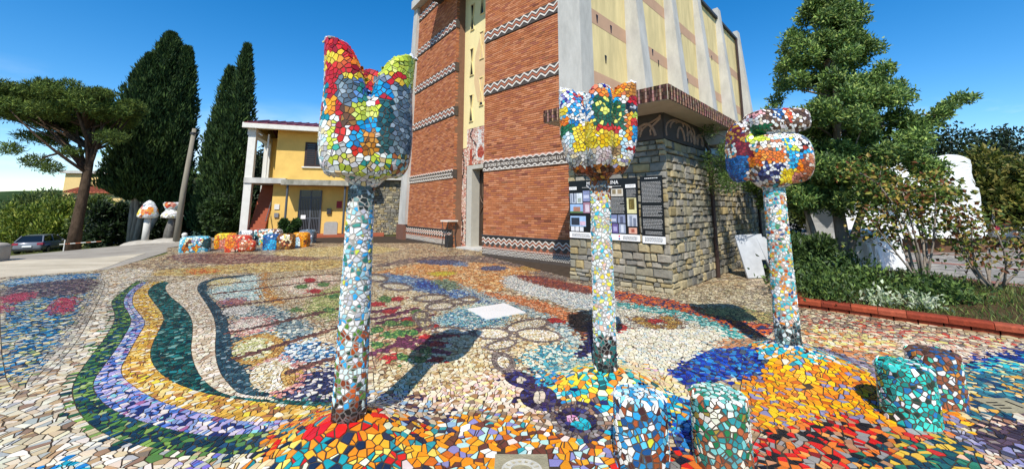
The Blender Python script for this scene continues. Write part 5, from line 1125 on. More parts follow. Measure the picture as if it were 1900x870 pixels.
def flower(i, label, head_mb, patches, back, prof, bands, head_size, neck_dark=None, voxel=.022):
    cx, cy, r0, h0 = MOUNDS[i]; c = (cx, cy)
    t = thing('mosaic_flower', (cx, cy, 0), label, 'sculpture', 'tall mosaic flowers on posts')
    # mound
    n = 40; rr = [0, .12, .25, .4, .55, .7, .85, .97, 1.0]; vs = []; fs = []
    for q in rr:
        for k in range(n):
            a = 2 * math.pi * k / n; R = float(mound_rad(i, np.array(a))) * q
            x, y = cx + R * math.cos(a), cy + R * math.sin(a)
            vs.append((x, y, float(mound_z(np.array([x]), np.array([y]))[0][0]) + (.003 if q < 1 else -.01)))
    for a in range(len(rr) - 1):
        for k in range(n): fs.append((a * n + k, (a + 1) * n + k, (a + 1) * n + (k + 1) % n, a * n + (k + 1) % n))
    mm = MB(); mm.add(vs, fs)
    md = mm.build('base_mound', GROUT_G, t, smooth=True)
    # post
    pm = MB(); lathe(pm, c, prof)
    post = pm.build('post', GROUT_L, t, smooth=True, fix=True)
    zs_ = np.array([p[1] for p in prof]); rs_ = np.array([p[0] for p in prof])
    sp = .032; P, N = [], []
    z = zs_[0] + .03
    while z < zs_[-1] - .01:
        R = float(np.interp(z, zs_, rs_)); k = max(6, int(2 * math.pi * R / sp)); ph = random.random() * 6
        for q in range(k):
            a = ph + (q + random.uniform(-.44, .44)) * 2 * math.pi / k; zz = z + random.uniform(-.44, .44) * sp
            R2 = float(np.interp(zz, zs_, rs_))
            P.append((cx + R2 * math.cos(a), cy + R2 * math.sin(a), zz)); N.append((math.cos(a), math.sin(a), 0))
        z += sp * .95
    P, N = np.array(P), np.array(N); ok = rng.random(len(P)) > .14; P, N = P[ok], N[ok]
    TP = Tiles(P, N, sp * 1.1, grout=.0075, split=.35)
    cp = np.empty((len(TP.C), 3))
    for z0, z1, pn in bands:
        m = (TP.C[:, 2] + rng.uniform(-.05, .05, len(TP.C)) >= z0) & (TP.C[:, 2] < z1 + .06)
        cp[m] = pick(PAL[pn], m.sum())
    cp = np.nan_to_num(cp.clip(0, 1))
    # head
    me = remeshed(head_mb, voxel, 5, 'flower_head')
    P, N = surface_points(me, head_size)
    hd = link('flower_head', me, GROUT_D, t)
    me.transform(Matrix.Translation(-Vector((cx, cy, 1.9)))); hd.location = (0, 0, 1.9)
    TH = Tiles(P, N, head_size, grout=.0042, split=.25, k=14)
    chd = paint(TH, c, patches, back)
    # the pieces that show largest are parts, the rest one field
    pools = [(TH, np.arange(len(TH.C)), chd, hd, .004), (TP, np.arange(len(TP.C)), cp, post, .003), (GT, np.nonzero(who_t == i)[0], cols, md, .005)]
    sc = np.concatenate([p[0].shown()[p[1]] for p in pools]); cut = np.sort(sc)[-300]
    for T, idx, cc, par, hh in pools:
        big = T.shown()[idx] >= cut
        T.singles('tile', idx[big], cc, par, h=hh)
    # rest joined into one part
    Vs, Ls, Ss, Ts, Cs = [], [], [], [], []; nv = nl = 0
    for T, idx, cc, par, hh in pools:
        rest = idx[T.shown()[idx] < cut]
        V, l, s_, to, C_ = T.geometry(rest, cc, hh, (cx, cy, 0))
        Vs.append(V); Ls.append(l + nv); Ss.append(s_ + nl); Ts.append(to); Cs.append(C_); nv += len(V); nl += len(l)
    o = link('small_tile_field', np_mesh('small_tile_field', np.concatenate(Vs), np.concatenate(Ls), np.concatenate(Ss), np.concatenate(Ts), np.concatenate(Cs)), TILE, t, (cx, cy, 0))
    o['kind'] = 'stuff'
    return t

def prof_fun(pts):
    zs_ = [p[1] for p in pts]; rs_ = [p[0] for p in pts]
    return lambda z: float(np.interp(z, zs_, rs_))
# first flower: tulip with two broad front petals and one behind
c = (MOUNDS[0][0] + .02, MOUNDS[0][1]); pf = math.degrees(math.atan2(-c[1], -c[0]))
cup = [(.09, 1.79), (.19, 1.81), (.26, 1.85), (.295, 1.93), (.31, 2.1), (.305, 2.3), (.295, 2.45), (.30, 2.6), (.315, 2.85)]
hm = MB(); lathe(hm, c, [(.085, 1.76)] + [(q[0] - .06, q[1]) for q in cup[1:5]] + [(.2, 2.2), (.12, 2.24)]); rf = prof_fun(cup)
petal(hm, c, pf - 74, 74, 1.84, 2.86, .36, -.1, rf, thick=.2, bulge=.13, off=-.105, power=2.3)
petal(hm, c, pf + 74, 72, 1.84, 2.80, .31, .1, rf, thick=.2, bulge=.13, off=-.105, power=2.3)
petal(hm, c, pf + 180, 50, 1.98, 2.75, .14, 0, rf, thick=.13, bulge=.0, off=-.06)
petal(hm, c, pf + 1, 22, 1.9, 2.40, .1, 0, rf, thick=.12, bulge=.0, off=-.115)
flower(0, 'tall mosaic tulip with red tipped left petal, nearest post on orange mound', hm, HEAD_PATCH_A, 'hwhite',
       [(.112, .14), (.108, .5), (.101, 1.0), (.093, 1.5), (.089, 1.80)], [(0, .31, 'p_black'), (.28, .86, 'p_rust'), (.82, 1.62, 'p_white'), (1.6, 1.9, 'p_dark')], .035, voxel=.019)
# second flower: five petals, green dotted one in front
c = MOUNDS[1][:2]; pf = math.degrees(math.atan2(-c[1], -c[0]))
cup = [(.09, 1.86), (.12, 1.90), (.18, 1.97), (.245, 2.08), (.285, 2.25), (.30, 2.5), (.30, 2.9)]
hm = MB(); lathe(hm, c, [(.1, 1.8)] + [(q[0] * .8, q[1]) for q in cup[:5]] + [(.2, 2.32), (.1, 2.36)]); rf = prof_fun(cup)
petal(hm, c, pf + 3, 35, 1.93, 2.72, .22, .1, rf, off=-.07, bulge=.165, power=2.6, thick=.2)
petal(hm, c, pf - 76, 40, 1.93, 2.80, .30, -.1, rf, off=-.07, bulge=.15, power=2.4, thick=.2)
petal(hm, c, pf + 78, 38, 1.93, 2.82, .28, 0, rf, off=-.07, bulge=.15, power=2.4, thick=.2)
petal(hm, c, pf - 142, 32, 2.0, 2.84, .18, 0, rf, off=-.03, thick=.13)
petal(hm, c, pf + 168, 44, 2.0, 2.92, .2, 0, rf, off=-.04, thick=.14)
flower(1, 'tall mosaic flower with green dotted front petal, middle one of three', hm, HEAD_PATCH_B, 'hwhite',
       [(.104, .12), (.1, .6), (.096, 1.2), (.092, 1.6), (.092, 1.86)], [(0, .5, 'p_teal'), (.46, 1.75, 'p_whitey'), (1.72, 2, 'hrust')], .033, voxel=.018)
# third flower: heavy double bud with a roll on top
c = MOUNDS[2][:2]
hm = MB()
superbox(hm, (c[0] - .045, c[1], 2.15), (.215, .23, .285), e=.72)
superbox(hm, (c[0] + .205, c[1] - .02, 2.16), (.185, .23, .28), e=.75)
superbox(hm, (c[0] + .10, c[1] + .0, 2.59), (.32, .19, .135), e=.45, tilt=(0, R_(-2)))
superbox(hm, (c[0] - .25, c[1] + .16, 2.27), (.08, .2, .37), e=.8, rot=R_(15), tilt=(0, R_(4)))
ellipsoid(hm, (c[0], c[1], 1.93), (.2, .2, .12))
lathe(hm, (c[0] + .06, c[1] + .07), [(.2, 2.3), (.2, 2.55)])
flower(2, 'tall mosaic flower with fat double bud and white brown roll on top', hm, HEAD_PATCH_C, 'hwhiteterra',
       [(.118, .12), (.114, .6), (.109, 1.2), (.104, 1.6), (.104, 1.86)], [(0, .42, 'p_dark'), (.4, 1.9, 'p_mix')], .033, voxel=.02)

# ------------------------------------------------------------------ stools
STL = ['pale blue and white mosaic stool at the front beside the middle mound', 'green and white mosaic stool standing beside the blue and white one',
       'turquoise mosaic stool standing in front of the brown topped one', 'brown topped mosaic stool behind the turquoise one']
STP = [('st_a', 'st_a2', 'st_at'), ('st_b', 'st_b2', 'st_bt'), ('st_c', 'st_c', 'st_c'), ('st_d', 'st_d', 'st_d2')]
for (sx_, sy_, r, h), lb, (pu, pl_, pt) in zip(STOOLS, STL, STP):
    t = thing('mosaic_stool', (sx_, sy_, 0), lb, 'stool', 'mosaic stools')
    m0 = MB(); lathe(m0, (sx_, sy_), [(r * 1.0, -.02), (r * 1.01, .1), (r * .99, .25), (r * .975, h - .03), (r * .965, h - .006), (r * .95, h), (r * .4, h + .006), (.02, h + .008)])
    me = remeshed(m0, .013, 1, 'seat_body')
    P, N = surface_points(me, .034)
    ok = P[:, 2] > .012; P, N = P[ok], N[ok]
    body = link('seat_body', me, GROUT_D, t); me.transform(Matrix.Translation((-sx_, -sy_, 0))); body.location = (0, 0, 0)
    T = Tiles(P, N, .034, grout=.0065, split=.35, k=14)
    zc = T.C[:, 2] + rng.uniform(-.06, .06, len(T.C))
    cc = np.where((zc > h * .3)[:, None], pick(PAL[pu], len(zc)), pick(PAL[pl_], len(zc)))
    top = T.N[:, 2] > .7; cc[top] = pick(PAL[pt], top.sum())
    od = np.argsort(-T.shown())
    T.singles('tile', od[:300], cc, body, h=.003)
    T.joined('small_tile_field', od[300:], cc, t, h=.003, origin=(sx_, sy_, 0))

# ------------------------------------------------------------------ far mosaic seats
def seat(x, y, w, d, h, rot, label, spots, e=.4, name='mosaic_block_seat', lump=None):
    t = thing(name, (x, y, 0), label, 'seat', 'mosaic block seats near the yellow house')
    m0 = MB(); superbox(m0, (x, y, h / 2 - .04), (w / 2, d / 2, h / 2 + .04), R_(rot), e)
    if lump: superbox(m0, (x + lump[0], y + lump[1], lump[2]), lump[3], R_(rot), .7)
    me = remeshed(m0, .035, 3, 'seat_body'); P, N = surface_points(me, .075)
    ok = P[:, 2] > .02
    o = link('seat_body', me, GROUT_D, t); me.transform(Matrix.Translation((-x, -y, 0))); o.location = (0, 0, 0)
    T = Tiles(P[ok], N[ok], .075, grout=.008, split=.2, k=14)
    cc = pick(PAL[spots[0]], len(T.C))
    right = np.array([-y, x]) / math.hypot(x, y) * -1
    lat = (T.C[:, 0] - x) * right[0] + (T.C[:, 1] - y) * right[1]
    for lx, z0, rad, p in spots[1:]:
        m = np.hypot(lat - lx, T.C[:, 2] - z0) < rad
        if m.any(): cc[m] = pick(PAL[p], m.sum())
    T.joined('small_tile_field', np.arange(len(T.C)), cc, t, h=.004, origin=(x, y, 0))
for k in ('hskywhite 6cc4dc 4 cfe8e8 3 3a9cc0 2', 'hflame e8b070 3 8c3a1c 3 f4e4c0 2 4c2c1c 2'):
    w = k.split(); PAL[w[0]] = pal(*[x if i % 2 == 0 else float(x) for i, x in enumerate(w[1:])])
seat(-11.95, 15.0, .95, .75, .56, 38, 'light blue mosaic block with sunflower spots, leftmost seat', ['hskywhite', (-.2, .38, .13, 'hcreamyellow'), (-.2, .38, .06, 'hrust'), (.12, .42, .11, 'hcreamyellow'), (.12, .42, .05, 'hred'), (-.28, .14, .12, 'hrust'), (.02, .16, .12, 'horangeyel'), (.36, .3, .2, 'hdteal')])
seat(-11.75, 16.3, .75, .6, .6, 30, 'yellow and orange mosaic block behind the sunflower one', ['horangeyel', (.05, .15, .28, 'hsalmon'), (-.1, .55, .15, 'hyellow')])
seat(-11.6, 17.3, .55, .6, .66, 30, 'dark mosaic block with a white spot between orange ones', ['hslate', (0, .58, .2, 'hwhite1'), (0, .2, .2, 'hmaroon')])
seat(-10.38, 15.1, .85, .7, .6, 30, 'red and orange lumpy mosaic block in front', ['hredorange', (-.3, .35, .2, 'horange'), (.15, .3, .16, 'hterra')], lump=(.35, -.05, .2, (.3, .3, .22)))
seat(-11.3, 18.3, 1.2, .7, .66, 15, 'long teal mosaic block at the back of the left group', ['htealrust', (-.2, .4, .25, 'haquarust'), (.4, .4, .25, 'hwhitebrown')])
seat(-11.17, 17.9, .7, .6, .52, 20, 'pale green mosaic block beside the house step', ['haquarust', (0, .25, .2, 'hlimewhite')])
seat(-9.55, 15.8, .55, .6, .6, 15, 'bright blue mosaic block with white foot', ['hblue', (0, .12, .25, 'hsky')])
seat(-9.05, 15.9, .6, .6, .6, 15, 'brown mosaic block with pale flame shape', ['hbrown', (0, .35, .22, 'hflame'), (-.05, .45, .14, 'hcreamyellow')])
seat(-9.0, 16.9, .65, .6, .6, 10, 'amber mosaic block behind the flame one', ['hamber', (-.2, .2, .2, 'hpalesky'), (.2, .2, .12, 'hrust')])
seat(-9.6, 18.6, .7, .6, .62, 10, 'grey and white striped mosaic block nearest the house door', ['hslate', (-.2, .35, .18, 'hwhite1'), (-.15, .3, .07, 'hred'), (.05, .3, .12, 'hbluewhite')])

# ------------------------------------------------------------------ church
BRICK = mat('brick', rough=.9, spec=.15, attr='Col', noise=.25, nscale=30, bump=.25, bscale=80)
MORTAR = mat('mortar', '86644f', rough=.95, spec=.1, noise=.25, nscale=6)
YELL = mat('church_yellow_plaster', 'ead9a0', rough=.9, spec=.15, noise=.14, nscale=1.1, bump=.06, bscale=40, stretch=(1, 1, .3))
YELL_S = mat('side_yellow_plaster', 'ecd69c', rough=.9, spec=.15, noise=.36, nscale=2.6, bump=.06, bscale=40, stretch=(1, 1, .18))
PINKB = mat('pink_band_plaster', 'c7a184', rough=.9, spec=.15, noise=.15, nscale=2)
YELL_SHADED = mat('shaded_yellow_plaster', 'c9a24a', rough=.9, spec=.15, noise=.15, nscale=2)  # church yellow with shade put into the colour, for the wing return
DARKB = mat('dark_ceramic', '544a42', rough=.6, spec=.3, noise=.3, nscale=12)
WHITEC = mat('white_ceramic', 'dfd6c8', rough=.5, spec=.4, noise=.15, nscale=14)
REDC = mat('red_ceramic', 'ae6a4c', rough=.55, spec=.35, noise=.25, nscale=14)
METAL_D = mat('dark_metal', '2b2a2a', rough=.5, spec=.5, noise=.2, nscale=6)
ROOF_E = mat('roof_edge', '3d3f42', rough=.6, spec=.4)
PIPE = mat('brown_pipe', '3a2a24', rough=.5, spec=.4)
DARKG = mat('dark_window', '15120f', rough=.15, spec=.5)

FR = frame((-1.0, 13.71), -44); FL = frame((-2.51, 16.57), -53.7); FC = frame((-2.2, 16.9), -48)
FS = frame((2.03, 10.79), 46); AF = frame((1.36, 9.29), -44); AS = frame((3.04, 7.67), 46)
church = thing('church', (2.0, 12.5, 0), 'brick and yellow church with zigzag bands and leaning concrete piers', 'church')
TOPZ = 12.5
brick_cols = [lin(h) for h in ('c27a50', 'ba734a', 'c8845c', 'b26c4a', 'cc8a64', 'aa6850', 'be7850')]
def bricks(F, s0, s1, z0, z1, parent, name='brick_field', left=None):
    mb = MB(); z = z0; row = 0
    while z < z1 - .03:
        h = min(.058, z1 - z - .006)
        a = (left(z) if left else s0); s = a - (row % 2) * .13
        while s < s1:
            x0, x1 = max(s + .004, a), min(s + .252, s1)
            if x1 - x0 > .03:
                d = random.uniform(-.003, .008); c = random.choice(brick_cols); v = random.uniform(.88, 1.1)
                if random.random() < .02: v *= .6
                mb.box(x0, x1, -.03, d, z, z + h - .004, lambda q, w, e: F(q, w, e), tuple(x * v for x in c))
            s += .26
        z += .069; row += 1
    o = mb.build(name, BRICK, parent, fix=False); o['kind'] = 'stuff'; return o

def ribbon(mb, F, pts, w, d0, d1):
    """A flat raised stripe following pts (s,z)."""
    for (a, b) in zip(pts[:-1], pts[1:]):
        q = [(a[0], a[1] - w / 2), (b[0], b[1] - w / 2), (b[0], b[1] + w / 2), (a[0], a[1] + w / 2)]
        mb.hexa([F(s, d0, z) for s, z in q] + [F(s, d1, z) for s, z in q])

def wave(s0, s1, zc, amp, per, n=10, kind='sin', ph=0):
    m = int((s1 - s0) / per * n) + 1
    out = []
    for i in range(m + 1):
        s = s0 + (s1 - s0) * i / m; t = ((s + ph) / per) % 1
        v = math.sin(2 * math.pi * t) if kind == 'sin' else (1 - 4 * abs(t - .5) if kind == 'zig' else 2 * abs(math.sin(math.pi * t)) - 1)
        out.append((s, zc + amp * v))
    return out

def wave_band(F, s0, s1, z0, z1, parent, per=.36, left=None):
    a = left(z0) if left else s0
    t = MB().box(a, s1, -.05, .03, z0, z1, F).build('frieze_band', DARKB, parent)
    zc = (z0 + z1) / 2 + .02; amp = .065
    for dz in (.1, -.1):
        m1 = MB(); ribbon(m1, F, wave(a, s1, zc + dz, amp, per, kind='zig'), .056, .03, .042); m1.build('white_zigzag', WHITEC, t)
    m2 = MB(); ribbon(m2, F, wave(a, s1, zc, amp, per, kind='zig'), .075, .03, .039); m2.build('red_zigzag', REDC, t)
    return t

def text_mesh(body, size):
    cu = bpy.data.curves.new('lettering', 'FONT'); cu.body = body; cu.size = size; cu.extrude = .004; cu.align_x = 'CENTER'; cu.align_y = 'CENTER'
    cu.resolution_u = 3
    o = bpy.data.objects.new('lettering', cu); COL.objects.link(o); bpy.context.view_layer.update()
    me = bpy.data.meshes.new_from_object(o.evaluated_get(bpy.context.evaluated_depsgraph_get()))
    bpy.data.objects.remove(o); return me
def lettering(body, F, s, z, d, size, m, parent, width=None, name='lettering'):
    me = text_mesh(body, size)
    xs = [v.co.x for v in me.vertices]; sc = (width / (max(xs) - min(xs))) if width else 1
    for v in me.vertices:
        p = F(s + v.co.x * sc, d + v.co.z, z + v.co.y); v.co = Vector(p)
    me.materials.clear(); me.materials.append(m)
    return link(name, me, None, parent)

def text_band(F, s0, s1, z0, z1, parent, words, left=None):
    a = left(z0) if left else s0
    t = MB().box(a, s1, -.05, .03, z0, z1, F).build('inscription_band', DARKB, parent)
    m1 = MB(); ribbon(m1, F, wave(a, s1, z1 - .045, .03, .26, kind='arc'), .035, .03, .041); m1.build('white_scallops', WHITEC, t)
    m1 = MB(); ribbon(m1, F, wave(a, s1, z0 + .055, .03, .26, kind='sin'), .04, .03, .041); m1.build('white_wave', WHITEC, t)
    m1 = MB(); ribbon(m1, F, wave(a, s1, z0 + .012, .002, .26), .02, .03, .041); m1.build('white_edge', WHITEC, t)
    m2 = MB(); ribbon(m2, F, wave(a, s1, z1 - .005, .018, .26, kind='arc'), .03, .03, .038); m2.build('pink_scallops', mat('pink_ceramic', 'd3a08c', rough=.5), t)
    if words is None:                                     # worn marks, not readable
        m3 = MB(); ribbon(m3, F, wave(a + .1, s1 - .1, (z0 + z1) / 2, .035, .17, kind='zig'), .04, .03, .04); m3.build('white_marks', WHITEC, t); return t
    lettering(words, F, (a + s1) / 2, (z0 + z1) / 2 + .0, .034, .15, WHITEC, t, width=(s1 - a) * .95)
    return t

def base_band(F, s0, s1, parent, left=None):
    a = left(0) if left else s0
    t = MB().box(a, s1, -.05, .04, -.05, .68, F).build('plinth_band', DARKB, parent)
    m1 = MB(); ribbon(m1, F, wave(a, s1, .585, .04, .25), .034, .04, .052); m1.build('white_wave', WHITEC, t)
    m1 = MB(); ribbon(m1, F, wave(a, s1, .475, .04, .25), .036, .04, .052); m1.build('white_wave', WHITEC, t)
    m2 = MB(); ribbon(m2, F, wave(a, s1, .53, .04, .25), .036, .04, .05); m2.build('red_waves', REDC, t)
    m3 = MB(); s = a + .06
    while s < s1 - .1:
        m3.poly([(s, .335), (s + .14, .335), (s + .07, .43)], F, .04, .05); s += .25
    m3.box(a, s1, .035, .045, .27, .335, F)
    m3.build('red_points', REDC, t)
    m4 = MB()
    for k, z in enumerate((.29, .235, .19, .145, .10)):
        s = a + .02 + (k % 2) * .03
        while s < s1 - .04:
            w = .036 if k < 4 else .028; dz = random.uniform(-.006, .006)
            m4.poly([(s, z + dz), (s + w * .5, z - .014 + dz), (s + w, z + dz), (s + w * .8, z + .018 + dz), (s + w * .2, z + .02 + dz)], F, .04, .05)
            s += .06
    o = m4.build('white_pebble_field', WHITEC, t); o['kind'] = 'stuff'
    MB().box(a, s1, -.02, .075, .68, .715, F).build('ledge', ROOF_E, parent)
    return t

# right wing
WR = 3.45
wall = MB().box(0, WR, -1.6, -.014, -.05, TOPZ, FR).build('wing_wall', MORTAR, church)
ZB = [(2.9, 3.27), (5.64, 6.05), (7.66, 8.07), (9.70, 10.11), (11.7, 12.1)]
lo = .715
MB().box(WR, 4.2, -1.6, -.014, -.05, 3.74, FR).build('wing_wall', MORTAR, church)
for k, (z0, z1) in enumerate(ZB):
    if k == 1: bricks(FR, 0, 4.2, lo + .003, 3.72, wall); lo = 3.72
    bricks(FR, 0, WR if k else 4.2, lo + .003, z0 - .003, wall); lo = z1
    if k == 0: text_band(FR, 0, 4.2, z0, z1, church, 'LE VICENDE DEL MONDO LA SIA FISSO IL NOSTRO CUORE DOVE E LA VERA GIOIA')
    else: wave_band(FR, 0, WR, z0, z1, church)
bricks(FR, 0, WR, lo + .003, TOPZ, wall)
base_band(FR, 0, 4.2, church)
# corner pier between wing and side wall
MB().poly([(WR, 3.74), (4.28, 3.74), (4.2, TOPZ + .3), (WR, TOPZ + .3)], FR, -.55, .10).build('corner_pier', CONC, church)
# left wing with sloping pier
lf = lambda z: -4.98 + .7 * (z - .8) / 12
wall = MB().poly([(lf(0), -.05), (0, -.05), (0, TOPZ), (lf(TOPZ), TOPZ)], FL, -1.2, -.014).build('wing_wall', MORTAR, church)
lo = .715
for k, (z0, z1) in enumerate(ZB):
    bricks(FL, -5, 0, lo + .003, z0 - .003, wall, left=lf); lo = z1
    if k == 0: text_band(FL, -5, 0, z0, z1, church, None, left=lf)
    else: wave_band(FL, -5, 0, z0, z1, church, per=.4, left=lf)
bricks(FL, -5, 0, lo + .003, TOPZ, wall, left=lf)
base_band(FL, -5, 0, church, left=lf)
FLr = lambda s, d, z: FL(d, -s, z)                       # its return round the corner
lo = 0.0
for k, (z0, z1) in enumerate(ZB + [(TOPZ, TOPZ)]):
    bricks(FLr, 0, .16, lo + .003, z0 - .003, wall)
    if z1 > z0: MB().box(0, .16, -.03, .03, z0, z1, FLr).build('frieze_band', DARKB, church)
    lo = z1
MB().box(.16, .62, -.3, -.012, -.05, TOPZ, FLr).build('return_wall', YELL_SHADED, church)
MB().poly([(-5.92, .78), (-4.98, .78), (-4.26, TOPZ + .4), (-4.72, TOPZ + .4)], FL, -.9, .16).build('leaning_pier', CONC, church)
MB().box(-6.05, -5.02, -.9, .2, -.05, .78, FL).build('pier_base', mat('brown_stone', '7a5444', rough=.9, noise=.3, nscale=8), church)
MB().box(-4.7, .2, -.6, .35, TOPZ + .0, TOPZ + .45, FL).build('cornice', CONC, church)
# recessed centre
MB().box(-.3, 3.4, -.6, 0, 3.4, TOPZ, FC).build('centre_wall', YELL, church)
MB().box(-.3, .42, -.6, 0, -.05, 3.4, FC).build('centre_wall', YELL, church)
MB().box(1.95, 3.4, -.6, 0, -.05, 3.4, FC).build('centre_wall', YELL, church)
TANP = mat('tan_relief_plaster', 'd9b98a', rough=.9, noise=.12, nscale=3)
MB().poly([(1.28, 9.15), (.9, 8.2), (.84, 7.0), (1.1, 6.1), (1.5, 6.0), (1.9, 6.6), (1.9, 8.4), (1.6, 9.1)], FC, -.01, .012).build('tan_relief', TANP, church)
for sc_, zs_ in ((.66, ((5.33, 6.48), (7.4, 8.6), (9.5, 10.7))), (1.37, ((4.9, 5.0), (5.9, 7.1), (7.95, 9.15), (10.0, 11.2)))):
    for z0, z1 in zs_:
        if z1 - z0 < .5: continue
        zm = (z0 + z1) / 2
        pts = [(sc_ - .12, z0), (sc_ + .12, z0), (sc_ + .03, zm), (sc_ + .12, z1), (sc_ - .12, z1), (sc_ - .03, zm)]
        w = MB()
        for (a, b), (c, d) in zip(pts, pts[1:] + pts[:1]):
            ca, cb = (a - sc_) * .25 + a, (b - zm) * .04 + b; cc, cd = (c - sc_) * .25 + c, (d - zm) * .04 + d
            q = [(a, b), (c, d), (cc, cd), (ca, cb)]
            w.hexa([FC(s, -.01, z) for s, z in q] + [FC(s, .05, z) for s, z in q])
        wo = w.build('hourglass_window', YELL, church)
        MB().poly(pts, FC, -.01, .006).build('pane', DARKG, wo)
# mosaic round the door
rel = MB().box(-.26, .42, -.02, .02, .0, 4.19, FC).box(.42, 1.95, -.02, .02, 3.42, 5.0, FC).build('portal_mosaic', GROUT_D, church)
pts = []
for (s0, s1, z0, z1) in ((-.24, .40, .05, 4.16), (.43, 1.9, 3.45, 4.97)):
    for i in range(int((s1 - s0) / .06)):
        for j in range(int((z1 - z0) / .06)):
            pts.append((s0 + (i + .5 + random.uniform(-.35, .35)) * .06, z0 + (j + .5 + random.uniform(-.35, .35)) * .06))
pts = np.array(pts); nrm = np.array(FC(0, 1, 0)) - np.array(FC(0, 0, 0))
PM = np.array([FC(s, .021, z) for s, z in pts])
T = Tiles(PM, np.repeat(nrm[None], len(PM), 0), .06, grout=.006, split=.2, k=14)
sz_ = pts[T.src]
PAL['door_pink'] = pal('d8a894', 4, 'e8ccb8', 3, 'c07c68', 2, 'f0e4d4', 2); PAL['door_dark'] = pal('5a4a44', 4, '7c6458', 2, '3c3432', 2)
PAL['door_white'] = pal('f0ece4', 4, 'dcd4c8', 2); PAL['door_red'] = pal('b8503c', 4, 'd07458', 2)
cc = pick(PAL['door_pink'], len(sz_))
s_, z_ = sz_[:, 0], sz_[:, 1]
br = np.abs(s_ - .06 - .14 * np.sin(z_ * 2.3)) < .05
br |= (np.abs((s_ - .9) - .25 * np.sin(z_ * 5)) < .05) & (s_ > .42)
cc[br] = pick(PAL['door_dark'], br.sum())
arch = (s_ > .95) & (np.abs(np.hypot((s_ - 1.38) * 1.1, z_ - 3.95) - .33) < .06); cc[arch] = pick(PAL['door_white'], arch.sum())
twr = (np.abs(s_ - 1.3) < .12) & (z_ > 4.3) & (z_ < 4.85); cc[twr] = pick(PAL['door_white'], twr.sum())
inn = (np.hypot((s_ - 1.38) * 1.1, z_ - 3.9) < .25); cc[inn] = pick(PAL['door_red'], inn.sum())
fig = (np.abs(s_ - .7) < .1) & (z_ < 4.1) & (z_ > 3.4); cc[fig] = pick(PAL['door_red'], fig.sum())
T.joined('broken_tile_field', np.arange(len(T.C)), cc, rel, h=.006)
# door
FRM = mat('pale_door_frame', 'b9b5a8', rough=.8, noise=.15, nscale=4)
MB().box(.44, .80, -.9, .03, .0, 3.40, FC).build('door_frame', FRM, church)
MB().box(.80, 1.95, -.9, .03, 3.24, 3.40, FC).build('door_frame', FRM, church)
dr = MB().box(.80, 1.95, -.45, -.38, .08, 3.24, FC).build('door', mat('dark_bronze', '3c2a1e', rough=.45, spec=.5, noise=.4, nscale=5), church)
BR2 = mat('bronze_relief', '5c4430', rough=.4, spec=.6, noise=.3, nscale=8)
for k in range(9):
    a = k / 9 * 2 * math.pi
    MB().tube([FC(1.2 + .06 * math.cos(a), -.37, 1.75 + .06 * math.sin(a)), FC(1.2 + .2 * math.cos(a), -.345, 1.75 + .4 * math.sin(a)), FC(1.2 + .38 * math.cos(a), -.37, 1.75 + 1.2 * math.sin(a))], [.01, .03, .008], 6).build('relief_ray', BR2, dr)
MB().box(.44, 1.98, -.9, .5, -.04, .06, FC).build('door_step', CONC, church)
# side wall with tapered piers
MB().box(.2, 18.2, -.3, 0, 0, 12.1, FS).build('side_wall', YELL_S, church)
MB().box(0, 18.4, -9, -.3, 11.6, 12.2, FS).build('roof', ROOF_E, church)
MB().box(18.2, 18.5, -9, -.02, 0, 12.1, FS).build('rear_wall', YELL_S, church)
for z0, z1 in ((5.28, 5.72), (7.25, 7.72), (9.45, 9.92)):
    MB().box(.46, 18.2, -.01, .006, z0, z1, FS).build('pink_band', PINKB, church)
for k, sc_ in enumerate((3.05, 6.55, 10.2, 13.75, 17.7)):
    w = .31
    MB().hexa([FS(sc_ - w, -.1, 2.6), FS(sc_ + w, -.1, 2.6), FS(sc_ + w, .85, 2.6), FS(sc_ - w, .85, 2.6),
               FS(sc_ - w + .06, -.1, 12.75), FS(sc_ + w - .06, -.1, 12.75), FS(sc_ + w - .06, .16, 12.75), FS(sc_ - w + .06, .16, 12.75)]).build('tapered_pier', CONC, church)
MB().box(.3, 18.3, -.35, .14, 12.1, 12.24, FS).build('roof_edge', ROOF_E, church)
MB().tube([FS(17.15, .12, 3.5), FS(17.15, .12, 12.1)], .07, 8).build('down_pipe', PIPE, church)
cx_ = [(.9, 7.6), (1.75, 7.55), (1.35, 6.4), (4.2, 8.0), (4.9, 7.7), (4.4, 6.3), (5.4, 7.4), (8.0, 9.4), (7.7, 7.5), (8.5, 7.4), (8.3, 6.2), (11.3, 9.2), (11.9, 7.3), (12.3, 9.6), (15.0, 9.0), (15.6, 7.2)]
for s_0, z_0 in cx_:
    MB().poly([(s_0 - .05, z_0), (s_0 + .05, z_0), (s_0 + .012, z_0 - .26), (s_0 - .012, z_0 - .26)], FS, -.01, .02).build('wall_vent', DARKG, church)

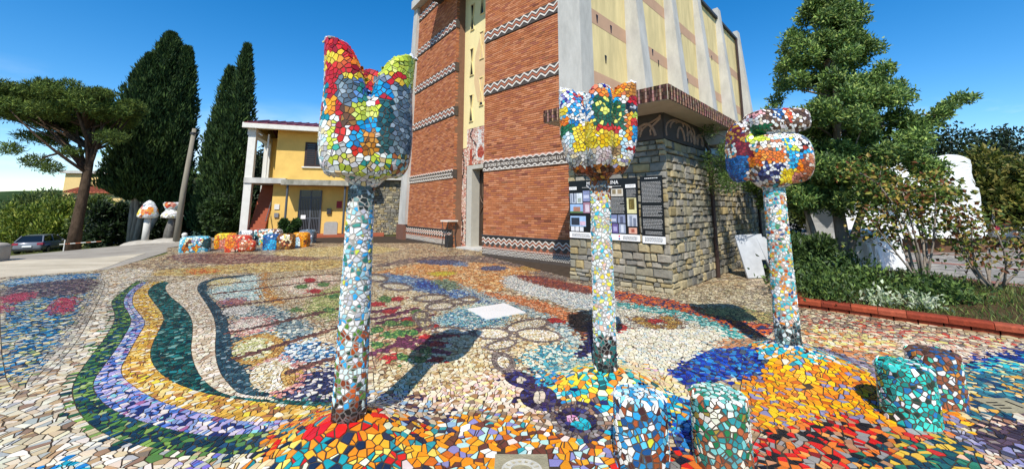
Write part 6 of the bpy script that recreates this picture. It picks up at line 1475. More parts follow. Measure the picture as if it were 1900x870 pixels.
# annex of stone with flat roof
STONE = mat('rubble_stone', rough=.92, spec=.15, attr='Col', noise=.35, nscale=9, bump=.55, bscale=22)
MORT2 = mat('stone_mortar', '7d7464', rough=.97, spec=.1, noise=.3, nscale=10)
stone_cols = [lin(h) for h in ('aa9e82', '948c76', 'b4a888', '9a9486', '827d70', 'b6a680', 'a8966c', '94907f', 'a29a8a', '8a867c')]
def stone_list(F, s0, s1, z0, z1, seed, hmin=.08, hmax=.2, lmin=.12, lmax=.4):
    rnd = random.Random(seed); out = []; z = z0
    while z < z1 - .05:
        h = rnd.uniform(hmin, hmax)
        if z + h > z1 - .08: h = z1 - z
        s = s0
        while s < s1 - .01:
            L = rnd.uniform(lmin, lmax) * (.75 if h < .15 else 1)
            if s + L > s1 - .12: L = s1 - s
            if h > .19 and rnd.random() < .25:
                k = rnd.uniform(.4, .6); out.append((F, s, s + L, z, z + h * k)); out.append((F, s, s + L, z + h * k, z + h))
            else: out.append((F, s, s + L, z, z + h))
            s += L
        z += h
    return out
def stone_geo(mb, st, rnd):
    F, s0, s1, z0, z1 = st; g = .009
    w, h = s1 - s0, z1 - z0; j = lambda a: rnd.uniform(-a, a)
    out = rnd.uniform(.008, .065); b = min(w, h) * .17
    c = rnd.choice(stone_cols); v = rnd.uniform(.8, 1.12); c = tuple(x * v for x in c)
    p0 = [(s0 + g + j(.012), z0 + g + j(.012)), (s1 - g + j(.012), z0 + g + j(.012)), (s1 - g + j(.012), z1 - g + j(.012)), (s0 + g + j(.012), z1 - g + j(.012))]
    pin = [(s0 + g + b + j(.012), z0 + g + b * .7 + j(.01)), (s1 - g - b + j(.012), z0 + g + b * .7 + j(.01)), (s1 - g - b + j(.012), z1 - g - b * .7 + j(.01)), (s0 + g + b + j(.012), z1 - g - b * .7 + j(.01))]
    vs = [F(s, -.06, z) for s, z in p0] + [F(s + j(.006), out * .35, z + j(.006)) for s, z in p0] + [F(s, out + j(.008), z) for s, z in pin]
    fs = [(i, (i + 1) % 4, 4 + (i + 1) % 4, 4 + i) for i in range(4)] + [(4 + i, 4 + (i + 1) % 4, 8 + (i + 1) % 4, 8 + i) for i in range(4)] + [(8, 9, 10, 11)]
    mb.add(vs, fs, c)
def stones(lst, parent, cap):
    rnd = random.Random(5)
    def dist(st):
        p = st[0]((st[1] + st[2]) / 2, 0, (st[3] + st[4]) / 2); return math.hypot(p[0], p[1]) / math.sqrt((st[2] - st[1]) * (st[4] - st[3]))
    lst = sorted(lst, key=dist)
    for st in lst[:cap]:
        mb = MB(); stone_geo(mb, st, rnd); mb.build('stone', STONE, parent, origin=st[0]((st[1] + st[2]) / 2, 0, (st[3] + st[4]) / 2))
    if lst[cap:]:
        mb = MB()
        for st in lst[cap:]: stone_geo(mb, st, rnd)
        o = mb.build('stone_field', STONE, parent); o['kind'] = 'stuff'
aw = MB().box(.06, 2.30, -2.4, -.02, -.05, 3.55, AF).build('annex_wall', MORT2, church)
MB().box(.05, 9.5, -2.2, -.02, -.05, 2.98, AS).build('annex_side_wall', MORT2, church)
MB().box(.05, 2.6, -2.2, -.03, 2.98, 3.55, AS).build('annex_side_wall', MORT2, church)
MB().box(2.6, 9.5, -2.2, -.25, 2.98, 3.6, AS).build('annex_window_strip', DARKG, church)
stones(stone_list(AF, 0, 2.36, 0, 2.98, 1) + stone_list(AS, .0, 9.4, 0, 2.98, 2), aw, 300)
# frieze under the eave: dark panel with raised curving bands
TANR = mat('tan_ceramic', 'a88870', rough=.7, noise=.3, nscale=10)
for F, L in ((AF, 2.34), (AS, 2.35)):
    fz = MB().box(.0, L, -.04, .035, 2.99, 3.52, F).build('frieze_panel', mat('brown_frieze', '4e4640', rough=.8, noise=.3, nscale=7), church)
    for k in range(7):
        q = []
        x0 = L * (k + .2) / 7
        for i in range(9):
            t = i / 8; q.append(F(min(L - .04, max(.05, x0 + .55 * t - .15 * math.sin(5 * t + k))), .035, 3.05 + .42 * abs(math.sin(1.8 * t + .5 * k))))
        MB().tube(q, .022, 6).build('curved_band', TANR, fz)
    for k in range(3):
        cxk = L * (.35 + .25 * k)
        q = [F(cxk + .2 * math.cos(a), .035, 3.03 + .3 * math.sin(a)) for a in np.linspace(.1, 3.0, 12)]
        MB().tube(q, .03, 6).build('curved_band', TANR, fz)
# flat roof with ceramic fascia
z0, z1 = 3.52, 3.80
def AFp(s, d, z): return AF(s, d, z)
rf_ = MB()
outer = [AF(0.0, .9, 0), AF(2.83, .9, 0), AS(5.2, .5, 0), AS(5.2, -2.4, 0), AF(0, -1.6, 0)]
n_ = len(outer)
rf_.add([(x, y, z0) for x, y, _ in outer] + [(x, y, z1) for x, y, _ in outer], [tuple(range(n_))[::-1], tuple(range(n_, 2 * n_))] + [(i, (i + 1) % n_, n_ + (i + 1) % n_, n_ + i) for i in range(n_)])
roof_s = rf_.build('annex_roof', mat('soffit_concrete', 'b8ac98', rough=.9, noise=.2, nscale=3), church)
mb = MB(); fas_cols = [lin(h) for h in ('4a342c', '5c4438', '3c2c26', '6c5044', 'a88474')]
def fascia(F, s0, s1, d):
    s = s0; k = 0
    while s < s1 - .01:
        w = .034
        pk = (k % 4 == 3)
        for q in range(4):
            zz = z0 + .01 + q * .07
            mb.box(s + .003, s + w - .003, d - .02, d + (.012 if not pk else .018) + random.uniform(0, .008), zz, zz + .064, F, tuple(x * random.uniform(.8, 1.2) for x in (fas_cols[4] if pk else random.choice(fas_cols[:4]))))
        s += w; k += 1
fascia(AF, -.0, 2.83, .9); fascia(AS, -.9, 5.2, .5)
FA0 = lambda s, d, z: AF(-d, s, z)
fascia(FA0, -1.6, .9, 0.0)
o = mb.build('fascia_tile_field', BRICK, roof_s, fix=False); o['kind'] = 'stuff'
MB().box(5.22, 16, -.4, .6, 3.62, 3.86, AS).build('gutter_edge', ROOF_E, church)
MB().box(2.75, 3.35, -.2, .42, 3.18, 3.5, AS).build('beam_end', CONC, church)
for s_0, top in ((2.48, 3.15), (7.0, 3.6)):
    MB().tube([AS(s_0, .09, 0.0), AS(s_0, .09, top - .15), AS(s_0 - .03, .04, top), AS(s_0 - .2, .0, top + .18)], .045, 8).build('down_pipe', PIPE, church)

# information boards on the stone wall
BLK = mat('board_black', '0e0d0f', rough=.35, spec=.4); WHT = mat('board_white', 'eceae6', rough=.4)
TXT = mat('print_grey', 'a8a6a2', rough=.6)
def text_rows(F, s0, s1, z0, z1, d, n, parent, m=TXT):
    """Rows of print too small to read."""
    mb = MB(); rnd = random.Random(int(z0 * 1000 + s0 * 77))
    p = (z1 - z0) / n
    for k in range(n):
        s = s0; z = z1 - (k + .75) * p
        end = s1 - (rnd.uniform(0, .4) * (s1 - s0) if k % 6 == 5 else 0)
        while s < end - .012:
            w = rnd.uniform(.012, .04); w = min(w, end - s)
            mb.box(s, s + w, d - .001, d + .001, z, z + p * .45, F); s += w + .008
    o = mb.build('print_rows', m, parent); o['kind'] = 'stuff'
def board(name_label, s0, s1, z0, z1, white):
    t = thing('information_board', AF((s0 + s1) / 2, .07, z0), name_label, 'sign')
    MB().box(s0, s1, .05, .075, z0 + white, z1, AF).build('panel', BLK, t)
    MB().box(s0, s1, .05, .0755, z0, z0 + white - .002, AF).build('footer_panel', WHT, t)
    return t
def picture(t, s0, s1, z0, z1, parts):
    o = MB().box(s0, s1, .074, .0775, z0, z1, AF).build('picture', mat('photo_' + parts[0], parts[0], rough=.4, noise=.35, nscale=9), t)
    for (a, b, c, d, col) in parts[1:]:
        w, h = s1 - s0, z1 - z0
        MB().box(s0 + a * w, s0 + b * w, .0775, .0785, z0 + c * h, z0 + d * h, AF).build('image_area', mat('photo_' + col, col, rough=.4, noise=.3, nscale=14), o)
t = board('wide black information board with photos and two part title on stone wall', .05, 1.77, .94, 2.24, .13)
lettering('MO', AF, .63, 2.155, .076, .11, WHT, t); lettering('EINA', AF, 1.22, 2.155, .076, .11, WHT, t)
text_rows(AF, .42, 1.42, 2.06, 2.09, .0765, 1, t)
for a, b, wd in ((.06, .27, 'ESTERNO'), (1.50, 1.73, 'INTERNO')):
    o = MB().box(a, b, .074, .0775, 2.03, 2.10, AF).build('tag_label', WHT, t)
    lettering(wd, AF, (a + b) / 2, 2.065, .074, .04, mat('print_black', '222222'), o)
sk = '9fc0e8'
picture(t, .08, .24, 1.72, 1.95, ['c8d0dc', (.1, .35, 0, .9, '8c94a4'), (.5, .8, .1, 1, '6c7484')])
picture(t, .26, .42, 1.72, 1.95, ['dfe6ea', (.2, .8, .1, .5, '9ca89c')])
picture(t, .08, .43, 1.50, 1.70, [sk, (.25, .8, .15, .7, 'b07c64'), (0, 1, 0, .2, '5c7c4c')])
picture(t, .08, .50, 1.20, 1.43, ['a8c8ec', (.05, .6, .1, .85, '2c3440'), (.62, .98, .1, .5, 'd8b8c8')])
picture(t, .44, .62, 1.76, 2.0, ['8c94b8', (.1, .9, .3, .6, 'c8cce0')]); picture(t, .44, .62, 1.50, 1.74, ['a87c8c', (.3, .9, .1, .8, 'd8c8d0')])
for k in range(3): picture(t, .09 + k * .12, .19 + k * .12, 1.09, 1.19, ['e8e8e8'])
picture(t, .98, 1.12, 1.86, 2.02, ['9c6c54', (.2, .8, .2, .8, 'd8b090')]); picture(t, 1.16, 1.44, 1.86, 2.02, ['d8d0c0', (.1, .4, .3, .9, '8c7c5c'), (.55, .9, .3, .9, 'a08c6c')])
text_rows(AF, .95, 1.46, 1.5, 1.84, .0765, 13, t); text_rows(AF, 1.52, 1.73, 1.84, 2.0, .0765, 8, t)
picture(t, 1.52, 1.73, 1.50, 1.82, ['e0d8a0', (.2, .8, .25, .95, '6c5c2c'), (.35, .65, .35, .8, 'c8b060')])
picture(t, 1.04, 1.28, 1.30, 1.47, ['7c84a8', (.1, .9, .2, .5, 'c8ccd8')]); picture(t, 1.30, 1.47, 1.30, 1.47, ['8c94b0', (.3, .7, 0, .8, '5c6078')])
picture(t, 1.0, 1.14, 1.09, 1.28, ['5c5c8c', (.1, .6, .3, .7, '9898c8')]); picture(t, 1.16, 1.30, 1.09, 1.28, ['6c5c94', (.2, .8, .2, .7, 'b0a8d0')]); picture(t, 1.32, 1.47, 1.09, 1.28, ['9ca4b8', (.3, .7, .1, .9, 'd8dce4')])
picture(t, 1.52, 1.73, 1.24, 1.48, ['c8ccd4', (.2, .5, 0, .9, '9098a8'), (.6, .9, 0, .7, '787f90')]); picture(t, 1.54, 1.72, 1.09, 1.21, ['e0a890', (.3, .7, .2, .8, 'a85c48')])
text_rows(AF, .12, .6, .96, 1.04, .077, 3, t, mat('print_black', '222222')); text_rows(AF, 1.4, 1.72, .96, 1.04, .077, 4, t, mat('print_black', '222222'))
MB().box(1.30, 1.335, .074, .0775, 1.01, 1.045, AF).build('red_icon', mat('icon_red', 'c83c5c'), t); MB().box(1.30, 1.335, .074, .0775, .955, .99, AF).build('blue_icon', mat('icon_blue', '2c4c8c'), t)
t = board('narrow black text board beside the wide one at the wall corner', 1.83, 2.29, .92, 2.25, .14)
text_rows(AF, 1.93, 2.2, 2.19, 2.22, .0765, 1, t, WHT); text_rows(AF, 1.86, 2.26, 1.72, 2.14, .0765, 16, t); text_rows(AF, 1.86, 2.26, 1.44, 1.66, .0765, 8, t); text_rows(AF, 1.86, 2.26, 1.2, 1.40, .0765, 7, t)
text_rows(AF, 1.9, 2.24, 1.09, 1.16, .0765, 3, t); text_rows(AF, 1.88, 2.25, .95, 1.04, .077, 4, t, mat('print_black', '222222'))

# leaning marble offcuts by the side wall
MARB = mat('grey_marble', 'c4c8cc', rough=.45, noise=.25, nscale=4)
def slab(label, s0, d0, ang, lean, pts, th=.04):
    a = R_(46 + ang); B = AS(s0, d0, 0); t0 = MB()
    u_ = Vector((math.cos(a), math.sin(a), 0)); nn = Vector((u_.y, -u_.x, 0)); up = (Vector((0, 0, math.cos(R_(lean)))) - nn * math.sin(R_(lean)))
    n2 = u_.cross(up)
    F = lambda x, d, z: tuple(Vector(B) + u_ * x + up * z + n2 * d)
    o = t0.poly(pts, F, -th, 0).build('marble_offcut', MARB, origin=B); tag(o, label, 'slab', 'marble offcuts leaning by the stone wall')
slab('notched grey marble slab leaning on the stone wall, left one', 2.75, .6, -38, 12, [(.05, .02), (.5, .02), (.5, .42), (.66, .42), (.66, 1.02), (-.05, 1.0)])
slab('notched grey marble slab leaning in front of another, right one', 3.2, 1.0, -38, 14, [(.1, .02), (.5, .05), (.55, .7), (.9, .7), (.9, .98), (-.1, .95)])
o = MB().box(4.3, 5.4, .45, 1.3, .05, .13, AS).build('stone_plinth_slab', mat('grey_slab', '8c857c', rough=.9, noise=.3), origin=AS(4.8, .8, .05)); tag(o, 'flat grey stone slab lying by the marble offcuts', 'slab')
slab('plain grey stone slab leaning beside the notched ones', 4.6, .9, -38, 10, [(0, .0), (.6, .0), (.6, .8), (0, .8)])
# small stand left of the door
t = thing('metal_stand', FC(-.05, .5, 0), 'small dark iron stand with a white top left of the church door', 'stand')
MB().poly([(-.34, 1.06), (.24, 1.06), (.24, 1.12), (-.34, 1.12)], FC, .3, .8).build('top_plate', WHITEC, t)
for s_0, d_0 in ((-.28, .35), (.18, .35), (-.28, .75), (.18, .75)):
    MB().tube([FC(s_0, d_0, 0), FC(s_0 * .5, d_0, .55), FC(s_0, d_0, 1.06)], .018, 6).build('leg', METAL_D, t)
MB().box(-.2, .1, .45, .65, .0, .5, FC).build('lower_shelf', METAL_D, t)

# ------------------------------------------------------------------ yellow house
FH = frame((-14.6, 22.3), 19)
HY = mat('house_yellow', 'e2bb68', rough=.9, spec=.15, noise=.2, nscale=1.5, bump=.05, bscale=50)
HW = mat('house_white', 'd9d6cc', rough=.85, noise=.15, nscale=3)
MAROON = mat('maroon_metal', '6e2f33', rough=.5, spec=.4, noise=.12, nscale=3)
TERRA = mat('terracotta', 'a5573a', rough=.85, noise=.25, nscale=6)
SHUT = mat('brown_shutter', '33201a', rough=.6); GREYM = mat('grey_metal', '4b4f54', rough=.5, spec=.5)
house = thing('yellow_house', FH(3, -2, 0), 'yellow two storey house with maroon roof and outside stair', 'house')
MB().box(.8, 8.5, -7, 0, -.1, 6.2, FH).build('wall', HY, house)
MB().box(-.45, .8, -7, -3.2, -.1, 6.2, FH).build('wall', HY, house)
# roof: sloping planes towards a ridge running along the front
mb = MB(); mb.hexa([FH(-.75, .75, 6.32), FH(8.8, .75, 6.32), FH(8.8, -3.6, 7.35), FH(-.75, -3.6, 7.35), FH(-.75, .75, 6.42), FH(8.8, .75, 6.42), FH(8.8, -3.6, 7.45), FH(-.75, -3.6, 7.45)])
mb.hexa([FH(-.75, -3.6, 7.35), FH(8.8, -3.6, 7.35), FH(8.8, -7.8, 6.3), FH(-.75, -7.8, 6.3), FH(-.75, -3.6, 7.45), FH(8.8, -3.6, 7.45), FH(8.8, -7.8, 6.4), FH(-.75, -7.8, 6.4)])
rf2 = mb.build('roof', MAROON, house)
for k in range(20):
    s_0 = -.6 + k * .48
    mb = MB(); mb.hexa([FH(s_0, .76, 6.42), FH(s_0 + .05, .76, 6.42), FH(s_0 + .05, -3.6, 7.45), FH(s_0, -3.6, 7.45), FH(s_0, .76, 6.47), FH(s_0 + .05, .76, 6.47), FH(s_0 + .05, -3.6, 7.5), FH(s_0, -3.6, 7.5)]); mb.build('seam', MAROON, rf2)
MB().box(-.78, 8.8, .6, .85, 6.1, 6.36, FH).build('gutter', HW, house)
MB().box(-.7, 8.6, -.1, .6, 6.2, 6.3, FH).build('eave_soffit', HY, house)
mb = MB(); mb.poly([(.75, 6.1), (.75, 6.4), (-3.6, 7.45), (-7.8, 6.4), (-7.8, 6.1), (-3.6, 7.15)], lambda s, d, z: FH(-.82 + d, s, z), 0, .09); mb.build('gable_trim', HW, house)
mb = MB(); mb.poly([(.55, 6.1), (-3.6, 7.12), (-7.5, 6.1)], lambda s, d, z: FH(-.6 + d, s, z), 0, .1); mb.build('gable_wall', HY, house)
MB().box(-.6, -.2, -7, .5, 5.75, 6.12, FH).build('gable_beam', HW, house)
for d_0 in (.15, -3.2, -6.5): MB().box(-.55, -.18, d_0 - .05, d_0 + .33, .15, 6.1, FH).build('column', HW, house)
MB().box(-.8, .3, -.3, .8, -.05, .15, FH).build('column_base', TERRA, house)
MB().box(-.55, 1.5, -1.6, .55, 3.02, 3.32, FH).build('landing', CONC, house)
MB().box(-.5, .8, -3.2, -1.6, 3.05, 3.3, FH).build('landing', CONC, house)
MB().box(1.4, 6.5, 0, 1.15, 2.92, 3.22, FH).build('canopy', mat('stained_concrete', 'b4afa0', rough=.9, noise=.5, nscale=3, dark='6a6a5c', stretch=(1, 1, .5)), house)
# stair
stair = MB().box(.62, .8, -1.7, .4, 0, .2, FH).build('stair', TERRA, house)
for k in range(17):
    MB().box(-.15, .62, .55 - k * .135 - .3, .55 - k * .135, k * .185 - .02, k * .185 + .185, FH).build('step', TERRA, stair)
MB().tube([FH(.7, .6, .9), FH(.7, -1.8, 3.9)], .025, 6).build('handrail', GREYM, stair)
MB().box(-.62, -.5, -.3, .1, 2.05, 2.35, FH).build('brick_post', TERRA, house)
# window with shutters
wd = MB().box(2.3, 3.5, -.02, .05, 4.08, 5.55, FH).build('window', SHUT, house)
MB().box(2.42, 2.86, .05, .056, 4.2, 5.43, FH).build('pane', DARKG, wd); MB().box(2.94, 3.38, .05, .056, 4.2, 5.43, FH).build('pane', DARKG, wd)
for k in range(9): MB().box(2.42, 2.86, .05, .07, 4.24 + k * .132, 4.3 + k * .132, FH).build('slat', SHUT, wd)
MB().box(2.2, 3.6, 0, .1, 4.0, 4.08, FH).build('sill', HW, house)
# door
dr = MB().box(2.2, 3.4, -.03, .03, .15, 2.68, FH).build('door', DARKG, house)
for k in range(13):
    s_0 = 2.26 + k * .085
    if s_0 < 3.36: MB().box(s_0, s_0 + .03, .03, .06, .2, 2.25, FH).build('bar', GREYM, dr)
for z_0 in (.2, 1.0, 2.22): MB().box(2.2, 3.4, .03, .065, z_0, z_0 + .07, FH).build('rail', GREYM, dr)
for s_0 in (2.2, 2.78, 3.33): MB().box(s_0, s_0 + .07, .03, .07, .15, 2.68, FH).build('stile', GREYM, dr)
MB().box(2.35, 2.6, .066, .075, 1.0, 1.22, FH).build('notice', WHT, dr)
for s_0 in (1.72, 4.72): MB().tube([FH(s_0, .95, 0), FH(s_0, .95, 2.92)], .06, 8).build('canopy_post', GREYM, house)
MB().box(.9, 7, 0, 1.6, -.05, .14, FH).build('porch_step', TERRA, house)
MB().box(.95, 1.2, 0, .05, 1.55, 1.85, FH).build('wall_plaque', HW, house); MB().box(.98, 1.2, 0, .09, 1.1, 1.35, FH).build('intercom', mat('grey_box', '77787a'), house)
MB().box(3.72, 3.95, 0, .12, 1.28, 1.6, FH).build('mailbox', METAL_D, house)
nb_ = MB().box(4.15, 4.6, 0, .03, 1.55, 2.2, FH).build('notice_frame', HY, house); MB().box(4.22, 4.53, .03, .036, 1.62, 2.05, FH).build('poster', mat('red_poster', 'a8242c', noise=.5, nscale=5), nb_)
lp = MB().tube([FH(-.1, .25, 5.9), FH(.1, .4, 5.75)], .05, 6).build('spotlight', HW, house)
MB().tube([FH(.35, .02, 3.3), FH(.35, .02, 5.9)], .05, 8).build('down_pipe', HW, house)
o = MB().poly([(3.75, .14), (4.45, .14), (4.45, .78), (4.35, .85), (3.85, .85), (3.75, .78)], FH, 1.0, 1.25).build('stone_marker', mat('marker_stone', 'a8a49c', rough=.9, noise=.2)); tag(o, 'pale grey stone marker standing on the house porch', 'stone')
# link wall of coursed stone between house and church
lw = thing('stone_garden_wall', FH(7.2, .2, 0), 'rough stone wall between the yellow house and the church', 'wall')
MB().box(5.6, 9.6, -.2, .3, -.1, 3.35, FH).build('wall_core', MORT2, lw)
F2 = lambda s, d, z: FH(s, .32 + d, z)
mb = MB(); rnd = random.Random(3)
for st in stone_list(F2, 5.6, 9.6, 0, 3.3, 9): stone_geo(mb, st, rnd)
o = mb.build('stone_field', STONE, lw); o['kind'] = 'stuff'
MB().box(5.5, 9.7, -.3, .7, 3.35, 3.6, FH).build('coping', CONC, lw)

# ------------------------------------------------------------------ vegetation helpers
LEAF = mat('leaf', rough=.55, spec=.35, attr='Col', transl=.22)
NEEDLE = mat('needle', rough=.7, spec=.2, attr='Col', transl=.1)
BARK = mat('bark', '5a4a3c', rough=.95, spec=.1, noise=.5, nscale=9, dark='33291f', bump=.8, bscale=18, stretch=(1, 1, .4))
BARK_P = mat('pale_bark', '9c8f80', rough=.95, spec=.1, noise=.4, nscale=7, dark='6a6055', bump=.6, bscale=14, stretch=(1, 1, .3))
SOIL = mat('soil', '5a4a34', rough=1, spec=.05, noise=.5, nscale=4, dark='3c3222', bump=.5, bscale=20)
def leaf_mesh(name, P, D, L, W, cols, curl=.25, side=None):
    """One folded, pointed leaf of four vertices at every P, growing along D."""
    n = len(P); D = D / (np.linalg.norm(D, axis=1, keepdims=True) + 1e-9)
    r = rng.normal(size=(n, 3)) if side is None else side
    S = np.cross(D, r); S /= np.linalg.norm(S, axis=1, keepdims=True) + 1e-9
    U = np.cross(S, D)
    L = np.broadcast_to(L, (n,))[:, None] * rng.uniform(.7, 1.3, (n, 1)); W = np.broadcast_to(W, (n,))[:, None] * rng.uniform(.75, 1.25, (n, 1))
    V = np.stack([P, P + D * L * .5 + S * W * .5 + U * W * curl, P + D * L, P + D * L * .5 - S * W * .5 + U * W * curl], 1).reshape(-1, 3)
    b = np.arange(n) * 4
    F = np.stack([b, b + 1, b + 2, b, b + 2, b + 3], 1).ravel()
    return np_mesh(name, V, F, np.arange(2 * n) * 3, np.full(2 * n, 3), np.repeat(cols, 4, 0))
def leaf_cols(hexes, n, var=.25):
    c = np.array([lin(h) for h in hexes]); return c[rng.integers(0, len(c), n)] * rng.uniform(1 - var, 1 + var, (n, 1))
def crown(name, clumps, n, L, W, hexes, parent, m=LEAF, up=.3, shell=.55, jit=.6):
    """Leaves through a set of clumps (x,y,z,rx,ry,rz), denser towards each clump's outside."""
    C = np.array(clumps, float); w = C[:, 3] * C[:, 4] * C[:, 5]; w = w ** .75; w /= w.sum()
    k = rng.choice(len(C), n, p=w); d = rng.normal(size=(n, 3)); d /= np.linalg.norm(d, axis=1, keepdims=True)
    rad = shell + (1 - shell) * rng.random((n, 1)) ** .6; rad *= rng.uniform(.75, 1.08, (n, 1))
    P = C[k, :3] + d * rad * C[k, 3:]
    D = d * (1 - jit) + rng.normal(size=(n, 3)) * jit * .7; D[:, 2] += up
    tone = rng.uniform(.75, 1.2, len(C))[k][:, None]
    return link(name, leaf_mesh(name, P, D, L, W, leaf_cols(hexes, n) * tone), m, parent)
def limb(mb, a, b, r0, r1, bend=.1, n=6, seg=6):
    a, b = Vector(a), Vector(b); L = (b - a).length; off = Vector((random.uniform(-1, 1), random.uniform(-1, 1), random.uniform(-.3, .6))) * bend * L
    pts = [a.lerp(b, t) + off * math.sin(math.pi * t) for t in np.linspace(0, 1, seg)]
    mb.tube(pts, [r0 + (r1 - r0) * t for t in np.linspace(0, 1, seg)], n)
    return pts
def zt(x, y): return float(terrain(x, y))

# ------------------------------------------------------------------ umbrella pine
px, py = -22.07, 20.0
t = thing('umbrella_pine', (px, py, zt(px, py)), 'umbrella pine with leaning dark trunk and broad flat crown', 'tree')
tr = MB(); tp = [(px, py, -.7), (px + .0, py, .8), (px + .08, py, 2.2), (px + .12, py, 3.4), (px + .05, py + .1, 4.6), (px - .3, py + .1, 5.8)]
tr.tube(tp, [.31, .225, .205, .185, .15, .1], 12)
pads = []
rp_ = random.Random(11)
for k in range(150):
    a = rp_.uniform(0, 6.283); r = math.sqrt(rp_.random()); x = px - 1.75 + 2.95 * r * math.cos(a); y = py + .2 + 2.7 * r * math.sin(a)
    ztp = 7.35 + .75 * (1 - r * r); zbt = 4.5 + 2.1 * r; z = ztp - (ztp - zbt) * rp_.random()
    pads.append((x, y, z, rp_.uniform(.35, .65), rp_.uniform(.35, .65), rp_.uniform(.22, .38)))
for (x, y, z, r) in ((px - 3.6, py - .4, 4.6, .55), (px - 3.0, py - .3, 5.3, .5), (px - 1.9, py - .6, 3.9, .6), (px - 1.2, py - .5, 3.6, .5), (px + 1.4, py - .3, 5.2, .7), (px - .3, py - .6, 4.4, .5)):
    pads.append((x, y, z, r, r, r * .6))
for p in pads[::4]:
    limb(tr, random.choice(tp[3:]), (p[0], p[1], p[2] - .15), .085, .02, .14)
tr.build('trunk', BARK, t, smooth=True)
crown('crown', pads, 72000, .2, .04, ['566a2c', '6a7c34', '42552a', '7a883c', '4a602c'], t, NEEDLE, up=.5, shell=.35, jit=.8)

# ------------------------------------------------------------------ cypresses
def cypress(label, x, y, spires, n, trunk_r=.35, hexes=('2f4426', '3a5029', '25381f', '465a2b', '324824')):
    z0 = zt(x, y); t = thing('cypress_tree', (x, y, z0), label, 'tree', 'cypresses beside the yellow house')
    Ps, Ds = [], []; tot = sum(R * (zt_ - zb) for _, _, zb, zt_, R in spires)
    mb = MB()
    for (sx_, sy_, zb, zt_, R) in spires:
        m = int(n * R * (zt_ - zb) / tot); h = rng.random(m) ** .9; a = rng.uniform(0, 2 * np.pi, m)
        prof = np.minimum(1, (h / .10 + .25)) * np.clip(1 - h ** 3.2, 0, 1) ** .62 * (1 - .3 * h)
        lump = 1 + .17 * np.sin(3 * a + 9 * h + sx_ * 3) + .15 * np.sin(6 * a - 23 * h) + .14 * np.sin(9 * a + 47 * h)
        r = R * prof * lump * (1 - .5 * rng.random(m) ** 1.6) * np.where(rng.random(m) < .07, 1.16, 1)
        Ps.append(np.stack([sx_ + r * np.cos(a), sy_ + r * np.sin(a), zb + (zt_ - zb) * h], 1))
        Ds.append(np.stack([np.cos(a) * .55 + rng.normal(0, .3, m), np.sin(a) * .55 + rng.normal(0, .3, m), np.full(m, 1.1)], 1))
        mb.tube([(x + (sx_ - x) * .35, y - .3, z0 - .2), (x + (sx_ - x) * .75, y - .3, (z0 + zb) / 2 + .5), (sx_, sy_, zb + 1.5), (sx_, sy_, zt_ - 1)], [trunk_r, trunk_r * .8, trunk_r * .6, .04], 10)
    P, D = np.concatenate(Ps), np.concatenate(Ds)
    mb.build('trunk', BARK_P, t, smooth=True)
    link('crown', leaf_mesh('crown', P, D, .36, .11, leaf_cols(hexes, len(P), .4)), NEEDLE, t)
    return t
cypress('massive cypress clump with pale forked trunk beside the umbrella pine', -24.6, 26, [(-24.1, 26, 2.0, 13.7, 1.75), (-24.95, 25.8, 2.1, 10.6, 1.4), (-24.5, 25.2, 2.2, 11.8, 1.45), (-23.1, 26.3, .9, 12.8, 1.05)], 62000, .19)
cypress('slim dark cypress with split tips nearest the yellow house', -18.8, 26.3, [(-18.85, 26.3, -.2, 13.0, .85), (-19.1, 26.2, -.2, 9.5, 1.2), (-19.8, 26.2, -.2, 11.3, .95), (-20.15, 26.4, -.2, 8.6, 1.1)], 34000, .2)

# ------------------------------------------------------------------ dark trees and bushes at the back left
def bush(name, label, x, y, r, h, n, hexes, cat='bush', group=None, L=.16, W=.07, trunk=True, zb=None, up=.3):
    z0 = zt(x, y) if zb is None else zb
    t = thing(name, (x, y, z0), label, cat, group)
    cl = []; k = max(5, int(9 * r))
    for _ in range(k):
        a = random.uniform(0, 6.283); q = math.sqrt(random.random()) * .75; zz = random.uniform(.2, .95)
        cr = r * random.uniform(.28, .5) * (1 - .35 * zz)
        cl.append((x + q * r * (1 - .4 * zz) * math.cos(a), y + q * r * (1 - .4 * zz) * math.sin(a), z0 + h * zz * .9, cr, cr, cr * min(1.3, h / r / 1.6 + .4)))
    if trunk:
        mb = MB()
        for c in cl[:6]: limb(mb, (x + random.uniform(-.1, .1), y, z0 - .1), (c[0], c[1], c[2]), .05 * r + .02, .015, .1, 6, 5)
        mb.build('stem', BARK, t, smooth=True)
    crown('crown', cl, n, L, W, hexes, t, up=up)
    return t
DK = ['1e2e16', '28391a', '18241a', '31441f', '22301a']
OL = ['4a5a2a', '5f6e2c', '39491f', '6f7a38', '445226']
YG = ['6a7a24', '7f8c2c', '556a22', '94983c', '48601f']
GY = ['5c6a50', '6f7a5c', '48563f', '7c8668']
back = [(-30, 34, 3.2, 6.5, DK), (-26, 35, 3.0, 5.5, DK), (-21.5, 34, 3.2, 8.5, DK), (-33.5, 32, 2.2, 4.2, OL), (-29.0, 28.5, 1.7, 3.0, DK), (-26.9, 31, 2.0, 3.6, DK), (-17.6, 30.5, 2.0, 6.0, DK), (-23.6, 31.5, 2.0, 4.2, DK)]
lab = ['dark leafy tree right behind the pine trunk', 'dark leafy tree behind the forked cypress trunk', 'tall dark tree between the two cypresses', 'olive green tree left of the pine trunk', 'low dark bush at the foot of the pine', 'dark bush left of the far mosaic flowers', 'dark tree against the left wall of the house', 'dark bush behind the far mosaic flowers']
for (x, y, r, h, hx), lb in zip(back, lab):
    bush('broadleaf_tree', lb, x, y, r, h, 9000 if r > 2 else 6000, hx, 'tree', 'trees behind the road', L=.3, W=.15)
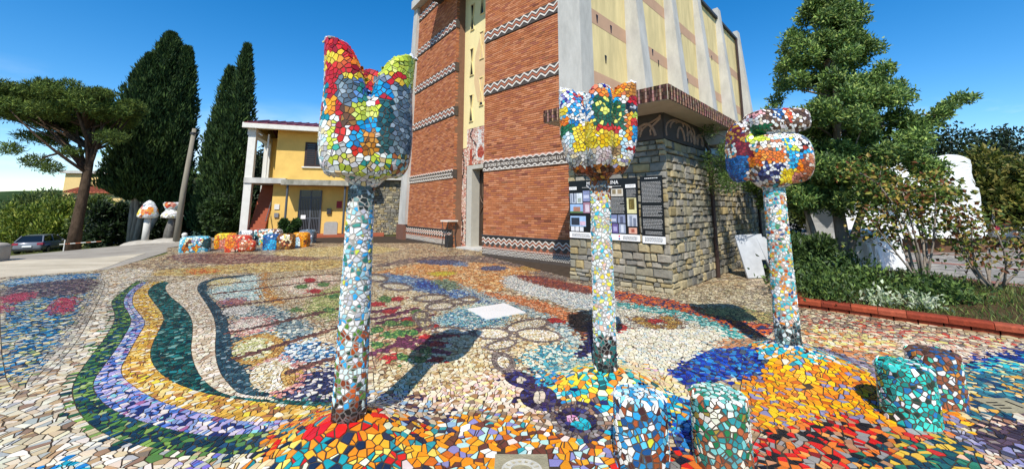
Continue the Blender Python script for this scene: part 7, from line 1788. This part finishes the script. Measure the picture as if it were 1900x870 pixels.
bush('leafy_shrub', 'green shrub at the foot of the slim cypress', -17.6, 23.6, 1.3, 2.6, 7000, ['2f4420', '3d5426', '26381c', '4a6030'], L=.2, W=.1)
bush('leafy_shrub', 'round glossy shrub by the house stair with pale flowers', -11.5, 20.5, .62, 1.15, 3500, ['2a4420', '3a5628', '24381c', '50702f'], L=.13, W=.07)
hedge = [(-46, 38, 3.0, 5.4, YG), (-42, 37.5, 2.8, 5.0, YG), (-38.2, 37, 2.4, 4.4, YG), (-36, 38, 2.2, 4.0, GY), (-50, 42, 3.5, 6.2, OL), (-40, 44, 3.0, 5.0, GY), (-33, 37, 1.8, 3.2, YG), (-56, 46, 4, 7, OL)]
hl = ['bright green feathery hedge plant at the far left', 'bright green feathery hedge plant behind the grey car', 'bright green hedge plant right of the grey car', 'grey green olive bush left of the beige house', 'olive green tree at the far left edge', 'grey green bush in front of the beige house', 'low bright green bush beside the pine', 'large olive green tree behind the far left hedge']
for (x, y, r, h, hx), lb in zip(hedge, hl):
    bush('hedge_plant', lb, x, y, r, h, 7000, hx, 'bush', 'bushes along the lower car park', L=.42, W=.12, up=.6)

# far hill, distant house
HILL = mat('hill_woods', '3f5234', rough=1, spec=0, noise=.6, nscale=.09, dark='26361f', bump=1, bscale=.3)
hx_, hy_ = np.meshgrid(np.linspace(-420, -60, 46), np.linspace(120, 330, 22), indexing='ij')
hz_ = 17 * np.exp(-((hx_ + 230) / 120) ** 2 - ((hy_ - 235) / 75) ** 2) + 2.2 * np.sin(hx_ * .11) * np.sin(hy_ * .13) + rng.uniform(-.9, .9, hx_.shape) - 4
n0, n1 = hx_.shape; i_ = (np.arange(n0 - 1)[:, None] * n1 + np.arange(n1 - 1)[None]).ravel(); q_ = np.stack([i_, i_ + n1, i_ + n1 + 1, i_ + 1], 1)
o = link('hills', np_mesh('hills', np.stack([hx_, hy_, hz_], 2).reshape(-1, 3), q_.ravel(), np.arange(len(q_)) * 4, np.full(len(q_), 4)), HILL); o['kind'] = 'structure'
FB = frame((-56.5, 49), 8)
t = thing('beige_house', FB(4, -3, -2.5), 'distant beige house with tiled lean to roof behind the pine', 'house')
BEI = mat('beige_plaster', 'd9bb7c', rough=.9, noise=.1, nscale=1)
MB().box(0, 12, -8, 0, -3.5, 6.0, FB).build('wall', BEI, t); MB().box(-.4, 12.4, -8.4, .4, 6.0, 6.35, FB).build('roof', CONC, t)
MB().box(3, 9, 0, 2.4, -3.5, 3.5, FB).build('wall', BEI, t)
rt = MB().hexa([FB(2.6, 2.9, 3.45), FB(9.4, 2.9, 3.45), FB(9.4, 0, 4.35), FB(2.6, 0, 4.35), FB(2.6, 2.9, 3.6), FB(9.4, 2.9, 3.6), FB(9.4, 0, 4.5), FB(2.6, 0, 4.5)]).build('tiled_roof', mat('roof_tile', 'a85c40', rough=.9, noise=.3, nscale=3), t)
for k in range(17): MB().tube([FB(2.7 + k * .41, 2.95, 3.62), FB(2.7 + k * .41, 0, 4.52)], .07, 6).build('tile_row', mat('roof_tile'), rt)
wn_ = MB().box(4.2, 5.2, 0, .06, 5.0, 5.7, FB).build('window', SHUT, t); MB().box(4.3, 5.1, .06, .066, 5.08, 5.62, FB).build('pane', DARKG, wn_)
wn_ = MB().box(1.0, 1.9, 0, .06, 1.6, 3.0, FB).build('window', SHUT, t); MB().box(1.1, 1.8, .06, .066, 1.7, 2.9, FB).build('pane', DARKG, wn_)

# ------------------------------------------------------------------ far mosaic flowers, posts
def small_flower(x, y, label, kind):
    z0 = zt(x, y) - .15; t = thing('mosaic_flower', (x, y, z0), label, 'sculpture', 'far mosaic flowers by the cypress')
    m0 = MB(); ellipsoid(m0, (x, y, z0 - .0), (1.0, .8, .32), n=24, m=10); m0.build('base_mound', mat('rough_concrete', 'b3ab9c', rough=.95, noise=.3, nscale=4), t, smooth=True)
    MB().tube([(x, y, z0 + .1), (x + .02, y, z0 + 1.5)], .14, 14).build('post', CONC if kind == 0 else mat('grey_pebbled', '77736c', rough=.9, noise=.6, nscale=14), t, smooth=True)
    hm = MB()
    if kind == 0: lathe(hm, (x, y), [(.17, z0 + 1.38), (.37, z0 + 1.43), (.41, z0 + 1.55), (.35, z0 + 1.8), (.2, z0 + 2.1), (.05, z0 + 2.25)])
    else: lathe(hm, (x, y), [(.2, z0 + 1.28), (.43, z0 + 1.33), (.4, z0 + 1.5), (.26, z0 + 1.66), (.25, z0 + 1.7), (.35, z0 + 1.82), (.39, z0 + 2.03), (.25, z0 + 2.05)])
    me = remeshed(hm, .05, 2, 'flower_head'); P, N = surface_points(me, .1); hd = link('flower_head', me, GROUT_L, t); me.transform(Matrix.Translation((-x, -y, -z0))); hd.location = (0, 0, 0)
    T = Tiles(P, N, .1, grout=.01, split=.1, k=14); cc = pick(PAL['hwhite'], len(T.C)); dx = T.C[:, 0] - x; dz = T.C[:, 2] - z0
    for (a, b, r, p) in (((-.22, 1.65, .13, 'hyellow'), (-.15, 1.95, .12, 'hsalmon'), (.18, 1.72, .17, 'horange'), (.0, 1.45, .09, 'hterra'), (.05, 2.0, .1, 'hslate')) if kind == 0 else ((0, 1.95, .14, 'hredorange'), (-.27, 1.88, .12, 'hgreen'), (.22, 1.92, .1, 'hsalmon'))):
        m = np.hypot(dx - a, dz - b) < r
        if m.any(): cc[m] = pick(PAL[p], m.sum())
    T.joined('small_tile_field', np.arange(len(T.C)), cc, t, h=.006, origin=(x, y, z0))
small_flower(-18.15, 19.6, 'pale mosaic bud on grey post beside the forked cypress trunk', 0)
small_flower(-16.95, 19.6, 'pale mosaic cup on a dark pebbled post behind the leaning pole', 1)
o = MB().tube([(-17.6, 20.2, -.2), (-17.55, 20.2, .5), (-17.4, 20.2, 1.15)], [.19, .17, .15], 9).build('stone_post', mat('grey_pebbled'), smooth=True, origin=(-17.6, 20.2, -.1)); tag(o, 'bare grey stone post between the far mosaic flowers', 'post')
t = thing('utility_pole', (-16.35, 19.3, 0), 'leaning grey wooden utility pole in front of the cypress', 'pole')
MB().tube([(-16.35, 19.3, -.3), (-16.28, 19.3, 2.5), (-16.1, 19.3, 5.6)], [.14, .12, .09], 10).build('pole', mat('grey_wood', '8d8574', rough=.95, noise=.35, nscale=10, stretch=(1, 1, .15)), t, smooth=True)
MB().box(-16.2, -16.02, 19.18, 19.42, 5.3, 5.4).build('bracket', METAL_D, t)
t = thing('bollard', (-15.55, 18.8, 0), 'short white bollard right of the leaning pole', 'bollard')
MB().tube([(-15.55, 18.8, -.1), (-15.55, 18.8, .36)], .09, 10).build('post', HW, t); mb = MB(); ellipsoid(mb, (-15.55, 18.8, .37), (.115, .115, .1)); mb.build('cap', HW, t, smooth=True)
o = MB(); superbox(o, (-16.35, 12.1, .15), (.6, .5, .4), .2, .3); o = o.build('concrete_block', mat('rough_concrete'), smooth=True, origin=(-16.35, 12.1, 0)); tag(o, 'low rounded concrete block at the left edge of the road', 'block')
t = thing('barrier_pole', (-21.9, 19.3, zt(-21.9, 19.3)), 'red and white barrier tape strung beside the pine trunk', 'barrier')
MB().tube([(-21.75, 19.3, -.5), (-21.75, 19.3, .1)], .02, 6).build('post', HW, t)
for k in range(8):
    a = Vector((-22.0, 19.3, -.12)).lerp(Vector((-20.6, 19.9, -.02)), k / 8); b = Vector((-22.0, 19.3, -.12)).lerp(Vector((-20.6, 19.9, -.02)), (k + 1) / 8)
    MB().hexa([a + Vector((0, 0, -.018)), b + Vector((0, 0, -.018)), b + Vector((0, .01, -.018)), a + Vector((0, .01, -.018)), a + Vector((0, 0, .018)), b + Vector((0, 0, .018)), b + Vector((0, .01, .018)), a + Vector((0, .01, .018))]).build('stripe', REDC if k % 2 else HW, t)

# ------------------------------------------------------------------ cars
TYRE = mat('tyre', '141414', rough=.9); RIM = mat('rim', '8c8e92', rough=.35, metal=.8); GLASS = mat('car_glass', '11161a', rough=.08, spec=.6)
def car(x, y, z, heading, hexs, label, suv=False):
    t = thing('parked_car', (x, y, z), label, 'car', 'parked cars')
    ch, sh = math.cos(R_(heading)), math.sin(R_(heading))
    F = lambda a, b, c: (x + a * ch - b * sh, y + a * sh + b * ch, z + c)       # a forward, b left, c up
    paint_m = mat('paint_' + hexs, hexs, rough=.28, spec=.5, coat=.6, noise=.06, nscale=2)
    H = 1.62 if suv else 1.47
    # lofted body: stations along the length (a, half width, bottom, shoulder height)
    st = [(-2.1, .66, .42, .80), (-2.05, .80, .30, .93), (-1.75, .88, .24, .98), (-.8, .90, .22, .96), (.5, .90, .22, .93), (1.4, .88, .24, .86), (1.95, .80, .30, .72), (2.1, .62, .42, .60)]
    mb = MB(); vs = []; fs = []
    for a, w, b, h in st:
        m = (b + h) / 2
        ring = [(w * .86, b), (w, b + .12), (w * 1.01, m), (w * .985, h - .08), (w * .9, h), (-w * .9, h), (-w * .985, h - .08), (-w * 1.01, m), (-w, b + .12), (-w * .86, b)]
        vs += [F(a, q, c) for q, c in ring]
    for i in range(len(st) - 1):
        for k in range(10): fs.append((i * 10 + k, i * 10 + (k + 1) % 10, (i + 1) * 10 + (k + 1) % 10, (i + 1) * 10 + k))
    fs += [tuple(range(10)), tuple(range((len(st) - 1) * 10, len(st) * 10))]
    mb.add(vs, fs); mb.build('body', paint_m, t, smooth=True)
    cab = [(-1.95, .70, .93), (-1.55 if not suv else -1.75, .60, H - .06), (-.9, .60, H), (.2, .60, H - .02), (.55, .58, H - .10), (1.25, .72, .88)]
    vs = []; fs = []
    for a, w, h in cab: vs += [F(a, w, h), F(a, -w, h), F(a, -.80, .9), F(a, .80, .9)]
    for i in range(len(cab) - 1):
        for k in range(4): fs.append((i * 4 + k, i * 4 + (k + 1) % 4, (i + 1) * 4 + (k + 1) % 4, (i + 1) * 4 + k))
    fs += [(0, 1, 2, 3), tuple(range((len(cab) - 1) * 4, len(cab) * 4))]
    g = MB(); g.add(vs, fs); g.build('windows', GLASS, t)
    r0 = MB(); vs = []
    for a, w, h in cab[1:5]: vs += [F(a, w + .02, h - .03), F(a, w - .08, h + .03), F(a, -w + .08, h + .03), F(a, -w - .02, h - .03)]
    r0.add(vs, [(i * 4 + k, i * 4 + k + 1, i * 4 + k + 5, i * 4 + k + 4) for i in range(3) for k in range(3)]); r0.build('roof', paint_m, t, smooth=True)
    for sgn in (-1, 1):
        for (a0, h0, a1, h1) in ((-1.98, .93, -1.56 if not suv else -1.78, H - .05), (1.27, .88, .55, H - .1), (-.45, .93, -.4, H - .02)):
            MB().tube([F(a0, sgn * .79, h0), F(a1, sgn * .60, h1)], .045, 6).build('pillar', paint_m, t)
        MB().hexa([F(-2.1, sgn * .86, .74), F(-1.9, sgn * .895, .74), F(-1.9, sgn * .52, .74), F(-2.125, sgn * .52, .74), F(-2.08, sgn * .84, .90), F(-1.9, sgn * .88, .90), F(-1.9, sgn * .52, .90), F(-2.1, sgn * .52, .90)]).build('tail_light', mat('tail_red', '8c1418', rough=.2, spec=.6), t)
        MB().box(.62, .78, sgn * .92 - .06, sgn * .92 + .06, .92, 1.04, F).build('mirror', paint_m, t)
        for a in (-1.3, 1.32):
            wt = MB().tube([F(a, sgn * .70, .32), F(a, sgn * .90, .32)], .32, 18).build('wheel', TYRE, t)
            MB().tube([F(a, sgn * .85, .32), F(a, sgn * .912, .32)], .2, 12).build('rim', RIM, wt)
    MB().box(-2.16, -2.06, -.26, .26, .58, .70, F).build('number_plate', WHT, t)
    MB().box(-2.14, -1.9, -.82, .82, .34, .46, F).build('rear_bumper', mat('dark_plastic', '222326', rough=.7), t)
    return t
car(-39.6, 33.5, zt(-39.6, 33.5), 118, '6a6e76', 'grey hatchback seen from behind on the lower car park at left')
car(-36.6, 36.5, zt(-36.6, 36.5), 60, '1f4f9c', 'blue car half hidden behind the pine trunk')
car(-31.6, 35.8, zt(-31.6, 35.8), 72, '1c1e22', 'dark car with red tail light beside the cypress clump')
car(21.4, 17.6, 0, 62, 'b9bbbd', 'silver car parked under the yellow green tree at right', True)

# ------------------------------------------------------------------ planted bed, kerb, car park
KB0, KB1, KB2 = Vector((4.62, 6.72, 0)), Vector((6.4, 5.1, 0)), Vector((9.6, 2.2, 0))
kerb = thing('brick_kerb', (6.4, 5.1, 0), 'low red brick kerb in front of the planted bed', 'kerb')
KBR = mat('kerb_brick', rough=.8, spec=.25, attr='Col', noise=.5, nscale=16, bump=.3, bscale=40)
kc = [lin(h) for h in ('a44a2c', '9a4026', 'b0563a', '8c3a24')]
def kerb_run(a, b):
    d = (b - a); L = d.length; d.normalize(); nn = Vector((-d.y, d.x, 0))     # nn towards the bed
    s = 0
    while s < L - .05:
        w = min(.24, L - s)
        p = a + d * s
        F = lambda q, e, z: tuple(a + d * q + nn * e + Vector((0, 0, z)))
        c = random.choice(kc); v = random.uniform(.65, .95)
        MB().box(s + .004, s + w - .006, .02, .14, -.02, .058, F, tuple(x * v for x in c)).build('brick', KBR, kerb, origin=p)
        s += .245
    s = 0
    while s < L - .05:
        w = min(random.choice((.36, .4, .3)), L - s); p = a + d * s; dz = random.uniform(-.003, .004)
        F = lambda q, e, z: tuple(a + d * q + nn * e + Vector((0, 0, z)))
        c = random.choice(kc); v = random.uniform(.9, 1.15); c = tuple(x * v for x in c)
        mb = MB(); pr = [(-.012, .062), (.165, .062), (.165, .125), (.15, .14), (.015, .14), (-.012, .118)]
        n_ = 6; vs = [F(s + .003, e, z + dz) for e, z in pr] + [F(s + w - .004, e, z + dz) for e, z in pr]
        mb.add(vs, [tuple(range(6)), tuple(range(6, 12))] + [(i, (i + 1) % 6, 6 + (i + 1) % 6, 6 + i) for i in range(6)], c); mb.build('cap_brick', KBR, kerb, origin=p)
        s += w
kerb_run(KB0, KB1); kerb_run(KB1, KB2); kerb_run(Vector((5.75, 8.35, 0)), KB0)
BED = [(4.74, 6.76), (6.5, 5.18), (9.7, 2.3), (13.5, 3.2), (9.4, 7.4), (9.0, 9.3), (7.4, 10.2), (6.0, 9.2), (5.8, 8.3)]
def bed_z(x, y):
    d = np.clip((x * .673 + y * .74 - (4.74 * .673 + 6.76 * .74)) / 1.0, 0, 1)
    return .07 + .10 * d
gx_, gy_ = np.meshgrid(np.arange(4.6, 13.6, .25), np.arange(2.2, 10.4, .25), indexing='ij'); bp_ = np.stack([gx_.ravel(), gy_.ravel()], 1)
mb = MB(); cen = (7.3, 6.9)
ring = []
for k in range(len(BED)):
    a, b = np.array(BED[k]), np.array(BED[(k + 1) % len(BED)])
    for q in range(6): ring.append(a + (b - a) * q / 6)
vs = []
for f in (1, .75, .5, .25, .05):
    for p in ring: x, y = cen[0] + (p[0] - cen[0]) * f, cen[1] + (p[1] - cen[1]) * f; vs.append((x, y, float(bed_z(x, y)) + (random.uniform(-.02, .02) if f < 1 else 0)))
m_ = len(ring); fs = [(i * m_ + k, (i + 1) * m_ + k, (i + 1) * m_ + (k + 1) % m_, i * m_ + (k + 1) % m_) for i in range(4) for k in range(m_)]
mb.add(vs, fs); bed = mb.build('planted_bed', SOIL, smooth=True); bed['kind'] = 'structure'
# grass and low weeds
n = 34000; gp = np.stack([rng.uniform(4.7, 13.4, n), rng.uniform(2.3, 10.1, n)], 1); gp = gp[in_poly(gp[:, 0], gp[:, 1], np.array(BED) * .985 + np.array(cen) * .015)]
gp = gp[rng.random(len(gp)) < .45 + .55 * np.sin(gp[:, 0] * 2.1 + gp[:, 1] * 1.3) ** 2]
P = np.concatenate([gp, bed_z(gp[:, 0], gp[:, 1])[:, None]], 1); D = rng.normal(0, .45, P.shape); D[:, 2] = 1
o = link('grass', leaf_mesh('grass', P, D, .11, .012, leaf_cols(['5c6e2c', '6f7c34', '46592a', '7f8848', '3c4e24'], len(P))), LEAF); tag(o, 'short grass and weeds growing in the planted bed', 'grass', kind='stuff')
def weed(x, y, label, r=.28, n=420, hexes=('3f5426', '54692f', '2f421f', '66783c'), h=.3):
    z = float(bed_z(x, y)); t = thing('leafy_weed', (x, y, z), label, 'plant', 'low plants in the bed')
    P = np.stack([x + rng.normal(0, r * .5, n), y + rng.normal(0, r * .5, n), z + np.abs(rng.normal(0, h * .45, n))], 1); D = rng.normal(0, .6, P.shape); D[:, 2] += .6
    link('foliage', leaf_mesh('foliage', P, D, .085, .04, leaf_cols(hexes, n)), LEAF, t)
    mb = MB()
    for k in range(6): limb(mb, (x, y, z - .02), (x + random.gauss(0, r * .4), y + random.gauss(0, r * .4), z + h * random.uniform(.5, .9)), .006, .002, .1, 5, 4)
    mb.build('stem', BARK, t)
PALEW = ('9aa884', 'b8c4a0', '7c9060', 'c8ccb0')
for x, y, lb, hx, h in ((5.3, 6.75, 'dark leafy plant at the left end of the bed', None, .45), (5.7, 7.3, 'dark leafy plant behind the left kerb end', None, .5), (5.75, 6.35, 'pale variegated plant close to the kerb', PALEW, .22), (6.15, 6.1, 'small pale variegated plant right of another by the kerb', PALEW, .2), (6.3, 7.2, 'green leafy plant at the foot of the tall tree', None, .4), (6.7, 6.4, 'green leafy plant below the left bare shrub', None, .3), (7.2, 6.9, 'green leafy plant between the bare shrubs', None, .3), (5.25, 7.45, 'dark leafy plant beside the third flower post', None, .55), (6.9, 8.3, 'bushy dark plant between the tree stems', None, .6)):
    weed(x, y, lb, hexes=hx or ('3f5626', '526a30', '30461f', '667c38'), h=h, n=900 if not hx else 260, r=.42 if not hx else .2)
o = MB(); superbox(o, (7.35, 5.55, .17), (.17, .1, .04), .4, .6); o = o.build('stone', mat('pale_stone', 'b8b4a8', rough=.9, noise=.2), smooth=True, origin=(7.35, 5.55, .15)); tag(o, 'flat pale stone lying in the grass bed', 'stone')

# tall evergreen tree
tx, ty = 7.32, 8.75
t = thing('evergreen_tree', (tx, ty, .15), 'tall dense evergreen tree with glossy leaves behind the third flower', 'tree')
cl = []; rt_ = random.Random(4)
for k in range(230):
    z = 1.75 + 5.35 * (rt_.random() ** .9); q = (z - 1.2) / 5.9
    R = 1.85 * min(1, (q / .22 + .5)) * (1 - q ** 1.5) ** .75 + .1
    a = rt_.uniform(0, 6.283); r = R * math.sqrt(rt_.random()) * .95; cr = rt_.uniform(.24, .42) * (1 - .35 * q)
    cl.append((7.62 + .25 * q + r * math.cos(a), 9.1 + r * math.sin(a) * .9, z, cr, cr, cr * .8))
for k in range(26): cl.append((rt_.uniform(6.1, 7.4), rt_.uniform(8.0, 9.2), rt_.uniform(1.5, 3.4), .3, .3, .26))
for k in range(14): cl.append((rt_.uniform(7.4, 9.3), rt_.uniform(8.3, 9.4), rt_.uniform(1.9, 2.9), .3, .3, .24))
for k in range(9): cl.append((9.0 + k * .17, 8.7 + rt_.uniform(-.2, .2), 3.1 + k * .12, .16, .16, .12))
tr = MB()
stems = [limb(tr, (tx, ty, -.05), (tx + .1, ty + .2, 2.0), .15, .11, .03, 10, 6), limb(tr, (tx - .45, ty + .1, 0), (tx - .6, ty + .4, 2.0), .07, .05, .06, 8, 6), limb(tr, (tx - .12, ty, .15), (tx + .5, ty - .2, 1.9), .09, .06, .1, 8, 6)]
limb(tr, (tx + .1, ty + .2, 1.9), (7.85, 9.1, 6.6), .1, .02, .05, 8, 8)
for c in cl[::5]: limb(tr, random.choice(stems)[-1] if c[2] < 3.5 else (7.6, 9.0, min(c[2] - .4, 5.5)), c[:3], .035, .008, .12, 5, 5)
limb(tr, (7.6, 9.0, 2.5), (10.45, 8.7, 4.15), .04, .008, .04, 6, 8)
for k in range(9): cl.append((8.9 + k * .19, 8.7 + rt_.uniform(-.1, .1), 3.22 + k * .115, .2, .2, .14))
tr.build('trunk', BARK_P, t, smooth=True)
crown('crown', cl, 110000, .10, .038, ['56703a', '6a8642', '425c30', '84a04c', '4e6a36', '9cac5a'], t, up=.35, shell=.3, jit=.75)
bush('leafy_shrub', 'dark leafy shrub at the foot of the evergreen beside the third post', 6.35, 8.35, .75, 1.7, 9000, ['3a5026', '4a6030', '2c401f', '5c7238'], L=.11, W=.05, zb=.1)
# airy low tree in front of the annex side (feathery branches over the wall)
t = thing('feathery_branch', (6.3, 8.9, 2.3), 'feathery green branch reaching over the annex side wall', 'branch')
mb = MB(); cl = []
for k in range(16):
    e = (4.5 + random.uniform(0, .9), 8.0 + random.uniform(0, 1.0), random.uniform(2.1, 3.4)); limb(mb, (6.3, 8.9, 2.3), e, .014, .004, .12, 5, 6); cl.append((*e, .22, .22, .3))
mb.build('stem', BARK, t)
crown('crown', cl, 4200, .075, .018, ['4a6428', '5c7430', '39521f'], t, up=.1, shell=.2, jit=.8)
# two sparse shrubs
def sparse(x, y, H, sp, label, nl, hexes, seed):
    rs = random.Random(seed); z = float(bed_z(x, y)); t = thing('bare_shrub', (x, y, z), label, 'shrub', 'sparse shrubs in the bed')
    mb = MB(); tips = []
    for k in range(9):
        a = rs.uniform(0, 6.283); e = Vector((x + sp * math.cos(a) * rs.uniform(.3, 1), y + sp * .7 * math.sin(a) * rs.uniform(.3, 1), z + H * rs.uniform(.6, 1)))
        pts = limb(mb, (x + rs.uniform(-.08, .08), y + rs.uniform(-.08, .08), z - .03), e, .024, .008, .1, 6, 6)
        for q in range(4):
            b = pts[rs.randint(2, 5)]; e2 = b + Vector((rs.uniform(-.4, .4), rs.uniform(-.4, .4), rs.uniform(.05, .4))) * sp; limb(mb, b, e2, .009, .003, .1, 5, 4); tips.append(e2)
        tips.append(e)
    mb.build('stem', BARK_P, t, smooth=True)
    P = np.array([tips[rs.randrange(len(tips))] for _ in range(nl)]) + rng.normal(0, .13, (nl, 3)); D = rng.normal(0, .7, P.shape)
    link('foliage', leaf_mesh('foliage', P, D, .095, .06, leaf_cols(hexes, nl)), LEAF, t)
sparse(7.5, 7.35, 1.95, 1.05, 'sparse shrub with yellowing leaves and pale stems in the bed', 1900, ['4c6426', '6f7c2c', '8a8a38', '3c5220', 'a08a40', '7a4a2c'], 1)
sparse(8.65, 7.25, 1.25, .8, 'nearly bare shrub with thin twigs at the right of the bed', 800, ['54692c', '7c8434', '9a8440', '6c4428'], 2)

# car park paving
mb = MB(); CP = [(9.0, 9.6), (9.45, 7.5), (13.8, 3.3), (45, 3), (60, 40), (20, 45), (12, 19), (8.2, 10.6)]
mb.add([(x, y, .0) for x, y in CP], [tuple(range(len(CP)))]); cpk = mb.build('car_park', mat('paver_bed', '77716a', rough=.95, noise=.3, nscale=.8), fix=False); cpk['kind'] = 'structure'
pc = [lin(h) for h in ('8c8780', '98938b', '7f7a74', 'a09a90')]; rcl = [lin(h) for h in ('9a6a5c', '8c5c50')]
mb = MB(); a0 = R_(30)
for i in range(-40, 90):
    for j in range(-60, 90):
        u0, v0 = i * .21, j * .21
        x = 12 + u0 * math.cos(a0) - v0 * math.sin(a0); y = 11 + u0 * math.sin(a0) + v0 * math.cos(a0)
        if not (y < 19 and 8 < x < 24 and x < 1.45 * y): continue
        if not in_poly(np.array([x]), np.array([y]), np.array(CP) * .995)[0]: continue
        red = (i % 16 in (3, 4)); c = random.choice(rcl if red else pc); v = random.uniform(.85, 1.12); zt_ = .022 + random.uniform(0, .004)
        q = [(u0 + .006, v0 + .006), (u0 + .2, v0 + .006), (u0 + .2, v0 + .2), (u0 + .006, v0 + .2)]
        w = [(12 + a * math.cos(a0) - b * math.sin(a0), 11 + a * math.sin(a0) + b * math.cos(a0)) for a, b in q]
        mb.add([(a, b, -.01) for a, b in w] + [(a, b, zt_) for a, b in w], [(4, 5, 6, 7), (0, 1, 5, 4), (1, 2, 6, 5), (2, 3, 7, 6), (3, 0, 4, 7)], tuple(k * v for k in c))
o = mb.build('paver_field', mat('paver', rough=.9, spec=.2, attr='Col', noise=.25, nscale=6), cpk, fix=False); o['kind'] = 'stuff'

# white tarpaulin covered stacks in the car park
TARP = mat('white_tarpaulin', 'e6e5e0', rough=.55, spec=.3, noise=.06, nscale=2, bump=.3, bscale=3)
def tarp(mbx, x0, x1, y0, y1, z0, z1, rot, fold, top=None, nx=36, nz=10):
    """A draped cover: rounded-corner plan, folds in the skirt."""
    cx, cy = (x0 + x1) / 2, (y0 + y1) / 2; ca, sa = math.cos(rot), math.sin(rot); hx_, hy_ = (x1 - x0) / 2, (y1 - y0) / 2
    n = 72; vs = []; fs = []
    for j in range(nz + 1):
        t = j / nz
        for k in range(n):
            a = 2 * math.pi * k / n; e = .35
            ux = math.copysign(abs(math.cos(a)) ** e, math.cos(a)); uy = math.copysign(abs(math.sin(a)) ** e, math.sin(a))
            f = 1 + fold * math.sin(k * 1.31 + 1.3 * math.sin(k * .7)) * (1 - t) + .015 * math.sin(9 * t + k)
            lx, ly = hx_ * ux * f, hy_ * uy * f
            zt2 = z1 + (top(lx / hx_) if top else 0)
            vs.append((cx + lx * ca - ly * sa, cy + lx * sa + ly * ca, z0 + (zt2 - z0) * t))
    for j in range(nz):
        for k in range(n): fs.append((j * n + k, j * n + (k + 1) % n, (j + 1) * n + (k + 1) % n, (j + 1) * n + k))
    b = nz * n
    for q, (sc_, dz) in enumerate(((.975, .05), (.92, .10), (.8, .14))):          # rounded shoulder
        for k in range(n):
            x_, y_, z_ = vs[b + k]; vs.append((cx + (x_ - cx) * sc_, cy + (y_ - cy) * sc_, z_ + dz + .02 * math.sin(k * 1.1)))
        o_ = b + q * n
        fs += [(o_ + k, o_ + (k + 1) % n, o_ + n + (k + 1) % n, o_ + n + k) for k in range(n)]
    b += 3 * n
    vs.append((cx, cy, z1 + .2 + (top(0) if top else 0))); fs += [(b + k, b + (k + 1) % n, len(vs) - 1) for k in range(n)]
    mbx.add(vs, fs); return mbx
t = thing('covered_stack', (15.6, 15.2, 0), 'big white tarpaulin covered stack with rounded top in the car park', 'stack')
tarp(MB(), 13.2, 17.6, 14.2, 17.2, .55, 2.35, .12, .012).build('lower_cover', TARP, t)
tarp(MB(), 13.4, 17.55, 14.3, 17.1, 2.42, 3.05, .12, .01, top=lambda q: .55 * (q + .2) - 2.2 * max(0, q - .55) ** 2).build('upper_cover', TARP, t, smooth=False)
MB().box(13.5, 17.3, 14.5, 17.0, .02, .55).build('pallet_base', mat('brown_wood', '6a4a34', rough=.9, noise=.3), t)
t = thing('white_container', (11.6, 13.2, 0), 'white tall box unit left of the covered stack', 'container')
tarp(MB(), 10.4, 12.6, 12.6, 14.2, .03, 1.62, .15, .0).build('body', TARP, t)
MB().box(10.35, 12.65, 12.5, 14.3, 1.62, 1.72).build('lid', mat('lid_grey', 'a8acac', rough=.5), t)
o = tarp(MB(), 9.1, 10.3, 10.3, 11.3, .025, .85, .3, .05).build('draped_crate', TARP, origin=(9.7, 10.8, 0)); tag(o, 'low crate under a folded white sheet behind the evergreen tree', 'crate')
o = tarp(MB(), 8.0, 8.9, 10.6, 11.4, .025, .55, .3, .05).build('draped_crate', TARP, origin=(8.4, 11, 0)); tag(o, 'smaller crate under a white sheet beside the tree trunk', 'crate')

# trees beyond the car park
far = [(32, 28, 4.0, 7.6, DK, 'dark evergreen tree behind the covered stack'), (26.5, 27, 3.6, 6.6, DK, 'dark evergreen tree left of the tallest one beyond the car park'), (38, 30, 4.0, 8.0, DK, 'dark evergreen tree beyond the silver car'), (20.9, 16.3, 2.0, 4.1, ['5c6628', '74742f', '8c8240', '46561f', '6a7030'], 'yellow green tree overhanging the silver car'), (27.2, 21.5, 2.9, 4.6, ['5c6628', '74742f', '8c8240', '46561f'], 'second yellow green tree right of the silver car'), (21, 26, 3.2, 5.6, DK, 'dark tree between the church and the covered stack'), (17.0, 20.5, 2.4, 4.2, OL, 'olive green tree behind the white covered stack'), (15.5, 25.5, 2.8, 5.2, DK, 'dark tree close to the rear of the church')]
for (x, y, r, h, hx, lb) in far:
    bush('broadleaf_tree', lb, x, y, r, h, 9000, hx, 'tree', 'trees beyond the car park', L=.28, W=.14)
cx_, cy_ = 46.5, 36.0
t = thing('conifer_tree', (cx_, cy_, 0), 'pointed dark conifer at the far right beyond the car park', 'tree')
MB().tube([(cx_, cy_, -.2), (cx_, cy_, 9.2)], [.25, .03], 8).build('trunk', BARK, t)
cl = [(cx_ + (1 - k / 26) * 2.4 * math.cos(k * 2.4) * .6, cy_ + (1 - k / 26) * 2.4 * math.sin(k * 2.4) * .6, 1 + k * .32, 1.5 * (1 - k / 28), 1.5 * (1 - k / 28), .4) for k in range(26)]
crown('crown', cl, 7000, .35, .1, DK, t, NEEDLE, up=-.1)
